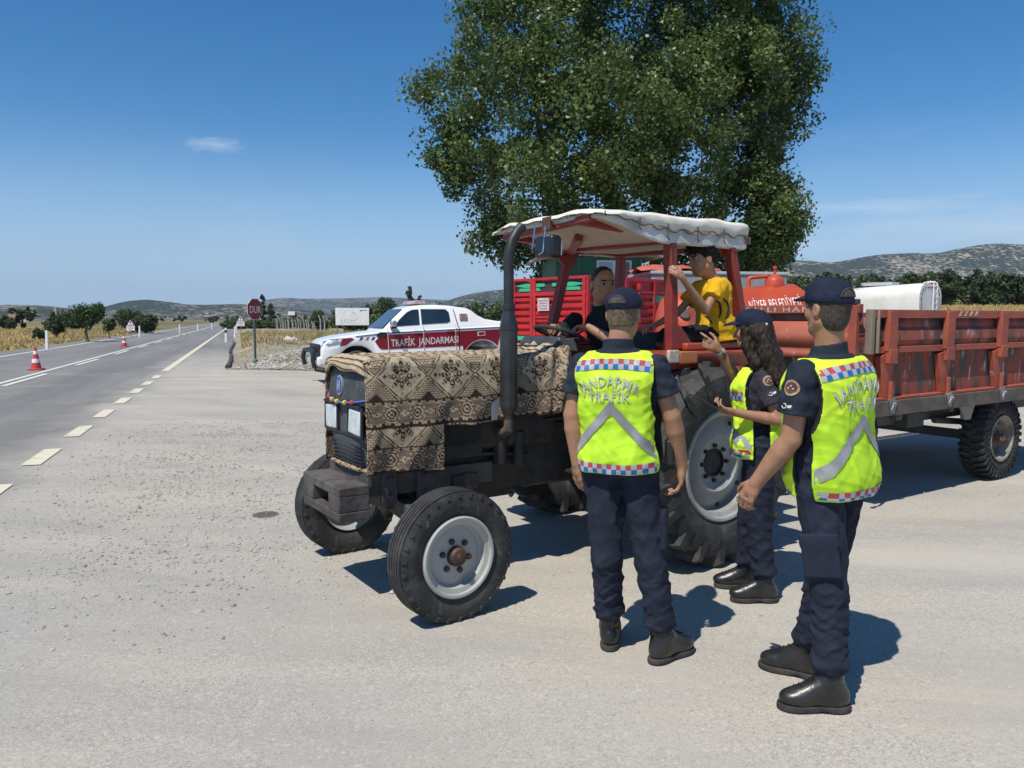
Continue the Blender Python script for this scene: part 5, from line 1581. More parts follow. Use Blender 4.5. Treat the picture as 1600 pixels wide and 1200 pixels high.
def rug():
    hw, zt = .335, 1.425
    K = 0.0062
    # cross path, near side bottom -> top -> far side bottom
    path = []
    L1 = 0.69; r = .055
    for s in np.arange(0, L1 - r, K): path.append((hw + .012 * math.sin(s * 5), zt - L1 + s, L1 - s))
    na = 14
    for k in range(na): a = PI / 2 * k / na; path.append((hw - r + r * math.cos(a), zt - r + r * math.sin(a), r * (1 - k / na) * 1.2))
    for y in np.arange(hw - r, -(hw - r), -K * 1.6): path.append((y, zt + .010 * (1 - (y / hw) ** 2), -0.03 - (hw - y)))
    for k in range(na): a = PI / 2 * k / na; path.append((-(hw - r) - r * math.sin(a), zt - r + r * math.cos(a), r * k / na))
    for s in np.arange(0, L1 - r, K * 3): path.append((-hw, zt - r - s, r + s))
    xs = np.arange(.80, 2.268, K)
    wr = sines(31, .22, .010, (1, .3, .25)); wr2 = sines(33, .10, .006)
    nx, npth = len(xs), len(path)
    V = np.zeros((nx, npth, 3)); C = np.zeros((nx, npth, 4)); keep = np.zeros((nx, npth), bool)
    for i, x in enumerate(xs):
        # rear part is bunched up over the bulkhead
        bun = float(smooth01((1.06 - x) / .22))
        fr = float(smooth01((x - 2.205) / .065))
        for j, (y, z, v) in enumerate(path):
            hang = max(0, v) / .69
            s_ = 1 if y > 0 else -1
            o_ = 0
            if v > 0.03: o_ = float(wr(np.array(x), np.array(0.), np.array(z))) * (.5 + hang) + .008 * hang * math.sin(x * 17)
            zz = z + float(wr2(np.array(x), np.array(y), np.array(z))) * (.5 + bun)
            yy = y + s_ * o_
            zz += bun * .035 * (1 - hang)
            if bun > 0: yy += s_ * bun * (.020 * math.sin(x * 55 + z * 8) + .02) * (1 if v > 0 else 0); zz += bun * .012 * math.sin(x * 60 + y * 10)
            yy -= s_ * fr * .020 * (1 if v > 0.02 else 0)
            zz -= fr * .022 * (1 if v < 0.06 else 0)
            V[i, j] = (x, yy, zz)
            bot = 0.0 + 0.008 * math.sin(x * 9)
            low = (1.005 + .012 * math.sin(x * 7)) if x < 1.765 else .745 - .012 * math.cos((x - 1.765) * 9)
            if x > 2.29: low = low
            keep[i, j] = z > low
            c = rug_col(x - 0.06, v) if v > -0.02 else rug_col(abs(y) * 1.3, -x * 1.2 - 1)
            if v > 0.02 and bun > .75: c = rug_col(x * 1.7 + z * .3, v * 1.2)
            if z < low + .014 and v > 0: c = (0.055, 0.030, 0.024)
            C[i, j] = (*c, 1)
    idx = np.arange(nx * npth).reshape(nx, npth)
    Fq = np.stack([idx[:-1, :-1], idx[1:, :-1], idx[1:, 1:], idx[:-1, 1:]], -1).reshape(-1, 4)
    kp = (keep[:-1, :-1] & keep[1:, :-1] & keep[1:, 1:] & keep[:-1, 1:]).reshape(-1)
    Fq = Fq[kp]
    V = V.reshape(-1, 3); C = C.reshape(-1, 4)
    # front lip hanging over the nose
    lip_y = np.arange(-.318, .3181, K * 1.2); lip_t = np.arange(0, .135, K)
    Lv, Lc = [], []
    for y in lip_y:
        q = y / .318
        for t_ in lip_t:
            drop = .055 + .050 * q * q + .012 * math.sin(y * 19)
            f_ = min(1, t_ / .135); zz = zt - .012 - f_ * drop; xx = 2.275 - .05 * abs(q) ** 3 + .030 * (1 - (1 - f_) ** 3) + .003 * math.sin(y * 40)
            Lv.append((xx, y, zz)); Lc.append((*((0.58, 0.50, 0.36) if f_ > .93 else rug_col(abs(y) * 1.3 + t_ * .15, -(xx + t_) * 1.2 - 1)), 1))
    n1, n2 = len(lip_y), len(lip_t); b0 = len(V)
    li = b0 + np.arange(n1 * n2).reshape(n1, n2)
    F2 = np.stack([li[:-1, :-1], li[1:, :-1], li[1:, 1:], li[:-1, 1:]], -1).reshape(-1, 4)
    V = np.concatenate([V, np.array(Lv)]); C = np.concatenate([C, np.array(Lc)]); Fq = np.concatenate([Fq, F2])
    # narrow strips wrapped round the near, far and lower edge of the nose
    ex = MB(); 
    me = mesh_np('rug', V, Fq, [attr_mat('rug_weave', 'weave', 0.95, 0.5, 260, 0.1, 0.18)], smooth=True)
    a = me.attributes.new('weave', 'FLOAT_COLOR', 'POINT'); a.data.foreach_set('color', C.astype(np.float32).ravel())
    o = link('rug', me, None, (0.87, 5.85, 0), TY_)
    sm = o.modifiers.new('thickness', 'SOLIDIFY'); sm.thickness = 0.008; sm.offset = 1
    return tag(o, 'beige and brown woven carpet draped over the tractor bonnet', 'carpet')
rg_o = rug()
mb = MB()
mb.tube([(2.262 - .05 * abs(q) ** 3 + .006, .31 * q, .772 + .004 * math.sin(q * 20)) for q in np.linspace(-1, 1, 15)], 0.014, 7)
obj('fringe', mb, mat('rug_fringe', (0.42, 0.33, 0.20), 0.95, c2=(0.10, 0.06, 0.04), ns=60, nd=2, lo=.48, hi=.54), rg_o)
# ================================================================== farm trailer behind the tractor
M_tred = mat('trailer_red', (0.36, 0.082, 0.042), 0.7, c2=(0.27, 0.066, 0.042), ns=3, c3=(0.36, 0.30, 0.27), ns3=9, lo3=0.64, hi3=0.74, stretch=(0.6, 1, 1.6), bump=0.2, bs=30)
M_tredworn = mat('worn_red_panel', (0.32, 0.078, 0.046), 0.75, c2=(0.085, 0.055, 0.042), ns=2.6, lo=0.42, hi=0.58, nd=6, c3=(0.52, 0.46, 0.42), ns3=6.5, lo3=0.60, hi3=0.70, stretch=(1.5, 1, .55))
M_dirty = mat('grimy_panel', (0.088, 0.064, 0.050), 0.85, c2=(0.27, 0.060, 0.034), ns=3.2, lo=0.47, hi=0.56, nd=7, c3=(0.50, 0.44, 0.40), ns3=6.0, lo3=0.60, hi3=0.68, stretch=(2.2, 1, .6))
M_beam = mat('bed_beam', (0.085, 0.068, 0.056), 0.85, c2=(0.14, 0.11, 0.09), ns=5, c3=(0.22, 0.08, 0.05), ns3=9, lo3=0.64, hi3=0.74, bump=0.4, bs=20)
M_woodg = mat('weathered_timber', (0.17, 0.125, 0.095), 0.9, c2=(0.27, 0.21, 0.16), ns=7, stretch=(1, 1, .2), bump=0.4, bs=18)
BY = R_(33.4)
tl = thing('farm_trailer', 'weathered red farm trailer hitched behind the tractor', 'trailer', (2.97, 6.36, 0), BY)
LT, WT = 4.5, 2.05
bays = [0.30, 1.24, 2.25, 3.22, 4.2]
def side_board(y, s, nm):
    """y: outer plane, s = +1 boards lie behind the plane"""
    ys = lambda d: y + s * d
    mb = MB()
    mb.box((LT / 2, ys(.03), 1.695), (LT, .05, .065))                                     # top rail
    mb.box((LT / 2, ys(.045), 1.385), (LT, .045, .055))
    up = obj(nm, mb, M_tred, tl, bevel=.004)
    mb = MB()                                                                             # pressed upper panel with a step
    prof = [(.075, 1.665), (.072, 1.575), (.035, 1.545), (.034, 1.470), (.055, 1.455), (.056, 1.395)]
    mb.sheet([[(x, ys(d), z) for d, z in prof] for x in np.linspace(0.0, LT, 24)]); o = obj('upper_panel', mb, M_tredworn, up, smooth=20)
    sm = o.modifiers.new('thickness', 'SOLIDIFY'); sm.thickness = .006
    mb = MB(); mb.box((LT / 2, ys(.085), 1.165), (LT, .012, .40)); obj('lower_panel', mb, M_dirty, up)
    mb = MB(); mb.box((LT / 2, ys(.052), .965), (LT, .07, .022)); obj('lip', mb, M_tred, up, bevel=.003)
    return up
def side_posts(y, s):
    for i, x in enumerate(bays):
        mb = MB(); mb.box((x, y + s * .006, 1.545), (.13, .05, .345)); mb.box((x + .005, y - s * .004, 1.33), (.125, .045, .12)); obj('post', mb, M_tred, tl, bevel=.006)
        mb = MB(); M = mtx((x, y + s * .045, 0), (1, 0, 0), (0, 0, 1))
        mb.prism([(-.045, .976), (.055, .976), (.055, 1.12), (.10, 1.355), (-.03, 1.355), (-.13, 1.33), (-.075, 1.10)], .055, M)
        mb.box((x + .02, y + s * .0, 1.03), (.035, .03, .17))
        obj('stake', mb, M_tred, tl, bevel=.004)
        mb = MB(); mb.prism([(-.02, -.07), (.03, -.07), (.055, .03), (.02, .07), (-.05, .05)], .03, mtx((x + .03, y - s * .006, .91), (1, 0, 0), (0, 0, 1))); mb.tube([(x + .03, y - s * .05, .925), (x + .03, y, .925)], .014, 8); mb.tube([(x + .03, y - s * .03, .93), (x - .01, y - s * .03, .87)], .009, 6)
        obj('latch', mb, M_galv, tl, bevel=.003)
side_board(0, 1, 'side_board'); side_posts(0, 1); side_board(WT, -1, 'side_board')
mb = MB(); mb.box((.012, .02, 1.54), (.05, .06, .37)); mb.box((.10, .005, 1.54), (.02, .03, .36)); obj('corner_post', mb, M_woodg, tl, bevel=.004)
# headboard
mb = MB(); mb.box((-.01, WT / 2 + .03, 1.735), (.06, WT - .12, .075)); o = obj('headboard', mb, M_tred, tl, bevel=.004)
mb = MB(); prof = [(.02, 1.70), (.022, 1.655), (.02, 1.625), (-.015, 1.62), (-.017, 1.535), (-.045, 1.515), (-.047, 1.44), (-.02, 1.425), (-.02, 1.36), (-.03, 1.355), (-.03, 1.30)]
mb.sheet([[(x, y, z) for x, z in prof] for y in (.11, WT - .02)]); q = obj('headboard_panel', mb, M_tred, o, smooth=20); sm = q.modifiers.new('thickness', 'SOLIDIFY'); sm.thickness = .006
mb = MB(); mb.box((.015, WT / 2, 1.665), (.012, WT - .2, .055)); obj('headboard_gap', mb, M_beam, o)
mb = MB(); mb.box((.03, WT / 2, 1.12), (.02, WT - .1, .36)); obj('headboard_lower', mb, M_dirty, o)
for y in (.14, WT - .12):
    mb = MB(); mb.box((-.03, y, 1.36), (.05, .07, .80)); obj('headboard_post', mb, M_tred, o, bevel=.004)
mb = MB(); mb.box((-.02, .13, 1.79), (.05, .05, .05)); obj('cap', mb, M_black, o, bevel=.01)
flat_text('SALLI HANIM', .046, mtx((-.0412, .83, 1.712), (0, -1, 0), (0, 0, 1)), o, mat('chalk_white', (0.66, 0.52, 0.46), 0.8, c2=(.5, .34, .28), ns=40), width=.86, spacing=1.25)
for k in range(4):
    mb = MB(); mb.prism([(1.40 + .095 * k, 1.675), (1.44 + .095 * k, 1.675), (1.475 + .095 * k, 1.72), (1.435 + .095 * k, 1.72)], .003, mtx((0, .0035, 0), (1, 0, 0), (0, 0, 1))); obj('paint_dash', mb, mat('old_white', (0.52, 0.46, 0.42), 0.8, c2=(.36, .22, .18), ns=25), tl)
# bed, chassis
mb = MB(); mb.box((LT / 2 + .02, .02, .885), (LT - .02, .055, .13)); mb.box((LT / 2 + .02, WT - .02, .885), (LT - .02, .055, .13)); mb.box((.0, WT / 2, .885), (.055, WT, .13)); obj('bed_beam', mb, M_beam, tl, bevel=.005)
mb = MB(); mb.box((LT / 2, WT / 2, .945), (LT - .1, WT - .12, .02)); obj('bed_floor', mb, M_beam, tl)
mb = MB()
for y in (.55, WT - .55): mb.box((LT / 2 - .05, y, .70), (LT - .2, .08, .17))
for x in (.25, .62, 1.5, 2.4, 3.3): mb.box((x, WT / 2, .80), (.07, WT - .15, .06))
mb.box((.62, .12, .80), (.09, .07, .10)); mb.box((1.45, .45, .66), (.30, .12, .14)); mb.tube([(1.9, .45, .62), (2.6, .45, .55), (3.2, .45, .62)], .035, 8)
mb.bar((.1, WT / 2, .62), (-2.2, WT / 2 - .05, .45), .10, .08); mb.bar((.2, .58, .68), (-1.0, WT / 2 - .04, .55), .07, .07); mb.bar((.2, WT - .58, .68), (-1.0, WT / 2 - .04, .55), .07, .07)
mb.box((2.52, WT / 2, .42), (.09, WT - .5, .09))
obj('chassis', mb, mat('chassis_grey', (0.055, 0.062, 0.062), 0.7, c2=(0.09, 0.085, 0.08), ns=5), tl, bevel=.006)
M_brk = mat('bracket_grey', (0.26, 0.22, 0.19), 0.7)
mb = MB(); M = mtx((1.72, .05, 0), (1, 0, 0), (0, 0, 1))
mb.prism([(-.14, .82), (.14, .82), (.07, .68), (-.03, .68)], .015, M); mb.box((1.73, .08, .75), (.03, .05, .14)); obj('bracket', mb, M_brk, tl); mb = MB(); mb.prism([(3.12 - 1.72, .82), (3.40 - 1.72, .82), (3.33 - 1.72, .68), (3.23 - 1.72, .68)], .015, M)
obj('bracket', mb, M_brk, tl)
mb = MB(); mb.tube([(.20, .06, .82), (.17, .02, .70), (.10, .0, .56), (.07, .02, .44)], .012, 7); mb.tube([(.07, .02, .44), (.06, .02, .40)], .022, 8); obj('hanging_hook', mb, M_black, tl)
def trailer_wheel(x, y, s):
    w = holder('wheel', tl, (x, y, .425))
    R, Wd, rr = .40, .25, .235; h = Wd / 2
    mb = MB(); mb.lathe([(rr, -h * .7), (rr + .03, -h * .9), (rr + .09, -h), (R - .03, -h * .95), (R - .008, -h * .7), (R, 0), (R - .008, h * .7), (R - .03, h * .95), (rr + .09, h), (rr + .03, h * .9), (rr, h * .7)], ax=(0, 1, 0), n=56)
    n = 34
    for k in range(n):
        for sd_ in (-1, 1):
            a = 2 * PI * (k + (.5 if sd_ > 0 else 0)) / n
            st = [(0, .05, R - .012, R + .024, .040), (.03, .55, R - .014, R + .026, .042), (.05, .95, R - .05, R + .016, .048), (.05, 1.05, R - .085, R - .010, .050), (.05, 1.03, R - .13, R - .09, .036)]
            for q in range(len(st) - 1):
                P = [[polar(r0, a + da - wd, sd_ * yy * h), polar(r0, a + da + wd, sd_ * yy * h), polar(r1, a + da + wd * .8, sd_ * yy * h), polar(r1, a + da - wd * .8, sd_ * yy * h)] for (da, yy, r0, r1, wd) in (st[q], st[q + 1])]
                mb.add(P[0] + P[1], [(0, 1, 5, 4), (1, 2, 6, 5), (2, 3, 7, 6), (3, 0, 4, 7), (0, 3, 2, 1), (4, 5, 6, 7)])
    obj('tyre', mb, M_tyre, w)
    mb = MB(); mb.lathe([(rr + .005, s * .11), (rr + .004, s * .122), (rr - .012, s * .12), (rr - .02, s * .09), (rr - .035, s * .075), (rr - .05, s * .0), (.13, -s * .03), (.09, -s * .03)], ax=(0, 1, 0), n=40)
    obj('rim', mb, mat('dusty_rim', (0.30, 0.27, 0.23), 0.7, c2=(0.14, 0.12, 0.10), ns=7), w)
    mb = MB(); mb.lathe([(.14, -s * .035), (.13, s * .02), (.085, s * .03), (.05, s * .05), (.042, s * .12), (.02, s * .14), (0, s * .14)], ax=(0, 1, 0), n=22)
    for k in range(6): mb.lathe([(.014, 0), (.014, s * .04), (0, s * .042)], o=polar(.11, k * PI / 3, 0), ax=(0, 1, 0), n=6)
    obj('hub', mb, mat('rusty_hub', (0.16, 0.085, 0.055), 0.8, c2=(.10, .06, .045), ns=9), w)
trailer_wheel(2.52, .19, -1); trailer_wheel(2.52, WT - .19, 1)

# ================================================================== far red trailer with corrugated sides
M_red2 = mat('signal_red', (0.50, 0.022, 0.024), 0.5, c2=(0.40, 0.018, 0.02), ns=3, c3=(.25, .03, .03), ns3=12, lo3=.66, hi3=.76)
M_green2 = mat('stripe_green', (0.05, 0.42, 0.22), 0.5)
ft = thing('high_sided_trailer', 'tall bright red trailer with corrugated panels and green stripes behind the tractor', 'trailer', (1.34, 14.0, 0), R_(133))
# local x runs along the end face (to the left, away), local -y is outside of it; the long side runs along -y
def corr(mb, x0, x1, z0, z1, n, y, d):
    rows = []
    for k in range(n):
        a = z0 + (z1 - z0) * k / n; b = z0 + (z1 - z0) * (k + 1) / n; h = b - a
        rows += [(y - 0, a + .12 * h), (y + d, a + .35 * h), (y + d, a + .75 * h), (y, a + .95 * h)]
    mb.sheet([[(x, yy, z) for yy, z in rows] for x in (x0, x1)])
mb = MB(); mb.box((.95, 0, 2.405), (1.96, .08, .05)); mb.box((.95, 0, 2.12), (1.96, .08, .07)); mb.box((.95, 0, 1.08), (1.96, .08, .10))
for x in (0.02, 1.30, 1.38, 1.88): mb.box((x, 0, 1.75), (.07, .09, 1.36))
mb.box((.68, 0, 1.6), (.06, .085, 1.0)); mb.box((.98, .02, 1.68), (.6, .06, .05))
ef = obj('end_frame', mb, M_red2, ft, bevel=.006)
mb = MB(); corr(mb, .70, 1.30, 1.15, 2.08, 7, -.02, .05); corr(mb, 1.40, 1.87, 1.15, 2.08, 7, -.02, .05); corr(mb, .04, .68, 1.15, 2.08, 7, -.02, .05); obj('corrugated_panel', mb, M_red2, ef, smooth=20)
mb = MB(); mb.box((.95, -.02, 2.26), (1.9, .03, .22)); obj('top_board', mb, mat('dark_gap', (.06, .03, .03), .8), ef)
mb = MB()
for sx in (.42, 1.46):
    M = mtx((sx, .004, 2.26), (1, 0, 0), (0, 0, 1))
    mb.prism([(-.42, .03), (-.1, .07), (.42, .06), (.42, .0), (-.1, -.01)] if sx < 1 else [(-.42, .06), (.1, .07), (.42, .03), (.1, -.01), (-.42, .0)], .02, M); mb.prism([(-.3, -.08), (.3, -.08), (.26, -.02), (-.26, -.02)], .02, M)
mb.box((1.63, .03, 1.27), (.44, .06, .08)); obj('green_stripe', mb, M_green2, ef)
mb = MB(); mb.box((1.02, .06, 1.92), (.30, .02, .24)); n_ = obj('notice', mb, mat('notice_white', (0.62, 0.55, 0.55), 0.6, c2=(.5, .4, .4), ns=14), ef)
mb = MB()
for k in range(4): mb.box((1.02, .072, 1.995 - .05 * k), (.24 - .03 * (k % 2), .006, .012))
obj('notice_text', mb, mat('faint_ink', (.36, .2, .2), .7), n_)
mb = MB(); mb.box((-.02, -1.6, 2.40), (.07, 3.2, .06)); mb.box((-.02, -1.6, 2.16), (.06, 3.2, .05)); mb.box((-.02, -1.6, 1.08), (.08, 3.2, .10))
for y in (-.02, -.8, -1.1, -2.0, -3.1): mb.box((-.02, y, 1.74), (.08, .08, 1.36))
sf = obj('side_frame', mb, M_red2, ft, bevel=.006)
mb = MB()
rows = []
for k in range(7):
    a = 1.14 + .145 * k; rows += [(.0, a + .02), (-.04, a + .05), (-.04, a + .11), (.0, a + .138)]
mb.sheet([[(x, y, z) for x, z in rows] for y in (-.05, -3.1)]); mb.box((.0, -1.6, 2.28), (.02, 3.1, .2)); obj('side_panel', mb, M_red2, sf, smooth=20)
mb = MB(); mb.box((-.045, -2.5, 2.04), (.02, 1.1, .14)); obj('green_board', mb, mat('dull_green', (.06, .22, .13), .6), sf)
for y in (-.45, -1.45):
    mb = MB(); mb.tube([(-.08, y, 2.32), (-.08, y, 2.2)], .05, 8); mb.tube([(-.08, y, 2.2), (-.08, y, 1.5)], .028, 8); mb.box((-.08, y, 1.95), (.06, .12, .05)); mb.box((-.08, y, 1.6), (.06, .12, .05)); mb.box((-.07, y, 1.75), (.05, .09, .30)); obj('locking_bar', mb, M_red2, sf, bevel=.004)
mb = MB(); mb.box((1.0, -1.6, 1.0), (1.9, 3.1, .10)); mb.box((1.0, -1.6, .8), (.8, 3.3, .2)); mb.box((1.92, -1.6, 1.75), (.06, 3.2, 1.3)); mb.box((1.0, -3.15, 1.75), (1.9, .06, 1.3)); obj('trailer_bed', mb, M_red2, ft)
for x in (.25, 1.7):
    mb = MB(); mb.lathe([(.2, -.1), (.42, -.12), (.45, -.08), (.45, .08), (.42, .12), (.2, .1), (.1, .05), (0, .05)], o=(x, -1.6, .45), ax=(1, 0, 0), n=24); obj('wheel', mb, M_tyre, ft)
mb = MB(); mb.tube([(1.99, -.02, .85), (1.99, -.02, 1.12)], .035, 8); obj('white_marker', mb, M_white, ft)

# folded tarpaulin on the next load
mb = MB(); G = []
wt = sines(9, .5, .05)
for x in np.linspace(-.85, .85, 26):
    G.append([(x, y, 0.16 * (1 - (x / .9) ** 2) ** .5 * max(0, 1 - (y / .6) ** 2) ** .5 + float(wt(np.array(x), np.array(y), np.array(0.))) * .6) for y in np.linspace(-.58, .58, 16)])
mb.sheet(G); tag(obj('tarpaulin', mb, mat('faded_orange_tarp', (0.50, 0.115, 0.075), 0.7, c2=(.38, .08, .06), ns=4), None, (3.35, 16.3, 2.60), R_(10)), 'crumpled orange tarpaulin lying on the grey load behind the boy', 'tarpaulin')
t = thing('grey_load_box', 'pale grey flat topped trailer box under the orange tarpaulin', 'trailer', (4.15, 16.6, 0), R_(8))
mb = MB(); mb.box((0, 0, 1.75), (2.9, 1.6, 1.7)); obj('box', mb, mat('grey_sheet', (.30, .31, .31), .6, c2=(.24, .245, .24), ns=4), t, bevel=.03)
mb = MB(); mb.box((0, 0, 2.58), (2.96, 1.66, .06)); obj('lid', mb, mat('lid_grey', (.42, .42, .41), .6), t, bevel=.01)
for x in (-.9, .9):
    mb = MB(); mb.lathe([(.2, -.9), (.42, -.92), (.45, -.82), (.42, -.7), (0, -.7)], o=(x, 0, .45), ax=(0, 1, 0), n=20); obj('wheel', mb, M_tyre, t)

# ================================================================== orange water tanker trailer
M_or = mat('tank_orange', (0.55, 0.080, 0.026), 0.45, c2=(0.46, 0.066, 0.024), ns=2.5, c3=(.33, .06, .03), ns3=12, lo3=.66, hi3=.76, coat=.1)
ot = thing('water_tanker', 'orange water tanker trailer lettered in white behind the farm trailer', 'tanker', (3.15, 11.0, 0), R_(4))
tilt = R_(4.5)
RT = Matrix.Rotation(-tilt, 3, 'Y')
axd = RT @ Vector((1, 0, 0)); Rk = .56
c0 = Vector((0, 0, 1.52))
mb = MB(); L2 = 0.93
prof = [(0, -L2 - .16), (.20, -L2 - .145), (.38, -L2 - .10), (.50, -L2 - .04), (Rk, -L2 + .05), (Rk, -.3), (Rk + .006, -.29), (Rk + .006, -.25), (Rk, -.24), (Rk, L2 - .05), (.50, L2 + .04), (.38, L2 + .10), (.20, L2 + .145), (0, L2 + .16)]
mb.lathe(prof, o=c0, ax=axd, n=48); tank = obj('tank', mb, M_or, ot, smooth=50)
def tk(x, r, a):                                      # point on the tank: along, radius, angle above the near horizontal
    return c0 + RT @ Vector((x, -r * math.cos(a), r * math.sin(a)))
mb = MB()
for txt, cx, wd in (('NİYER BELEDİYESİ', .44, .72), ('VİRAN', -.80, .24)):
    vs, fs = text_mesh(txt, 1.0, .002, 1.1)
    xs = [v.x for v in vs]; k = wd / (max(xs) - min(xs)); kz = .160 / .72
    mb.add([tk(cx + v.x * k, Rk + .013, R_(24) + (v.y * kz) / Rk) for v in vs], fs)
obj('lettering', mb, mat('letter_white', (.74, .70, .66), .6), tank, smooth=0)
mb = MB(); b0 = c0 + RT @ Vector((.62, -.05, Rk - .03))
mb.lathe([(.135, 0), (.135, .10), (.12, .12), (.06, .17), (.02, .185), (.018, .25), (.03, .26), (.03, .29), (0, .30)], o=b0, n=24); obj('filler_dome', mb, M_or, tank)
mb = MB(); mb.tube([c0 + RT @ Vector(p) for p in ((.25, -.05, Rk - .05), (.25, -.05, Rk + .10), (.27, -.05, Rk + .125), (.32, -.05, Rk + .13), (.52, -.05, Rk + .13))], .028, 10); obj('vent_pipe', mb, M_or, tank)
mb = MB(); e0 = tk(-.88, 0, 0)
mb.tube([c0 + RT @ Vector((-L2 - .02, -.42 * math.cos(a), .42 * math.sin(a))) for a in np.linspace(-.4, 2.2, 14)], .03, 8); mb.lathe([(.08, .0), (.075, .03), (0, .035)], o=c0 + RT @ Vector((-.83, -.50, .26)), ax=RT @ Vector((0, -.9, .45)), n=16); obj('end_fittings', mb, M_frame, tank)
mb = MB(); mb.box((0, .0, .82), (2.2, .9, .14), RT); mb.bar((-1.0, 0, .78), (-2.2, 0, .55), .1, .1); mb.box((.45, 0, .95), (.10, .8, .25)); mb.box((-.5, 0, .95), (.10, .8, .25)); mb.box((.05, -.55, 1.08), (1.9, .10, .06)); obj('chassis', mb, M_or, ot, bevel=.01)
for y in (-.62, .62):
    mb = MB(); mb.lathe([(.2, -.1), (.38, -.11), (.41, -.07), (.41, .07), (.38, .11), (.2, .1), (.1, .04), (0, .04)], o=(.15, y, .41), ax=(0, 1, 0), n=28); obj('wheel', mb, M_tyre, ot)
# second orange tank half hidden behind the first
t = thing('orange_tank_box', 'low orange tank just behind the lettered tanker, half hidden by the capped officer', 'tanker', (5.05, 13.6, 0), R_(10))
mb = MB(); mb.lathe([(0, -.9), (.3, -.88), (.48, -.8), (.5, -.7), (.5, .7), (.48, .8), (.3, .88), (0, .9)], o=(0, 0, 1.62), ax=(1, 0, 0), n=32); obj('tank', mb, M_or, t)
mb = MB(); mb.box((0, 0, 1.05), (1.7, .8, .14)); mb.box((0, 0, .7), (.1, .8, .6)); obj('frame', mb, M_frame, t)
for y in (-.5, .5):
    mb = MB(); mb.lathe([(.2, -.1), (.38, -.11), (.41, -.07), (.41, .07), (.38, .11), (0, .1)], o=(0, y, .41), ax=(0, 1, 0), n=24); obj('wheel', mb, M_tyre, t)

# ================================================================== white tanker truck, far right
M_tw = mat('tank_white', (0.74, 0.73, 0.68), 0.4, c2=(.66, .64, .58), ns=2)
wt_ = thing('white_tanker', 'white road tanker with rear ladder beyond the farm trailer', 'tanker', (13.0, 24.6, 0.22), R_(-50))
wt_.scale = (1.12, 1.08, 1.06)
def rr(w, h, r, n=6):
    P = []
    for cx, cy, a in ((w / 2 - r, h / 2 - r, 0), (-w / 2 + r, h / 2 - r, 90), (-w / 2 + r, -h / 2 + r, 180), (w / 2 - r, -h / 2 + r, 270)):
        for k in range(n + 1): P.append((cx + r * math.cos(R_(a + 90 * k / n)), cy + r * math.sin(R_(a + 90 * k / n))))
    return P
mb = MB(); M = Matrix(((0, 0, 1, 0), (1, 0, 0, 0), (0, 1, 0, 0), (0, 0, 0, 1)))
P = rr(1.6, 1.35, .42)
vs = []
for x, s_, dz in ((-2.6, .95, -.14), (-2.5, 1, -.13), (.15, 1, 0), (.28, .97, 0)): vs.append([(x, p[0] * s_, 1.72 + dz + p[1] * s_) for p in P])
mb.sheet(vs, close=True); n_ = len(P); o_ = len(mb.v); mb.f.append(tuple(range(o_ - n_, o_))); mb.m.append(0); mb.f.append(tuple(range(n_ - 1, -1, -1))); mb.m.append(0)
o = obj('tank', mb, M_tw, wt_, smooth=50)
P2 = rr(1.30, 1.14, .36, 8)
tot = len(P2)
for i in range(0, tot):
    a, b = Vector((.284, P2[i][0], 1.70 + P2[i][1])), Vector((.284, P2[(i + 1) % tot][0], 1.70 + P2[(i + 1) % tot][1]))
    if i % 9 == 8:
        for k in range(6):
            mb = MB(); mb.bar(a.lerp(b, k / 6), a.lerp(b, (k + .55) / 6), .012, .045); obj('reflective_mark', mb, M_signred, o)
    elif i % 2 == 0:
        mb = MB(); mb.bar(a, b, .012, .045); obj('reflective_mark', mb, M_signred, o)
mb = MB()
for y in (.05, .30): mb.tube([(.33, y, 1.2), (.33, y, 2.40), (.24, y, 2.46), (.05, y, 2.42)], .018, 6)
for k in range(7): mb.tube([(.33, .05, 1.3 + .17 * k), (.33, .30, 1.3 + .17 * k)], .014, 6)
obj('ladder', mb, M_tw, o)
mb = MB(); mb.box((-1.15, 0, 2.42), (.9, .5, .10)); obj('hatch_rail', mb, mat('hatch_grey', (.45, .48, .48), .6), o)
mb = MB(); mb.box((-1.3, 0, .85), (3.0, .9, .25)); mb.box((.2, 0, .75), (.08, 1.7, .2)); obj('chassis', mb, M_engine, wt_)
mb = MB(); mb.box((-3.6, 0, 1.5), (1.5, 1.8, 1.5)); obj('cab', mb, M_tw, wt_, bevel=.12, seg=3)
for x in (-.5, -3.4):
    for y in (-.7, .7):
        mb = MB(); mb.lathe([(.2, -.12), (.42, -.13), (.45, -.08), (.45, .08), (.42, .13), (0, .12)], o=(x, y, .45), ax=(0, 1, 0), n=24); obj('wheel', mb, M_tyre, wt_)
# fence stakes in the straw field
for k, (x, y) in enumerate(((27.9, 49.5), (33.0, 49.0))):
    z0 = float(terr(x, y)); mb = MB(); mb.tube([(0, 0, -.1), (-.06, 0, 1.05)], .045, 6)
    tag(obj('field_post', mb, M_conc, None, (x, y, z0)), ('pale field post left of the four white paint dashes on the trailer', 'pale field post just above the four white paint dashes on the trailer')[k], 'post', 'posts in the straw field')

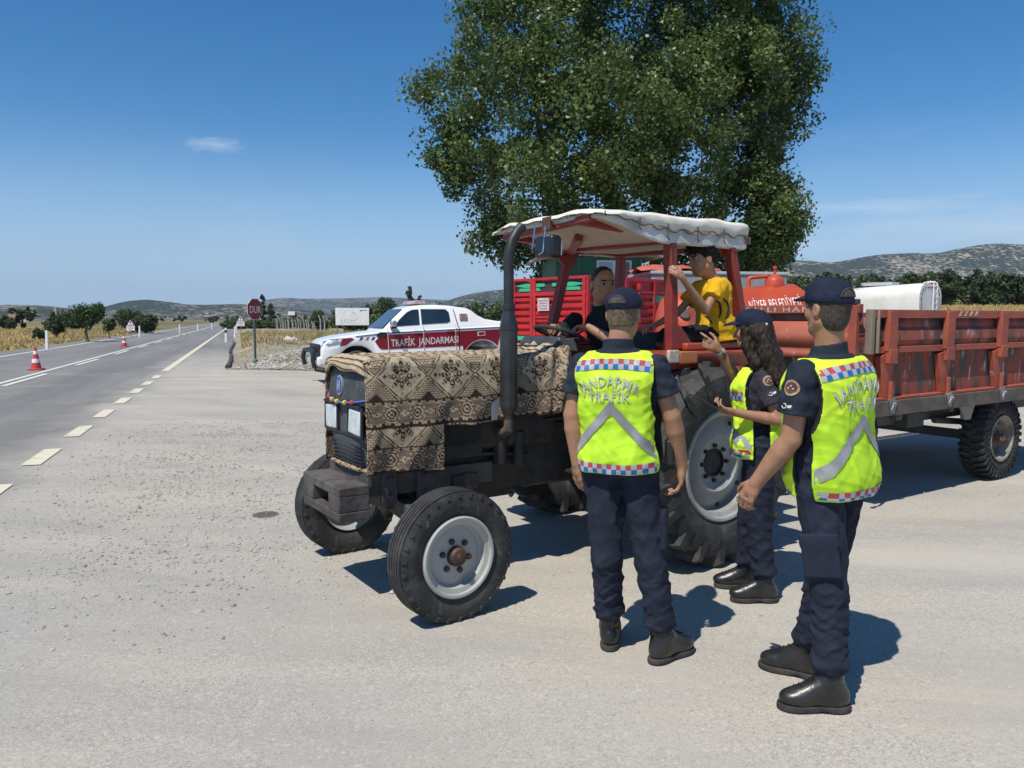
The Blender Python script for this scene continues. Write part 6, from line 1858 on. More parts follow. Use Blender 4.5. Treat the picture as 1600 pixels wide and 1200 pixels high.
# ================================================================== green kiosk
gk = thing('green_kiosk', 'dark green cabin with overhanging flat roof under the big poplar', 'cabin', (1.1, 20.0, 0), R_(6))
M_gw = mat('green_wall', (0.018, 0.105, 0.050), 0.6, c2=(.014, .082, .042), ns=2)
mb = MB(); mb.box((1.15, 1.1, 1.62), (2.3, 2.2, 3.24)); w_ = obj('wall', mb, M_gw, gk)
mb = MB(); mb.box((0.03, -.012, 1.62), (.06, .03, 3.2)); mb.box((2.27, -.012, 1.62), (.06, .03, 3.2)); mb.box((.62, -.008, 1.62), (.03, .02, 3.2)); obj('wall_trim', mb, mat('green_trim', (.03, .14, .07), .5), w_)
mb = MB(); M = mtx((0, 1.0, 3.2), (1, 0, 0), (0, 0, 1)); mb.prism([(-.42, .0), (-.42, .07), (1.15, .58), (2.75, .07), (2.75, 0.0), (1.15, .46)], 2.9, M); obj('roof', mb, mat('roof_cream', (.42, .36, .28), .8, c2=(.30, .25, .2), ns=5), gk, bevel=.01)
mb = MB(); mb.box((1.56, -.012, 2.72), (.92, .04, .88)); f_ = obj('window', mb, mat('frame_white', (.62, .62, .6), .5), gk)
mb = MB(); mb.box((1.33, -.026, 2.72), (.36, .03, .78)); obj('pane', mb, mat('window_glass', (.25, .30, .33), .08, spec=.9), f_)
mb = MB(); mb.box((1.79, -.026, 2.72), (.36, .03, .78)); obj('pane', mb, mat('window_dark', (.02, .03, .03), .08, spec=.9), f_)

# ================================================================== traffic patrol pickup
pk = thing('pickup_truck', 'white and maroon patrol pickup parked behind the tractor bonnet', 'pickup truck', (-4.72, 18.7, 0.0), R_(23))
pk.scale = (1.04, 1.04, 1.07); pk.rotation_euler = (0, R_(-0.9), R_(23))
M_car = mat('car_white', (0.80, 0.80, 0.79), 0.28, spec=.5, coat=.5)
M_mar = mat('car_maroon', (0.21, 0.012, 0.026), 0.3, coat=.4)
M_navy = mat('car_navy', (0.012, 0.035, 0.14), 0.35)
M_win = mat('car_glass', (0.012, 0.022, 0.030), 0.05, spec=.9, c2=(.02, .035, .045), ns=1.2)
M_trim = mat('black_trim', (0.016, 0.016, 0.017), 0.5)
CW = 1.85
def arch(cx, r, z0, n=12):
    return [(cx - r * math.cos(PI * k / n), max(z0, .42 + r * math.sin(PI * k / n))) for k in range(n + 1)]
# lower body outline seen from the side (x back from the bumper)
lo_ = [(.10, .50), (.10, .80)] + [(.14, .95), (.24, 1.04), (.60, 1.12), (1.30, 1.20), (1.62, 1.22), (3.55, 1.27), (4.4, 1.29), (5.25, 1.29), (5.30, 1.20), (5.32, .62), (5.20, .55)]
under = [(4.64, .55)] + arch(4.13, .50, .5)[::-1] + [(3.62, .48), (1.42, .46)] + arch(.92, .49, .48)[::-1] + [(.40, .48)]
poly = lo_ + under
def side_loft(poly, y0, y1, inset):
    """closed outline -> rounded slab: near and far faces pulled in at the rim"""
    mb = MB(); n = len(poly); c = np.mean(np.array(poly), 0)
    P = np.array(poly)
    d = np.roll(P, -1, 0) - np.roll(P, 1, 0); nr = np.stack([-d[:, 1], d[:, 0]], 1); nr /= np.maximum(np.linalg.norm(nr, axis=1), 1e-6)[:, None]
    area = np.sum(P[:, 0] * np.roll(P[:, 1], -1) - np.roll(P[:, 0], -1) * P[:, 1]); nr *= (1 if area > 0 else -1)
    rings = [(y0, inset), (y0 + inset * .35, inset * .35), (y0 + inset, 0), (y1 - inset, 0), (y1 - inset * .35, inset * .35), (y1, inset)]
    G = [[(P[i][0] + nr[i][0] * k, y, P[i][1] + nr[i][1] * k) for i in range(n)] for y, k in rings]
    mb.sheet(G, close=True)
    mb.f.append(tuple(range(n))); mb.m.append(0); mb.f.append(tuple(range(5 * n, 6 * n))[::-1]); mb.m.append(0)
    return mb
body = obj('body', side_loft(poly, 0, CW, .035), M_car, pk, smooth=45)
# cabin: tapered upper part
def cabin():
    mb = MB()
    st = [(1.50, 1.20, 1.20, .05), (1.62, 1.20, 1.29, .06), (1.85, 1.2, 1.50, .10), (2.12, 1.2, 1.72, .15), (2.30, 1.2, 1.795, .17), (2.6, 1.2, 1.825, .18), (3.0, 1.2, 1.83, .18), (3.35, 1.2, 1.805, .18), (3.50, 1.2, 1.78, .17), (3.78, 1.2, 1.75, .16), (3.90, 1.2, 1.70, .15), (4.05, 1.2, 1.58, .12), (4.25, 1.2, 1.48, .09), (4.6, 1.2, 1.42, .07), (5.1, 1.2, 1.385, .06), (5.24, 1.2, 1.34, .06)]
    G = []
    for x, z0, z1, ins in st:
        h = z1 - z0
        G.append([(x, .02, z0), (x, .02 + ins * .9, z1 - min(.05, h * .3)), (x, .05 + ins, z1 - .008), (x, .3 + ins * .3, z1 + .01 * (h > .3)), (x, CW - .3 - ins * .3, z1 + .01 * (h > .3)), (x, CW - .05 - ins, z1 - .008), (x, CW - .02 - ins * .9, z1 - min(.05, h * .3)), (x, CW - .02, z0)])
    mb.sheet(G)
    return mb
obj('cabin', cabin(), M_car, body, smooth=50)
def ys_(z): return .02 + (z - 1.2) * .262 - .010       # slope of the cabin side
def glass(P, nm, m, dy=0.0):
    mb = MB(); n = len(P); f = [(x, ys_(z) + dy, z) for x, z in P]; b = [(x, y + .02, z) for x, y, z in f]
    mb.add(f + b, [tuple(range(n))] + [(i, (i + 1) % n, n + (i + 1) % n, n + i) for i in range(n)]); return obj(nm, mb, m, body)
w1 = glass([(1.86, 1.335), (2.50, 1.365), (2.50, 1.73), (2.34, 1.72), (2.20, 1.66), (2.0, 1.49)], 'window', M_win)
w2 = glass([(2.56, 1.37), (3.22, 1.40), (3.30, 1.44), (3.28, 1.66), (3.20, 1.725), (2.56, 1.735)], 'window', M_win)
mb = MB(); mb.add([(1.60, .16, 1.295), (1.60, CW - .16, 1.295), (2.13, CW - .27, 1.735), (2.13, .27, 1.735)], [(0, 1, 2, 3)]); mb.v = [(x - .012, y, z + .012) for x, y, z in mb.v]
wsh = obj('windscreen', mb, mat('screen_glass', (.06, .08, .09), .05, spec=.9), body)
def decal(P, nm, m, par=body, y=-.004, th=.004):
    mb = MB(); n = len(P); f = [(x, y - th, z) for x, z in P]; b = [(x, y + .01, z) for x, z in P]
    mb.add(f + b, [tuple(range(n))] + [(i, (i + 1) % n, n + (i + 1) % n, n + i) for i in range(n)]); return obj(nm, mb, m, par)
band = decal([(1.36, .99), (1.50, 1.12), (1.66, 1.135), (2.6, 1.165), (4.62, 1.215), (4.80, 1.06), (4.66, .95), (4.60, 1.02)] + [(4.13 + .56 * math.cos(a), .42 + .56 * math.sin(a)) for a in np.linspace(.75, PI - .35, 10)] + [(3.60, .83), (1.66, .80), (1.52, .80), (1.46, .84)], 'maroon_band', M_mar)
decal([(.52, .90), (.66, .915), (.86, 1.06), (.80, 1.09), (.60, 1.08)], 'maroon_band', M_mar)
decal([(.90, 1.115), (1.70, 1.165), (3.5, 1.225), (5.0, 1.265), (5.0, 1.28), (3.5, 1.245), (1.70, 1.19), (.90, 1.125)], 'navy_line', M_navy, y=-.006)
for x, m in ((.98, M_navy), (1.13, mat('flash_orange', (.4, .13, .03), .4)), (1.27, M_navy)): decal([(x, 1.03), (x + .06, 1.035), (x + .10, 1.10), (x + .05, 1.10)], 'flash', m)
decal([(4.86, 1.05), (5.02, 1.22), (5.08, 1.22), (4.93, 1.05), (5.05, .92), (5.0, .92)], 'navy_line', M_navy)
decal([(4.00, 1.06), (4.20, 1.065), (4.20, 1.165), (4.00, 1.16)], 'fuel_flap', M_car, y=-.010); decal([(4.02, 1.075), (4.185, 1.08), (4.185, 1.152), (4.02, 1.148)], 'fuel_flap_inner', M_mar, y=-.0125)
mt_ = mat('letter_silver', (.62, .60, .60), .5)
vs, fs = text_mesh('TRAFİK  JANDARMASI', 1.0, .010); xs = [v.x for v in vs]; k = 1.72 / (max(xs) - min(xs)); kz = .17 / .72
mb = MB(); mb.add([(2.62 + v.x * k, -.0125, .885 + v.y * kz + (v.x * k) * .03) for v in vs], fs); obj('lettering', mb, mt_, band, smooth=0)
for a in ([(1.70, .5), (1.715, .5), (1.68, 1.3), (1.665, 1.3)], [(2.575, .5), (2.59, .5), (2.585, 1.34), (2.57, 1.34)], [(3.40, .6), (3.41, .6), (3.42, 1.36), (3.41, 1.36)]): decal(a, 'door_seam', mat('seam_white', (.62, .62, .62), .4), y=-.012)
decal([(3.495, .5), (3.51, .5), (3.515, 1.29), (3.50, 1.29)], 'bed_seam', M_trim, y=-.0125)
mb = MB(); mb.bar((3.50, ys_(1.29) - .002, 1.29), (3.40, ys_(1.74) - .006, 1.74), .01, .014); obj('canopy_seam', mb, M_trim, body)
mb = MB(); mb.box((3.66, ys_(1.53) - .003, 1.53), (.20, .012, .16), Matrix.Rotation(R_(-14), 3, 'X')); obj('unit_badge', mb, mat('badge_plum', (.14, .06, .07), .5, c2=(.35, .25, .26), ns=30), body)
for x in (2.42, 3.26):
    mb = MB(); mb.box((x, -.02, 1.205), (.20, .04, .035)); obj('door_handle', mb, M_chrome, body, bevel=.01)
mb = MB(); mb.box((1.80, -.10, 1.40), (.14, .20, .15)); mi_ = obj('mirror', mb, mat('mirror_shell', (.5, .52, .55), .2, .7), body, bevel=.04, seg=3)
mb = MB(); mb.box((1.81, -.06, 1.31), (.13, .20, .05)); obj('mirror_foot', mb, M_trim, mi_, bevel=.01)
mb = MB(); mb.prism([(1.40, 1.10), (1.66, 1.085), (1.66, 1.20), (1.50, 1.205), (1.42, 1.17)], .03, mtx((0, -.006, 0), (1, 0, 0), (0, 0, 1))); obj('side_vent', mb, M_trim, body, bevel=.006)
mb = MB(); mb.add([(.12, .10, .90), (.24, -.006, .95), (.56, -.008, 1.00), (.62, -.006, 1.09), (.36, .0, 1.075), (.15, .12, 1.02)], [(0, 1, 2, 3, 4, 5)]); mb.v = [(x - .02, y - .012, z) for x, y, z in mb.v]
hl = obj('headlight', mb, mat('headlight_glass', (.20, .24, .27), .08, c2=(.55, .6, .62), ns=14, lo=.5, hi=.55, spec=.9), body)
mb = MB(); mb.box((.085, CW / 2, .80), (.06, 1.35, .30)); obj('grille', mb, M_trim, body, bevel=.02)
mb = MB(); mb.box((.06, CW / 2, .56), (.14, CW - .06, .22)); obj('bumper', mb, M_car, body, bevel=.05, seg=3)
mb = MB()
mb.tube([(-.06, .12, .42), (-.10, .12, .60), (-.06, .12, .78), (-.04, .5, .80), (-.04, CW - .5, .80), (-.06, CW - .12, .78), (-.10, CW - .12, .60), (-.06, CW - .12, .42)], .055, 10); mb.tube([(-.05, .14, .40), (.14, .04, .36), (.40, .02, .38)], .06, 8); mb.box((.03, .2, .62), (.14, .06, .06)); obj('bull_bar', mb, M_trim, pk)
for cx in (.92, 4.13):
    for yy, s in ((.13, -1), (CW - .13, 1)):
        w = holder('wheel', pk, (cx, yy, .40))
        mb = MB(); mb.lathe([(.22, -.12), (.36, -.13), (.39, -.09), (.395, 0), (.39, .09), (.36, .13), (.22, .12)], ax=(0, 1, 0), n=36); obj('tyre', mb, M_tyre, w)
        mb = MB(); mb.lathe([(.225, s * .10), (.215, s * .12), (.19, s * .09), (.06, s * .07), (0, s * .08)], ax=(0, 1, 0), n=30); obj('rim', mb, M_galv, w)
mb = MB()
for cx, r in ((.92, .47), (4.13, .48)): mb.lathe([(r, .03), (r, .45), (.05, .45)], o=(cx, 0, .42), ax=(0, 1, 0), n=28)
obj('wheel_well', mb, M_trim, body)
mb = MB(); mb.box((2.62, CW / 2, 1.90), (.34, 1.15, .09), taper=(.8, .96)); mb.box((2.62, CW / 2, 1.85), (.1, .9, .04)); lb = obj('light_bar', mb, mat('light_bar_grey', (.30, .22, .22), .4, c2=(.45, .42, .42), ns=4), body, bevel=.02)
# ================================================================== people
NV = lambda *a: np.array(a, float)
def un_(v): v = np.asarray(v, float); return v / np.linalg.norm(v)
M_skin = attr_mat('skin', 'tint', 0.48, 0.12, 180, 0.35, 0.10, 0.06)
def cloth(name, c, c2, wv=0.25, rough=0.85, ns=14, bs=55, spec=.25):
    return mat(name, c, rough, c2=c2, ns=ns, bump=wv, bs=bs, spec=spec, bdist=.02)
M_navy_s = cloth('navy_shirt', (0.0125, 0.0185, 0.0300), (0.019, 0.026, 0.040))
M_navy_t = cloth('navy_trousers', (0.0120, 0.0160, 0.0290), (0.018, 0.0230, 0.040), .22, ns=6, bs=18)
M_navy_c = cloth('navy_cap', (0.0085, 0.0125, 0.0290), (0.013, 0.018, 0.040), .15)
M_grey_s = cloth('charcoal_shirt', (0.026, 0.026, 0.034), (0.036, 0.035, 0.045))
M_boot = mat('boot_leather', (0.010, 0.010, 0.010), 0.34, c2=(0.024, 0.023, 0.021), ns=9, bump=.25, bs=40, spec=.55)
M_sole = mat('boot_sole', (0.018, 0.018, 0.018), 0.8, c2=(.05, .047, .04), ns=12)
M_vest = mat('hi_vis_yellow', (0.64, 0.88, 0.055), 0.75, c2=(0.57, 0.81, 0.045), ns=5, bump=.12, bs=400, spec=.2)
M_vestmesh = mat('hi_vis_mesh', (0.53, 0.82, 0.045), 0.8, c2=(0.46, 0.75, 0.035), ns=5, bump=.45, bs=330, spec=.2)
M_vsilver = mat('reflective_silver', (0.22, 0.225, 0.225), 0.5, c2=(0.31, 0.315, 0.31), ns=10, spec=.6, bump=.2, bs=20)
M_vred = mat('band_red', (0.38, 0.05, 0.06), 0.6); M_vblue = mat('band_blue', (0.012, 0.115, 0.32), 0.6); M_vlight = mat('band_silver', (0.36, 0.37, 0.37), 0.5)
M_piping = mat('vest_piping', (0.012, 0.013, 0.014), 0.7)
M_letter = mat('letter_grey', (0.36, 0.38, 0.40), 0.5); M_letter2 = mat('letter_pale', (0.66, 0.74, 0.55), 0.5)
SK_A = (0.345, 0.182, 0.108); SK_B = (0.33, 0.17, 0.10); SK_C = (0.285, 0.150, 0.092)

def add_hand(s, wr, d, n, t, curl, ln=1.0, spread=1.0, thumb=0.5, curls=None, k=.006):
    """palm, four unequal fingers bent at two knuckles, thumb from the side; d along hand, n palm faces, t thumb side"""
    d, n, t = un_(d), un_(n), un_(t); wr = np.asarray(wr, float)
    L = ln
    s.cone(wr - d * .01, wr + d * .035 * L, .026 * L, .034 * L, .012, flat=(n, 1.55))
    s.cone(wr + d * .03 * L + t * .012 * L, wr + d * .078 * L + t * .022 * L, .020 * L, .0145 * L, .012, flat=(n, 1.35))
    s.cone(wr + d * .03 * L - t * .012 * L, wr + d * .072 * L - t * .024 * L, .020 * L, .0135 * L, .012, flat=(n, 1.35))
    for i, (off, l1, l2, l3, r) in enumerate(((.030, .042, .026, .022, .0095), (.010, .047, .030, .023, .0098), (-.011, .043, .028, .022, .0093), (-.030, .034, .021, .019, .0082))):
        c = curl if curls is None else curls[i]
        p = wr + d * (.082 - .006 * abs(i - 1.2)) * L + t * off * L * .95
        dd = un_(d + t * (off * 3.0 * spread))
        for j, l in enumerate((l1, l2, l3)):
            a = c * (0.55, 1.15, 0.85)[j] + (.10, .10, .05)[j]
            dd = un_(dd * math.cos(a) + n * math.sin(a))
            n2 = un_(n - dd * (n @ dd)) if abs(n @ dd) < .98 else -d
            q = p + dd * l * L
            s.cone(p, q, r * L * (1 - .08 * j), r * L * (.93 - .10 * j), k)
            # rotate the palm normal along with the bend
            n_ = un_(n * math.cos(a) - d * math.sin(a)); p = q
            nn = n_; 
            n_keep = n; n = n if j == 2 else un_(n - dd * (n @ dd)) if abs(n @ dd) < .97 else n
        n = n_keep if False else un_(np.cross(np.cross(d, un_(n + 1e-6)), d)) if abs(d @ n) < .99 else n
    # thumb
    n0 = n
    p = wr + d * .022 * L + t * .026 * L
    td = un_(d * .62 + t * .62 + n0 * .35 * (1 + thumb))
    q = p + td * .042 * L; s.cone(p, q, .0155 * L, .0115 * L, .010)
    td2 = un_(td + d * .45 + n0 * .5 * thumb); r_ = q + td2 * .030 * L; s.cone(q, r_, .0112 * L, .0100 * L, k)
    td3 = un_(td2 + d * .3 + n0 * .4 * thumb); s.cone(r_, r_ + td3 * .024 * L, .0100 * L, .0082 * L, k)

def fingers_fixed(s, wr, d, n, t, curl, ln=1.0, curls=None, thumb=.5):
    d = un_(d); n = un_(n - d * (np.asarray(n) @ d)); t = un_(t - d * (np.asarray(t) @ d)); t = un_(t - n * (t @ n)); wr = np.asarray(wr, float); L = ln
    s.cone(wr - d * .012, wr + d * .035 * L, .026 * L, .033 * L, .012, flat=(n, 1.5))
    s.cone(wr + d * .03 * L + t * .012 * L, wr + d * .078 * L + t * .022 * L, .020 * L, .0150 * L, .012, flat=(n, 1.3))
    s.cone(wr + d * .03 * L - t * .012 * L, wr + d * .072 * L - t * .024 * L, .020 * L, .0140 * L, .012, flat=(n, 1.3))
    for i, (off, l1, l2, l3, r) in enumerate(((.030, .042, .026, .022, .0096), (.010, .047, .030, .023, .0099), (-.011, .043, .028, .022, .0094), (-.030, .034, .021, .019, .0083))):
        c = curl if curls is None else curls[i]
        p = wr + d * (.083 - .006 * abs(i - 1.2)) * L + t * off * L * .95
        base = un_(d + t * off * 2.5); a = 0.0
        for j, l in enumerate((l1, l2, l3)):
            a += c * (0.75, 1.25, 0.80)[j] + (.08, .08, .04)[j]
            dd = base * math.cos(a) + n * math.sin(a); q = p + dd * l * L
            s.cone(p, q, r * L * (1 - .07 * j), r * L * (.95 - .09 * j), .005); p = q
    p = wr + d * .020 * L + t * .024 * L
    td = un_(d * .65 + t * .62 + n * (.25 + .3 * thumb)); q = p + td * .044 * L; s.cone(p, q, .0160 * L, .0118 * L, .010)
    td = un_(td + d * .45 + n * .55 * thumb - t * .25 * thumb); r_ = q + td * .031 * L; s.cone(q, r_, .0115 * L, .0102 * L, .005)
    td = un_(td + d * .35 + n * .45 * thumb - t * .35 * thumb); s.cone(r_, r_ + td * .025 * L, .0102 * L, .0082 * L, .005)

TORSO = [(-.02, .135, .098), (.13, .168, .120), (.34, .152, .104), (.55, .163, .114), (.78, .180, .120), (.89, .168, .098), (.955, .105, .072), (1.0, .063, .060)]
class Person:
    def __init__(s, label, base, rgt, P, N, head, hf, arms, legs, size=1.0, female=False, hu=(0, 0, 1), name='person', headscale=1.0, cat='person', group=None):
        s.base = NV(*base); s.o = s.base
        L = lambda p: NV(*p) - s.o
        s.rgt = un_(NV(*rgt)); s.P, s.N, s.Hc = L(P), L(N), L(head)
        s.hf = un_(NV(*hf)); hu = NV(*hu); s.hr = un_(np.cross(s.hf, hu)); s.hu = np.cross(s.hr, s.hf)
        s.arms = [{**a, 'sh': L(a['sh']), 'el': L(a['el']), 'wr': L(a['wr'])} for a in arms]
        s.legs = [{**g_, 'hip': L(g_['hip']), 'kn': L(g_['kn']), 'an': L(g_['an'])} for g_ in legs]
        s.sz = size; s.female = female; s.hs = headscale * .97
        s.up = un_(s.N - s.P); s.rgt = un_(s.rgt - s.up * (s.rgt @ s.up)); s.fw = np.cross(s.up, s.rgt)
        s.label, s.name, s.cat, s.group = label, name, cat, group
        s.c0 = s.P - s.up * .02
    def stations(s, t0, t1, grow=0.0, n=14, extra=None):
        tt = np.array([x[0] for x in TORSO]); A = np.array([x[1] for x in TORSO]); B = np.array([x[2] for x in TORSO])
        if s.female: A = A * np.interp(tt, [0, .15, .35, .6, 1], [1.02, 1.0, .90, .91, .90]); B = B * np.interp(tt, [0, .15, .35, .72, .8, 1], [1.03, 1.02, .97, 1.12, 1.1, .9])
        A, B = A * s.sz, B * s.sz
        out = []
        for t in np.linspace(t0, t1, n):
            c = s.P + (s.N - s.P) * t
            c = c + s.fw * (.012 * math.sin(t * PI) - .010 * t)      # gentle spine curve
            a, b = np.interp(t, tt, A) + grow, np.interp(t, tt, B) + grow
            if extra: a, b = extra(t, a, b)
            out.append((c, a, b))
        return out
    def bounds(s, pad=.25, pts=None):
        pts = np.array(pts if pts is not None else [s.P, s.N, s.Hc] + [a[k] for a in s.arms for k in ('sh', 'el', 'wr')] + [g_[k] for g_ in s.legs for k in ('hip', 'kn', 'an')])
        return pts.min(0) - pad, pts.max(0) + pad
    def H(s, x, y, z):                                        # head-local point: right, forward, up
        return s.Hc + (s.hr * x + s.hf * y + s.hu * z) * s.hs
    @property
    def HM(s): return np.array([s.hr, s.hf, s.hu])
    def build_body(s, skin, h=.0048, face=True, stubble=0.0, brow=True):
        f = SDF(*s.bounds(.22), h); k = s.hs
        # hidden core, so the figure is one body
        st = s.stations(0, 1, -.012); f.loft(st, s.rgt, .02)
        for g_ in s.legs: f.cone(g_['hip'], g_['kn'], .07 * s.sz, .045 * s.sz, .03); f.cone(g_['kn'], g_['an'], .045 * s.sz, .032 * s.sz, .02)
        # neck and head
        nb = s.N - s.up * .03
        f.cone(nb, s.H(0, -.012, -.055), .062 * s.sz * (.85 if s.female else 1), .056 * k * (.86 if s.female else 1), .03)
        M = s.HM
        f.ell(s.H(0, -.010, .025), NV(.076, .096, .095) * k, M, .02)
        f.ell(s.H(0, .028, -.035), NV(.058, .066, .075) * k, M, .03)
        f.ell(s.H(0, .055, -.085), NV(.034, .030, .026) * k, M, .03)
        f.cone(s.H(-.052, .0, -.055), s.H(-.022, .058, -.088), .020 * k, .018 * k, .02); f.cone(s.H(.052, .0, -.055), s.H(.022, .058, -.088), .020 * k, .018 * k, .02)
        if face:
            f.cone(s.H(0, .088, .018), s.H(0, .112, -.024), .009 * k, .0125 * k, .012); f.ell(s.H(.011, .102, -.028), NV(.008, .010, .007) * k, M, .006); f.ell(s.H(-.011, .102, -.028), NV(.008, .010, .007) * k, M, .006)
            for sx in (-1, 1):
                f.sub_ell(s.H(sx * .032, .096, .012), NV(.018, .013, .011) * k, M, .012)
                f.ell(s.H(sx * .031, .079, .012), NV(.013, .012, .011) * k, M, .003)
                f.cone(s.H(sx * .014, .092, .030), s.H(sx * .050, .080, .030), .008 * k, .007 * k, .012)
                f.ell(s.H(sx * .042, .066, -.020), NV(.020, .018, .016) * k, M, .02)
            f.cone(s.H(-.020, .090, -.055), s.H(.020, .090, -.055), .0075 * k, .0075 * k, .006); f.cone(s.H(-.016, .089, -.066), s.H(.016, .089, -.066), .0085 * k, .0085 * k, .006)
        for sx in (-1, 1):                                    # ears
            e = s.H(sx * .079, -.008, -.006); 
            f.ell(e, NV(.010, .019, .031) * k, M, .006); f.sub_ell(s.H(sx * .088, -.004, -.004), NV(.006, .010, .018) * k, M, .004)
        # arms
        for a in s.arms:
            z = s.sz * a.get('thick', 1.0)
            e = a['el']; f.cone(a['sh'], e, .043 * z, .0415 * z, .01)
            fm = e + (a['wr'] - e) * .28
            f.cone(e, fm, .041 * z, .0435 * z, .006); f.cone(fm, a['wr'], .0435 * z, .0275 * z, .004)
            fingers_fixed(f, a['wr'], a['d'], a['n'], a['t'], a.get('curl', .3), s.sz * a.get('hl', 1.0), a.get('curls'), a.get('thumb', .5))
        V, F = f.mesh(2)
        # tint
        C = np.tile(np.array([*skin, 1.0]), (len(V), 1)); q = (V - s.Hc) @ s.HM.T / k
        def spot(c, r, col, soft=.4, amt=1.0):
            dd = np.sqrt((((q - np.array(c)) / np.array(r)) ** 2).sum(1)); w = np.clip((1 - dd) / soft, 0, 1)[:, None] * amt
            C[:, :3] = C[:, :3] * (1 - w) + np.array(col) * w
        if face:
            spot((0, .095, -.060), (.027, .025, .013), (skin[0] * .75, skin[1] * .5, skin[2] * .5), .5, .8)
            spot((0, .11, -.02), (.02, .03, .02), (skin[0] * 1.1, skin[1] * .85, skin[2] * .8), .8, .5)
            for sx in (-1, 1):
                spot((sx * .032, .088, .012), (.017, .02, .0078), (.30, .27, .25), .25, .9); spot((sx * .031, .09, .012), (.0075, .02, .0078), (.012, .008, .006), .2)
                spot((sx * .032, .088, .0205), (.020, .02, .0038), (.02, .013, .01), .4, .9)
                spot((sx * .033, .088, .036), (.025, .03, .0075), (.018, .012, .009), .4, .95)
            if stubble: spot((0, .06, -.075), (.07, .08, .05), (skin[0] * .42, skin[1] * .45, skin[2] * .5), .6, stubble)
        me = mesh_np('person', V, F, [M_skin])
        a_ = me.attributes.new('tint', 'FLOAT_COLOR', 'POINT'); a_.data.foreach_set('color', C.astype(np.float32).ravel())
        s.root = link(s.name, me, None, tuple(s.o)); tag(s.root, s.label, s.cat, s.group)
        return s
    def child(s, name, f, m, smooth=2, parent=None, flat=False):
        V, F = f.mesh(smooth); me = mesh_np(name, V, F, m if isinstance(m, (list, tuple)) else [m])
        return link(name, me, parent or s.root), V, F
    def shirt(s, m, t0=.15, sleeve=.62, grow=.014, wr=.005, collar=True, seed=1, sw=.066, name='shirt', h=.0055, ex=None):
        pts = [s.P, s.N] + [a['sh'] for a in s.arms] + [a['el'] for a in s.arms]
        f = SDF(*s.bounds(.2, pts), h)
        w = sines(seed, .13, wr * 1.3, (1, 1, 1), 5, .7)
        f.loft(s.stations(t0, .985, grow, 16, ex), s.rgt, .02, warp=w)
        for a in s.arms:
            d = un_(a['el'] - a['sh']); e = a['sh'] + (a['el'] - a['sh']) * sleeve
            f.cone(a['sh'] + d * .012, e + d * .03, (sw - .006) * s.sz, (sw + .006) * s.sz, .032, planes=[(d, e)], warp=sines(seed + 5, .07, wr * 1.0))
        if collar:
            c = s.N - s.up * .012
            f.cone(c - s.up * .03, c + s.up * .052 - s.fw * .008, .084 * s.sz, .068 * s.sz, .014, planes=[(un_(s.up + s.fw * .12), c + s.up * .050)])
        o, V, F = s.child(name, f, m)
        s.shirt_VF = (V, F); return o
    def trousers(s, m, bottom=.0, seed=3, loose=.026, blouse=True, top=.36, h=.0058):
        pts = [s.P, s.P + (s.N - s.P) * .4] + [g_[k] for g_ in s.legs for k in ('hip', 'kn', 'an')]
        f = SDF(*s.bounds(.2, pts), h); z = s.sz
        w1 = sines(seed, .16, .0075, (1, 1, .9), 6, .75); w2 = sines(seed + 1, .110, .0085, (.7, .7, 1.1), 7, .75)
        f.loft(s.stations(.0, top, .016), s.rgt, .03, warp=w1)
        for g_ in s.legs:
            hp, kn, an = g_['hip'], g_['kn'], g_['an']
            f.cone(hp, kn, (.080 + loose * .7) * z, (.057 + loose * .8) * z, .03, warp=w1)
            end = an + (kn - an) * (.26 if blouse else .02); d = un_(an - kn)
            f.cone(kn, end, (.058 + loose * .8) * z, (.047 + loose) * z, .012, warp=w2, planes=[(d, end + d * .045)])
            if blouse: f.ell(end + d * .002, NV(.075, .075, .045) * z, None, .02, warp=sines(seed + 3, .065, .006, (.6, .6, 1.2)))
            # cargo pocket
            if g_.get('pocket') is not None:
                pd = un_(NV(*g_['pocket'])); c = hp + (kn - hp) * .62 + pd * .088 * z; ax = un_(kn - hp); tt = np.cross(ax, pd)
                f.box(c, (.075, .014, .085), np.array([tt, pd, ax]), .01, .012); f.box(c - ax * .075 + pd * .008, (.080, .012, .030), np.array([tt, pd, ax]), .008, .006)
        return s.child('trousers', f, m)[0]
    def boots(s, seed=1):
        for g_ in s.legs:
            an, fd = g_['an'], un_(NV(*g_['foot'], 0)); z = s.sz; up = NV(0, 0, 1); rt = np.cross(fd, up)
            gz = -s.o[2]                                      # ground level in local z
            a0 = NV(an[0], an[1], gz)
            lo, hi = a0 - .30, a0 + .40
            f = SDF(lo, hi, .0045); M = np.array([rt, fd, up])
            kn = g_['kn']; shaft = an + un_(kn - an) * .20
            f.cone(an + up * .0, shaft, .050 * z, .058 * z, .02, warp=sines(seed, .06, .003))
            f.ell(a0 - fd * .022 + up * .062, NV(.044, .058, .060) * z, M, .03)
            f.ell(a0 + fd * .055 + up * .062, NV(.044, .085, .050) * z, M, .035)
            f.ell(a0 + fd * .145 + up * .050, NV(.049, .066, .040) * z, M, .03)
            f.cone(an + up * .02 + fd * .02, a0 + fd * .12 + up * .055, .045 * z, .036 * z, .03)
            f.cut(-up, a0 + up * .018)
            b, V, F = s.child('boot', f, M_boot)
            q = SDF(lo, hi, .0045)
            for c, r in ((-.025, (.047, .062, .06)), (.055, (.044, .085, .06)), (.142, (.053, .074, .06))): q.ell(a0 + fd * c * z + up * .012, NV(*r) * z, M, .03)
            q.cut(up, a0 + up * .030); q.cut(-up, a0 + up * .003)
            q.sub_box(a0 + fd * .035 + up * .0, (.1, .022, .010), M)
            s.child('sole', q, M_sole, 1, b)
            mb = MB(); bv = BVHTree.FromPolygons([Vector(v) for v in V], [tuple(int(i) for i in ff) for ff in F])
            pts = []
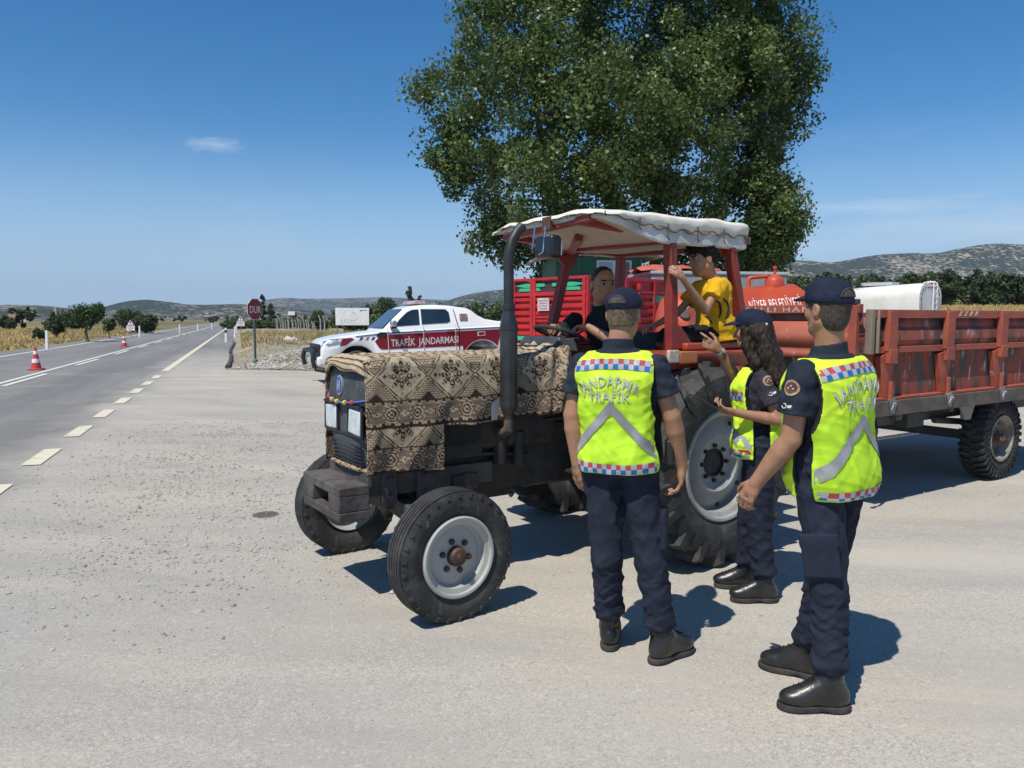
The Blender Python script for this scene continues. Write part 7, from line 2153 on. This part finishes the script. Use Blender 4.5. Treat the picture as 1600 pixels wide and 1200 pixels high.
            for i in range(6):
                c0 = an + fd * (.045 + .075 * (1 - i / 5)) + up * (-.02 + .085 * i / 5)
                row = []
                for sx in (-.024, 0, .024):
                    h_ = bv.find_nearest(Vector(c0 + rt * sx + fd * .03 + up * .03)); row.append(Vector(h_[0]) + Vector(fd * .002 + up * .002))
                mb.tube(row, .0028, 5)
            obj('lacing', mb, M_piping, b)
    def vest(s, t0=.06, grow=.040, seed=7, gap=.0, side_open=True, hole=.112, wide=1.0):
        pts = [s.P, s.N] + [a['sh'] for a in s.arms]
        f = SDF(*s.bounds(.22, pts), .0052)
        w_a, w_b = sines(seed, .15, .0060, (1, 1, .35)), sines(seed + 2, .12, .0042, (1, 1, .9), 5, .8)
        w = lambda X, Y, Z: w_a(X, Y, Z) + w_b(X, Y, Z)
        ex = lambda t, a, b: ((a + .004 * (1 - t) ) * wide, b + .022 * smooth01((.5 - t) * 2) )
        f.loft(s.stations(t0, .965, grow, 16, ex), s.rgt, .02, 2.5, warp=w)
        for a in s.arms: f.cone(s.N - s.up * .050 + (a['sh'] - s.N) * .25, s.N - s.up * .04 + (a['sh'] - s.N) * .80 + s.up * .012, .050 * s.sz, .052 * s.sz, .04, flat=(s.fw, .72))
        # arm openings and the opening down each flank
        for a in s.arms:
            sd_ = 1 if (a['sh'] - s.N) @ s.rgt > 0 else -1
            c = a['sh'] + s.rgt * sd_ * .074 - s.up * .100
            f.sub_ell(c, (.105, hole, .185), np.array([s.rgt, s.fw, s.up]), .012)
            if side_open: f.sub_box(s.P + (s.N - s.P) * .34 + s.rgt * sd_ * .27 * s.sz, (.16, .040, .36), np.array([s.rgt, s.fw, s.up]), .02)
        # neck
        f.sub_ell(s.N + s.up * .035 + s.fw * .02, (.085 * s.sz, .085 * s.sz, .06), np.array([s.rgt, s.fw, s.up]), .01)
        f.sub_ell(s.N + s.up * .0 + s.fw * .13, (.055, .12, .20), np.array([s.rgt, s.fw, s.up]), .01)
        V, F = f.mesh(2)
        c = V[F].mean(1); rim = np.zeros(len(c), bool)
        for a in s.arms:                                      # dark binding round the arm openings
            sd_ = 1 if (a['sh'] - s.N) @ s.rgt > 0 else -1
            q = c - (a['sh'] + s.rgt * sd_ * .074 - s.up * .100)
            e = np.sqrt((q @ s.rgt / .105) ** 2 + (q @ s.fw / hole) ** 2 + (q @ s.up / .185) ** 2)
            rim |= e < 1.085
            if side_open:
                q = c - (s.P + (s.N - s.P) * .34 + s.rgt * sd_ * .27 * s.sz)
                rim |= (np.abs(q @ s.fw) < .047) & (np.abs(q @ s.rgt) < .165) & (np.abs(q @ s.up) < .36)
        t = ((c - s.P) @ s.up) / np.linalg.norm(s.N - s.P)
        nb = (c - s.P) @ s.fw < 0
        mi = np.where(rim, 2, np.where((t < .60) & nb, 1, 0))
        me = mesh_np('vest', V, F, [M_vest, M_vestmesh, M_piping], mi)
        s.vest_o = link('vest', me, s.root)
        s.vbv = BVHTree.FromPolygons([Vector(v) for v in V], [tuple(int(i) for i in ff) for ff in F])
        return s.vest_o
    def proj(s, u, t, side=-1, off=.004, bv=None, dirv=None):
        """point on the garment: u to the right of the spine (m), t up the torso (m from P), seen from behind (-1) or in front (+1)"""
        d = s.fw * (-side) if dirv is None else dirv
        o = s.P + s.up * t + s.rgt * u - d * .6
        h = (bv or s.vbv).ray_cast(Vector(o), Vector(d))
        if h[0] is None: return None
        return np.array(h[0]) - d * off + np.array(h[1]) * .0
    def patch(s, name, us, ts, m, side=-1, off=.004, col=None, mats=None, dirv=None, uv=None):
        mb = MB(); n, k = len(us), len(ts); P = {}
        for i in range(n):
            for j in range(k):
                u, t = (us[i], ts[j]) if uv is None else uv(i, j)
                P[i, j] = s.proj(u, t, side, off, None, dirv)
        vs, ix = [], {}
        for kk, p in P.items():
            if p is not None: ix[kk] = len(vs); vs.append(p)
        fs, ms = [], []
        for i in range(n - 1):
            for j in range(k - 1):
                q = [(i, j), (i + 1, j), (i + 1, j + 1), (i, j + 1)]
                if all(c in ix for c in q):
                    pp = [vs[ix[c]] for c in q]
                    if max(np.linalg.norm(pp[a] - pp[b]) for a in range(4) for b in range(a)) > .09: continue
                    fs.append(tuple(ix[c] for c in q)); ms.append(col(i, j) if col else 0)
        if not fs: return None
        mb.v = [tuple(v) for v in vs]; mb.f = fs; mb.m = ms
        return obj(name, mb, mats or m, s.vest_o, smooth=60)
    def checker(s, t, u0, u1, side=-1, name='chequered_band', cell=.0235, slope=0.0, curve=0.0, dirv=None):
        n = int(round((u1 - u0) / cell)) ; sub = 3
        us = np.linspace(u0, u1, n * sub + 1)
        def uv(i, j): u = us[i]; return (u, t + (j - 2) * .0118 + slope * u + curve * (u / .2) ** 2)
        def col(i, j):
            c = i // sub; top = j >= 2
            if top: return 0 if c % 2 == 0 else 2
            return 1 if c % 2 == 1 else 2
        return s.patch(name, us, range(5), None, side, .0035, col, [M_vred, M_vblue, M_vlight], dirv, uv)
    def chevron(s, t0, u_top, legs, side=-1, w=.052, name='chevron_stripe'):
        for (u1, t1) in legs:
            n = 22
            def uv(i, j, u1=u1, t1=t1):
                q = i / (n - 1); u = u_top + (u1 - u_top) * q; t = t0 + (t1 - t0) * q
                sgn = 1 if u1 > u_top else -1
                return (u, t + (j / 4 - 1.0) * w * 1.45)
            s.patch(name, range(n), range(5), M_vsilver, side, .0042 if u1 > u_top else .0052, None, None, None, uv)
    def lettering(s, txt, u0, t, h, width, arc=0.0, side=-1):
        for m, off, dz in ((M_letter, .018, .0045), (M_letter2, -.022, .0062)):
            vs, fs = text_mesh(txt, 1.0, off, 1.08); xs = [v.x for v in vs]; w = max(xs) - min(xs)
            P, ok = [], True
            for v in vs:
                x = v.x / w * width; y = v.y / .72 * h
                if arc: 
                    R = arc; a = x / R; u = u0 + (R + y) * math.sin(a); tt = t + (R + y) * math.cos(a) - R
                else: u, tt = u0 + x, t + y
                p = s.proj(u, tt, side, dz)
                P.append(p)
            ff = [f for f in fs if all(P[i] is not None for i in f)]
            P = [p if p is not None else NV(0, 0, 0) for p in P]
            mb = MB(); mb.add(P, ff); obj('lettering', mb, m, s.vest_o, smooth=0)
    def cap(s, m=None, tall=1.0, badge=True, tilt=0.0, opening=True):
        k = s.hs; M = s.HM
        f = SDF(s.Hc - .24, s.Hc + .26, .0045)
        pl = un_(s.hu * 1.0 + s.hf * (-.12 + tilt)); 
        cutp = s.H(0, 0, .028)
        f.ell(s.H(0, -.012, .040), NV(.0875, .106, .094 * tall) * k, M, .0, planes=[(-pl, cutp)], warp=sines(4, .09, .0022))
        f.ell(s.H(0, .030, .070), NV(.070, .066, .062 * tall) * k, M, .03, planes=[(-pl, cutp)])
        f.cone(s.H(0, -.012, .034), s.H(0, -.012, .045), .0, .0, .0)
        o, V, F = s.child('cap', f, m or M_navy_c)
        q = SDF(s.Hc - .26, s.Hc + .28, .004)
        q.ell(s.H(0, .080, .036), NV(.075, .108, .034) * k, M, 0, planes=[(-s.hf, s.H(0, .060, 0))]); 
        q2 = SDF(s.Hc - .26, s.Hc + .28, .004); 
        q.sub_ell(s.H(0, .080, .024), NV(.085, .120, .036) * k, M, .002)
        s.child('brim', q, m or M_navy_c, 1, o)
        mb = MB(); mb.ell(s.H(0, -.012, .040 + .094 * tall), (.009, .009, .006), 10, 6); obj('button', mb, m or M_navy_c, o)
        if opening:
            bv = BVHTree.FromPolygons([Vector(v) for v in V], [tuple(int(i) for i in ff) for ff in F])
            mb = MB(); ring = []; vs = []; fs = []
            na, nr = 18, 5
            for i in range(na + 1):
                a = PI * i / na
                for j in range(nr + 1):
                    r = j / nr
                    p = s.H(.040 * r * math.cos(a), -.25, .044 + .036 * r * math.sin(a))
                    h_ = bv.ray_cast(Vector(p), Vector(s.hf)); p = np.array(h_[0]) if h_[0] is not None else s.H(.040 * r * math.cos(a), -.11, .044 + .036 * r * math.sin(a))
                    vs.append(p - s.hf * .0025)
            for i in range(na):
                for j in range(nr): fs.append((i * (nr + 1) + j, (i + 1) * (nr + 1) + j, (i + 1) * (nr + 1) + j + 1, i * (nr + 1) + j + 1))
            mb.add(vs, fs); obj('cap_opening', mb, mat('short_hair_gap', (.040, .034, .026), .9, c2=(.075, .06, .045), ns=60), o, smooth=60)
            mb = MB(); rim = [Vector(vs[i * (nr + 1) + nr]) - Vector(s.hf) * .001 for i in range(na + 1)]; mb.tube(rim, .0035, 6); obj('cap_stitching', mb, mat('cap_edge', (.05, .05, .06), .8), o)
        s.cap_VF = (V, F)
        return o
    def short_hair(s, col, low=-.05, grow=.004, m=None, name='hair', front=.05, top=False):
        k = s.hs; M = s.HM
        f = SDF(s.Hc - .2, s.Hc + .2, .0045)
        pl = [(-s.hu, s.H(0, 0, low)), (s.hf * 1.0 - s.hu * .35, s.H(0, front, 0))]
        f.ell(s.H(0, -.010, .025), NV(.076 + grow, .096 + grow, .095 + grow) * k, M, 0, planes=pl)
        f.ell(s.H(0, -.034, -.040), NV(.061 + grow, .051 + grow, .068) * k, M, .02, planes=pl)
        for sx in (-1, 1): f.sub_ell(s.H(sx * .085, -.002, -.012), NV(.03, .026, .034) * k, M, .004)
        return s.child(name, f, m or mat('cropped_hair', col, .9, c2=tuple(x * 1.9 for x in col), ns=70, nd=3, bump=.4, bs=300), 1)[0]
    def sleeve_patch(s, arm, q, ang, r=.034, kind='round'):
        V, F = s.shirt_VF; bv = BVHTree.FromPolygons([Vector(v) for v in V], [tuple(int(i) for i in ff) for ff in F])
        a = s.arms[arm]; ax = un_(a['el'] - a['sh']); out = un_(NV(*ang)); out = un_(out - ax * (out @ ax)); tt = np.cross(ax, out)
        c = a['sh'] + (a['el'] - a['sh']) * q
        def pr(u, v, off): 
            h_ = bv.ray_cast(Vector(c + tt * u + ax * v + out * .25), Vector(-out)); b = np.array(h_[0]) if h_[0] is not None else c + tt * u + ax * v + out * .07
            return b + out * off
        sh = s.shirt_o
        def disc(r0, r1, off, m, nm, n=24, par=None, sc=(1, 1)):
            mb = MB(); rows = []
            for j in range(4):
                r_ = r0 + (r1 - r0) * j / 3; rows.append([pr(r_ * sc[0] * math.cos(2 * PI * i / n), r_ * sc[1] * math.sin(2 * PI * i / n), off) for i in range(n)])
            mb.sheet(rows, close=True); return obj(nm, mb, m, par or sh, smooth=60)
        if kind == 'round':
            disc(0.001, r, .003, mat('patch_gold', (.40, .27, .12), .6, c2=(.22, .14, .07), ns=90), 'sleeve_badge')
            disc(0.001, r * .72, .0042, mat('patch_dark', (.045, .028, .028), .6, c2=(.16, .05, .05), ns=60), 'sleeve_badge_centre')
            mb = MB()
            for (u, v) in ((-.010, .004), (0, -.006), (.010, .004)): mb.ell(pr(u, v, .0055), (.0045, .0045, .0045), 8, 5)
            obj('sleeve_badge_emblem', mb, mat('patch_emblem', (.50, .38, .24), .5), sh)
        else:
            disc(0.001, .021, .003, mat('patch_black', (.012, .012, .015), .6), 'wing_badge', sc=(1.5, .8))
            mb = MB(); mb.add([pr(u, v, .005) for u, v in ((-.022, -.008), (-.004, -.006), (-.002, .006), (-.018, .004))], [(0, 1, 2, 3)]); mb.tube([pr(.012 + .010 * math.cos(a), .010 * math.sin(a), .005) for a in np.linspace(0, 5, 9)], .0022, 5)
            obj('wing_badge_mark', mb, mat('badge_pale', (.55, .58, .55), .5), sh)

# ---------------------------------------------------------------- officer seen from behind, in front of the tractor
p1 = Person('officer in yellow vest and navy cap standing with back turned before the tractor', (0.56, 3.66, 0), (.92, -.39, 0), (.525, 3.665, .905), (.505, 3.645, 1.515), (.530, 3.665, 1.672), (.42, .90, -.06),
    [dict(sh=(.342, 3.712, 1.435), el=(.292, 3.70, 1.185), wr=(.318, 3.70, .945), d=(.05, .12, -1), n=(.75, .4, 0), t=(.3, 1, .1), curl=.38, thick=1.02),
     dict(sh=(.668, 3.572, 1.435), el=(.748, 3.565, 1.195), wr=(.812, 3.62, .945), d=(-.06, .08, -1), n=(-.8, .1, 0), t=(-.1, 1, 0), curl=.42, thick=1.02)],
    [dict(hip=(.440, 3.685, .90), kn=(.462, 3.66, .49), an=(.495, 3.765, .10), foot=(.18, 1)), dict(hip=(.608, 3.645, .90), kn=(.668, 3.60, .485), an=(.728, 3.595, .10), foot=(.80, .60), pocket=(.97, -.25, 0))], 1.0)
p1.build_body(SK_A, face=True)
p1.shirt_o = p1.shirt(M_navy_s, seed=11, sleeve=.60, sw=.068); p1.trousers(M_navy_t, seed=13); p1.boots(2); p1.vest(.050, .036, 17)
p1.checker(.545, -.245, .245, curve=-.020); p1.checker(.055, -.255, .255, curve=.006)
p1.lettering('JANDARMA', -.012, .442, .050, .280, .24); p1.lettering('TRAFİK', -.012, .372, .046, .200)
p1.chevron(.372, -.005, [(-.205, .150), (.225, .120)], w=.042)
p1.short_hair((.105, .075, .050), -.062, .0022); p1.cap(tall=.92)
p1.sleeve_patch(1, .34, (.97, .25, 0), .030)
t = thing('radio', 'black handheld radio clipped to the hip of the officer before the tractor', 'radio', (.745, 3.60, 1.02))
mb = MB(); mb.box((0, 0, 0), (.035, .06, .12)); obj('radio_body', mb, M_trim, t, bevel=.008)
mb = MB(); mb.tube([(0, .018, .06), (0, .018, .15)], [.008, .006], 8); obj('antenna', mb, M_trim, t)
mb = MB(); mb.lathe([(.012, .06), (.012, .075), (0, .075)], o=(0, -.015, 0), n=10); obj('knob', mb, M_trim, t)

# ---------------------------------------------------------------- officer at right, seen from behind and the left
p3 = Person('officer in yellow vest nearest the camera, left arm reaching down, beside the trailer', (1.36, 3.25, 0), (.83, .555, 0), (1.385, 3.285, .925), (1.345, 3.265, 1.505), (1.330, 3.245, 1.690), (-.40, .91, -.05),
    [dict(sh=(1.200, 3.165, 1.425), el=(1.165, 3.175, 1.150), wr=(1.050, 3.260, .945), d=(-.42, .25, -.88), n=(.55, .55, -.2), t=(-.35, .75, .35), curl=.55, thick=1.05, hl=1.02),
     dict(sh=(1.490, 3.365, 1.425), el=(1.575, 3.46, 1.16), wr=(1.50, 3.60, .97), d=(-.3, .4, -.8), n=(-.8, -.3, 0), t=(-.4, .8, .3), curl=.4)],
    [dict(hip=(1.315, 3.235, .91), kn=(1.348, 3.175, .50), an=(1.345, 3.125, .10), foot=(-1, .06), pocket=(-.55, -.83, 0)), dict(hip=(1.455, 3.335, .91), kn=(1.40, 3.36, .50), an=(1.365, 3.43, .10), foot=(-.86, .50))], 1.02)
p3.build_body(SK_A)
p3.shirt_o = p3.shirt(M_navy_s, seed=21, sleeve=.62, sw=.072); p3.trousers(M_navy_t, seed=23); p3.boots(4); p3.vest(-.035, .040, 27)
p3.checker(.525, -.245, .245, curve=-.020); p3.checker(-.005, -.26, .26, curve=.006); p3.checker(.0, -.26, -.02, side=1)
p3.lettering('JANDARMA', .0, .432, .052, .285, .24); p3.lettering('TRAFİK', .0, .350, .050, .205)
p3.chevron(.335, .0, [(-.22, .095), (.22, .095)], w=.042); p3.chevron(.335, .0, [(-.22, .095)], side=1, w=.042)
p3.short_hair((.040, .030, .023), -.108, .0035); p3.cap(tall=1.0)
p3.sleeve_patch(0, .22, (-.75, -.65, 0), .033); p3.sleeve_patch(0, .50, (-.75, -.65, 0), .026, 'wing')

# ---------------------------------------------------------------- the woman with long hair
pw = Person('officer with long dark hair and navy cap raising one hand beside the rear wheel', (1.46, 4.46, 0), (.26, .965, 0), (1.462, 4.47, .84), (1.455, 4.50, 1.385), (1.398, 4.465, 1.580), (-.87, .48, -.10),
    [dict(sh=(1.425, 4.365, 1.325), el=(1.500, 4.295, 1.080), wr=(1.265, 4.315, 1.120), d=(-1, .12, .22), n=(.1, .45, .9), t=(-.25, .8, .5), curl=.55, thick=.86, hl=.98),
     dict(sh=(1.490, 4.640, 1.330), el=(1.375, 4.70, 1.285), wr=(1.243, 4.63, 1.465), d=(-.86, -.12, .48), n=(.05, 1, .15), t=(.48, -.1, .87), curls=[.28, 1.15, 1.25, 1.25], thick=.86, hl=.98, thumb=.6)],
    [dict(hip=(1.440, 4.395, .84), kn=(1.445, 4.40, .455), an=(1.478, 4.375, .09), foot=(-1, .02)), dict(hip=(1.475, 4.555, .84), kn=(1.437, 4.57, .46), an=(1.445, 4.60, .09), foot=(-1, .12))], .93, True, headscale=.98)
pw.build_body(SK_B)
pw.shirt_o = pw.shirt(M_grey_s, seed=31, sleeve=.66, sw=.064); pw.trousers(M_navy_t, seed=33, loose=.024); pw.boots(6); pw.vest(.0, .046, 37, hole=.092)
lft = -pw.rgt
pw.checker(.365, -.23, -.03, side=1); pw.checker(.035, -.24, -.02, side=1); pw.checker(.44, -.23, .23, curve=-.02); pw.checker(.03, -.24, .24)
pw.chevron(.27, .0, [(-.21, .09), (.21, .09)], w=.040); pw.chevron(.28, .0, [(-.21, .10)], side=1, w=.040)
pw.cap(tall=.98, opening=False)
bvc = BVHTree.FromPolygons([Vector(v) for v in pw.cap_VF[0]], [tuple(int(i) for i in ff) for ff in pw.cap_VF[1]])
def long_hair():
    f = SDF(pw.Hc + NV(-.26, -.26, -.55), pw.Hc + NV(.36, .26, .16), .0052); k = pw.hs; M = pw.HM
    st = sines(41, .040, .0036, (1, 1, .10), 5)
    f.ell(pw.H(0, -.030, .005), NV(.088, .092, .090) * k, M, 0, planes=[(pw.hf, pw.H(0, .012, 0))], warp=st)
    for off, dx in ((-.055, 0), (-.02, .01), (.02, .01), (.055, 0)):
        a = pw.H(off, -.05, -.02); b = pw.H(off * 1.25, -.085 - dx, -.16); c = pw.H(off * 1.35, -.125 - dx, -.29); d = pw.H(off * 1.0, -.135 - dx, -.40 + abs(off) * .8)
        f.cone(a, b, .052, .050, .03, warp=st); f.cone(b, c, .050, .042, .03, warp=st); f.cone(c, d, .042, .018, .03, warp=st)
    f.cone(pw.H(-.072, .040, .02), pw.H(-.084, .030, -.09), .020, .028, .02, warp=st); f.cone(pw.H(-.084, .030, -.09), pw.H(-.090, -.02, -.20), .028, .030, .02, warp=st); f.cone(pw.H(-.090, -.02, -.20), pw.H(-.085, -.08, -.32), .030, .020, .02, warp=st)
    return pw.child('hair', f, mat('brown_hair', (.014, .0090, .0062), .55, c2=(.038, .024, .015), ns=60, nd=3, stretch=(1, 1, .10), bump=.5, bs=120, spec=.22, bdist=.02), 1)[0]
hair_o = long_hair()
mb = MB()                                                    # loose strands over the mass of hair
for i in range(90):
    off = rng.uniform(-.085, .075); q0 = rng.uniform(-.02, .0)
    pts = []
    for j in range(7):
        t_ = j / 6
        pts.append(pw.H(off * (1 + .45 * t_) + .010 * math.sin(t_ * 7 + i), -.085 - .062 * math.sin(t_ * 1.9) - .012 * abs(off) / .08 * -1 + rng.uniform(-.006, .006) - .01, -.02 - (.36 + .07 * math.sin(i * 1.3)) * t_))
    mb.tube(pts, [.0035, .0045, .005, .005, .0045, .004, .0015], 5)
obj('strands', mb, mat('hair_strand', (.018, .0115, .008), .5, c2=(.045, .029, .018), ns=30, spec=.25), hair_o)
h_ = bvc.ray_cast(Vector(pw.H(-.25, -.085, .035)), Vector(pw.hr)); c = np.array(h_[0]) if h_[0] is not None else pw.H(-.085, -.06, .035)
mb = MB(); mb.box(c, (.030, .006, .010), Matrix.Rotation(math.atan2(pw.hf[1], pw.hf[0]), 3, 'Z')); obj('cap_logo', mb, M_white, [x for x in pw.root.children if x.name.startswith('cap')][0])
pw.sleeve_patch(0, .16, (.10, -1, .15), .031); pw.sleeve_patch(0, .44, (.10, -1, 0), .03, 'wing')
a = pw.arms[1]; ax = un_(a['wr'] - a['el']); c = a['wr'] - ax * .022
mb = MB(); mb.lathe([(.0285, -.009), (.031, -.006), (.031, .006), (.0285, .009)], o=c, ax=ax, n=20); w_ = obj('wristwatch', mb, mat('watch_steel', (.35, .34, .32), .35, .7), pw.root)
side_ = un_(np.cross(ax, NV(0, 0, 1))); side_ = side_ if side_[1] < 0 else -side_
mb = MB(); mb.lathe([(0, .027), (.014, .028), (.015, .034), (0, .036)], o=c, ax=side_ + NV(0, 0, .4), n=18); obj('watch_face', mb, mat('watch_glass', (.30, .31, .32), .15), w_)
a = pw.arms[0]
t = thing('mobile_phone', 'black phone held flat in the lower hand of the long haired officer', 'phone', tuple(a['wr'] + pw.o + NV(-.135, .008, .058)), 0)
rot = Matrix.Rotation(R_(28), 3, 'Y')
mb = MB(); mb.box((-.045, 0, .004), (.17, .078, .010), rot); obj('case', mb, mat('phone_case', (.03, .032, .036), .3), t, bevel=.003)
mb = MB(); mb.box(rot @ Vector((-.045, 0, .0055)) + Vector((0, 0, .004)) - rot @ Vector((0, 0, 0)) , (.155, .070, .0015), rot); obj('screen', mb, mat('phone_glass', (.015, .017, .02), .08, spec=.8), t)

# ---------------------------------------------------------------- driver
T3 = Matrix.Rotation(TY_, 3, 'Z')
def TL(x, y, z): return tuple(T3 @ Vector((x, y, z)) + Vector((.87, 5.85, 0)))
pd = Person('driver in dark shirt with short greying hair holding the tractor steering wheel', (.845, 5.797, 0), (-.50, .866, 0), (.815, 5.77, 1.215), (.655, 5.665, 1.725), (.665, 5.640, 1.895), (.26, -.94, -.14),
    [dict(sh=(.800, 5.545, 1.650), el=(.735, 5.330, 1.475), wr=(.535, 5.400, 1.590), d=(-1, .28, .06), n=(-.15, -.2, -1), t=(-.3, .9, .1), curl=.75, hl=.95),
     dict(sh=(.475, 5.765, 1.645), el=(.315, 5.690, 1.450), wr=(.325, 5.525, 1.585), d=(-.3, -.9, .12), n=(-.5, .1, -.9), t=(.85, -.3, .1), curl=.75, hl=.95)],
    [dict(hip=(.88, 5.72, 1.20), kn=(.55, 5.45, 1.20), an=(.42, 5.38, 1.02), foot=(-.83, -.55)), dict(hip=(.76, 5.86, 1.20), kn=(.40, 5.66, 1.20), an=(.28, 5.55, 1.02), foot=(-.83, -.55))], .98, headscale=1.12)
pd.build_body((0.36, 0.195, 0.120), stubble=.35)
pd.shirt_o = pd.shirt(cloth('black_shirt', (.010, .0125, .0135), (.018, .021, .022)), seed=51, sleeve=.66, sw=.072); pd.trousers(cloth('dark_trousers', (.012, .013, .016), (.02, .02, .024)), seed=53, blouse=False)
def driver_hair():
    f = SDF(pd.Hc - .2, pd.Hc + .2, .0045); k = pd.hs; M = pd.HM; w = sines(61, .02, .002)
    pl = [(-pd.hu, pd.H(0, 0, -.050)), (un_(pd.hf - pd.hu * .42), pd.H(0, .030, .070))]
    f.ell(pd.H(0, -.012, .027), NV(.0785, .098, .0965) * k, M, 0, planes=pl, warp=w)
    f.ell(pd.H(0, -.038, -.03), NV(.072, .062, .055) * k, M, .02, planes=pl, warp=w)
    for sx in (-1, 1): f.sub_ell(pd.H(sx * .085, .008, -.012), NV(.03, .030, .036) * k, M, .004)
    pd.child('hair', f, mat('greying_hair', (.016, .014, .013), .6, c2=(.075, .068, .06), ns=55, lo=.5, hi=.75, bump=.5, bs=220), 1)
driver_hair()

# ---------------------------------------------------------------- boy
pb = Person('boy in yellow t-shirt sitting on the tractor mudguard and gripping a roof post', (1.430, 5.445, 0.000), (-.28, .96, 0), (1.455, 5.460, 1.560), (1.405, 5.450, 1.935), (1.330, 5.410, 2.062), (-.95, -.30, -.20),
    [dict(sh=(1.425, 5.330, 1.885), el=(1.305, 5.200, 1.705), wr=(1.112, 5.085, 1.925), d=(-.78, -.05, .62), n=(-.15, 1, .0), t=(.6, .1, .75), curl=.85, thick=.86, hl=1.0, thumb=1.0),
     dict(sh=(1.355, 5.570, 1.875), el=(1.180, 5.505, 1.690), wr=(1.000, 5.385, 1.605), d=(-.85, -.5, -.10), n=(0, 0, -1), t=(.4, -.8, 0), curl=.4, thick=.82)],
    [dict(hip=(1.435, 5.400, 1.545), kn=(1.105, 5.290, 1.530), an=(1.050, 5.345, 1.170), foot=(-.83, -.55)), dict(hip=(1.440, 5.525, 1.545), kn=(1.090, 5.435, 1.525), an=(1.030, 5.465, 1.160), foot=(-.83, -.55))], .80, headscale=.985)
pb.build_body((.33, .175, .105))
M_yel = cloth('yellow_tshirt', (.66, .375, .012), (.58, .315, .010), .3, ns=7, bs=22)
pb.shirt_o = pb.shirt(M_yel, t0=-.17, ex=lambda t, a, b: (a + .020 * float(smooth01((.3 - t) * 3)), b + .036 * float(smooth01((.3 - t) * 3))), seed=71, sleeve=.55, sw=.078, grow=.022, wr=.0045, collar=False)
V, F = pb.shirt_VF; bvb = BVHTree.FromPolygons([Vector(v) for v in V], [tuple(int(i) for i in ff) for ff in F])
for pl in ([(-.02, .16), (.012, .14), (.030, .10), (.028, .06), (.010, .03)], [(.055, .16), (.082, .13), (.092, .085), (.082, .045), (.060, .02)], [(-.075, .055), (-.055, .04), (-.045, .01), (-.06, -.01)]):
    mb = MB(); row = []
    d = un_(pb.rgt * 1.0 + pb.fw * -.35)
    for i, (u, t_) in enumerate(pl):
        o_ = pb.P + pb.up * (t_ + .07) - pb.fw * (u - .02) - d * .5
        h_ = bvb.ray_cast(Vector(o_), Vector(d))
        if h_[0] is not None: row.append(Vector(h_[0]) - Vector(d) * .002)
    if len(row) > 2: mb.tube(row, [.004] + [.008] * (len(row) - 2) + [.003], 6); obj('print_stripe', mb, mat('print_dark', (.03, .014, .008), .8), pb.shirt_o)
pb.trousers(cloth('black_trousers', (.010, .010, .012), (.017, .017, .02)), seed=73, blouse=False, top=.30)
def boy_hair():
    f = SDF(pb.Hc - .22, pb.Hc + .22, .0045); k = pb.hs; M = pb.HM; w = sines(81, .035, .005)
    pl = [(-pb.hu, pb.H(0, 0, -.045)), (un_(pb.hf - pb.hu * .50), pb.H(0, .048, .050))]
    f.ell(pb.H(0, -.012, .034), NV(.086, .106, .106) * k, M, 0, planes=pl, warp=w)
    f.ell(pb.H(0, .050, .088), NV(.070, .060, .048) * k, M, .03, warp=w)
    f.ell(pb.H(0, .078, .084), NV(.048, .026, .020) * k, M, .02, warp=w)
    for sx in (-1, 1): f.sub_ell(pb.H(sx * .088, .010, -.016), NV(.03, .032, .036) * k, M, .004)
    pb.child('hair', f, mat('black_hair', (.006, .005, .0045), .65, c2=(.014, .011, .009), ns=50, bump=.4, bs=160, spec=.15), 1)
boy_hair()

# ================================================================== the air between here and the hills
mb = MB(); mb.box((0, 2400, 104), (10800, 5800, 212))
m = bpy.data.materials.new('air'); m.use_nodes = True
n, l = m.node_tree.nodes, m.node_tree.links
n.remove(n['Principled BSDF'])
v = n.new('ShaderNodeVolumePrincipled'); v.inputs['Color'].default_value = (0.62, 0.75, 0.92, 1); v.inputs['Density'].default_value = 0.00011
l.new(v.outputs[0], n['Material Output'].inputs['Volume'])
tag(obj('haze', mb, m, smooth=0), kind='stuff')
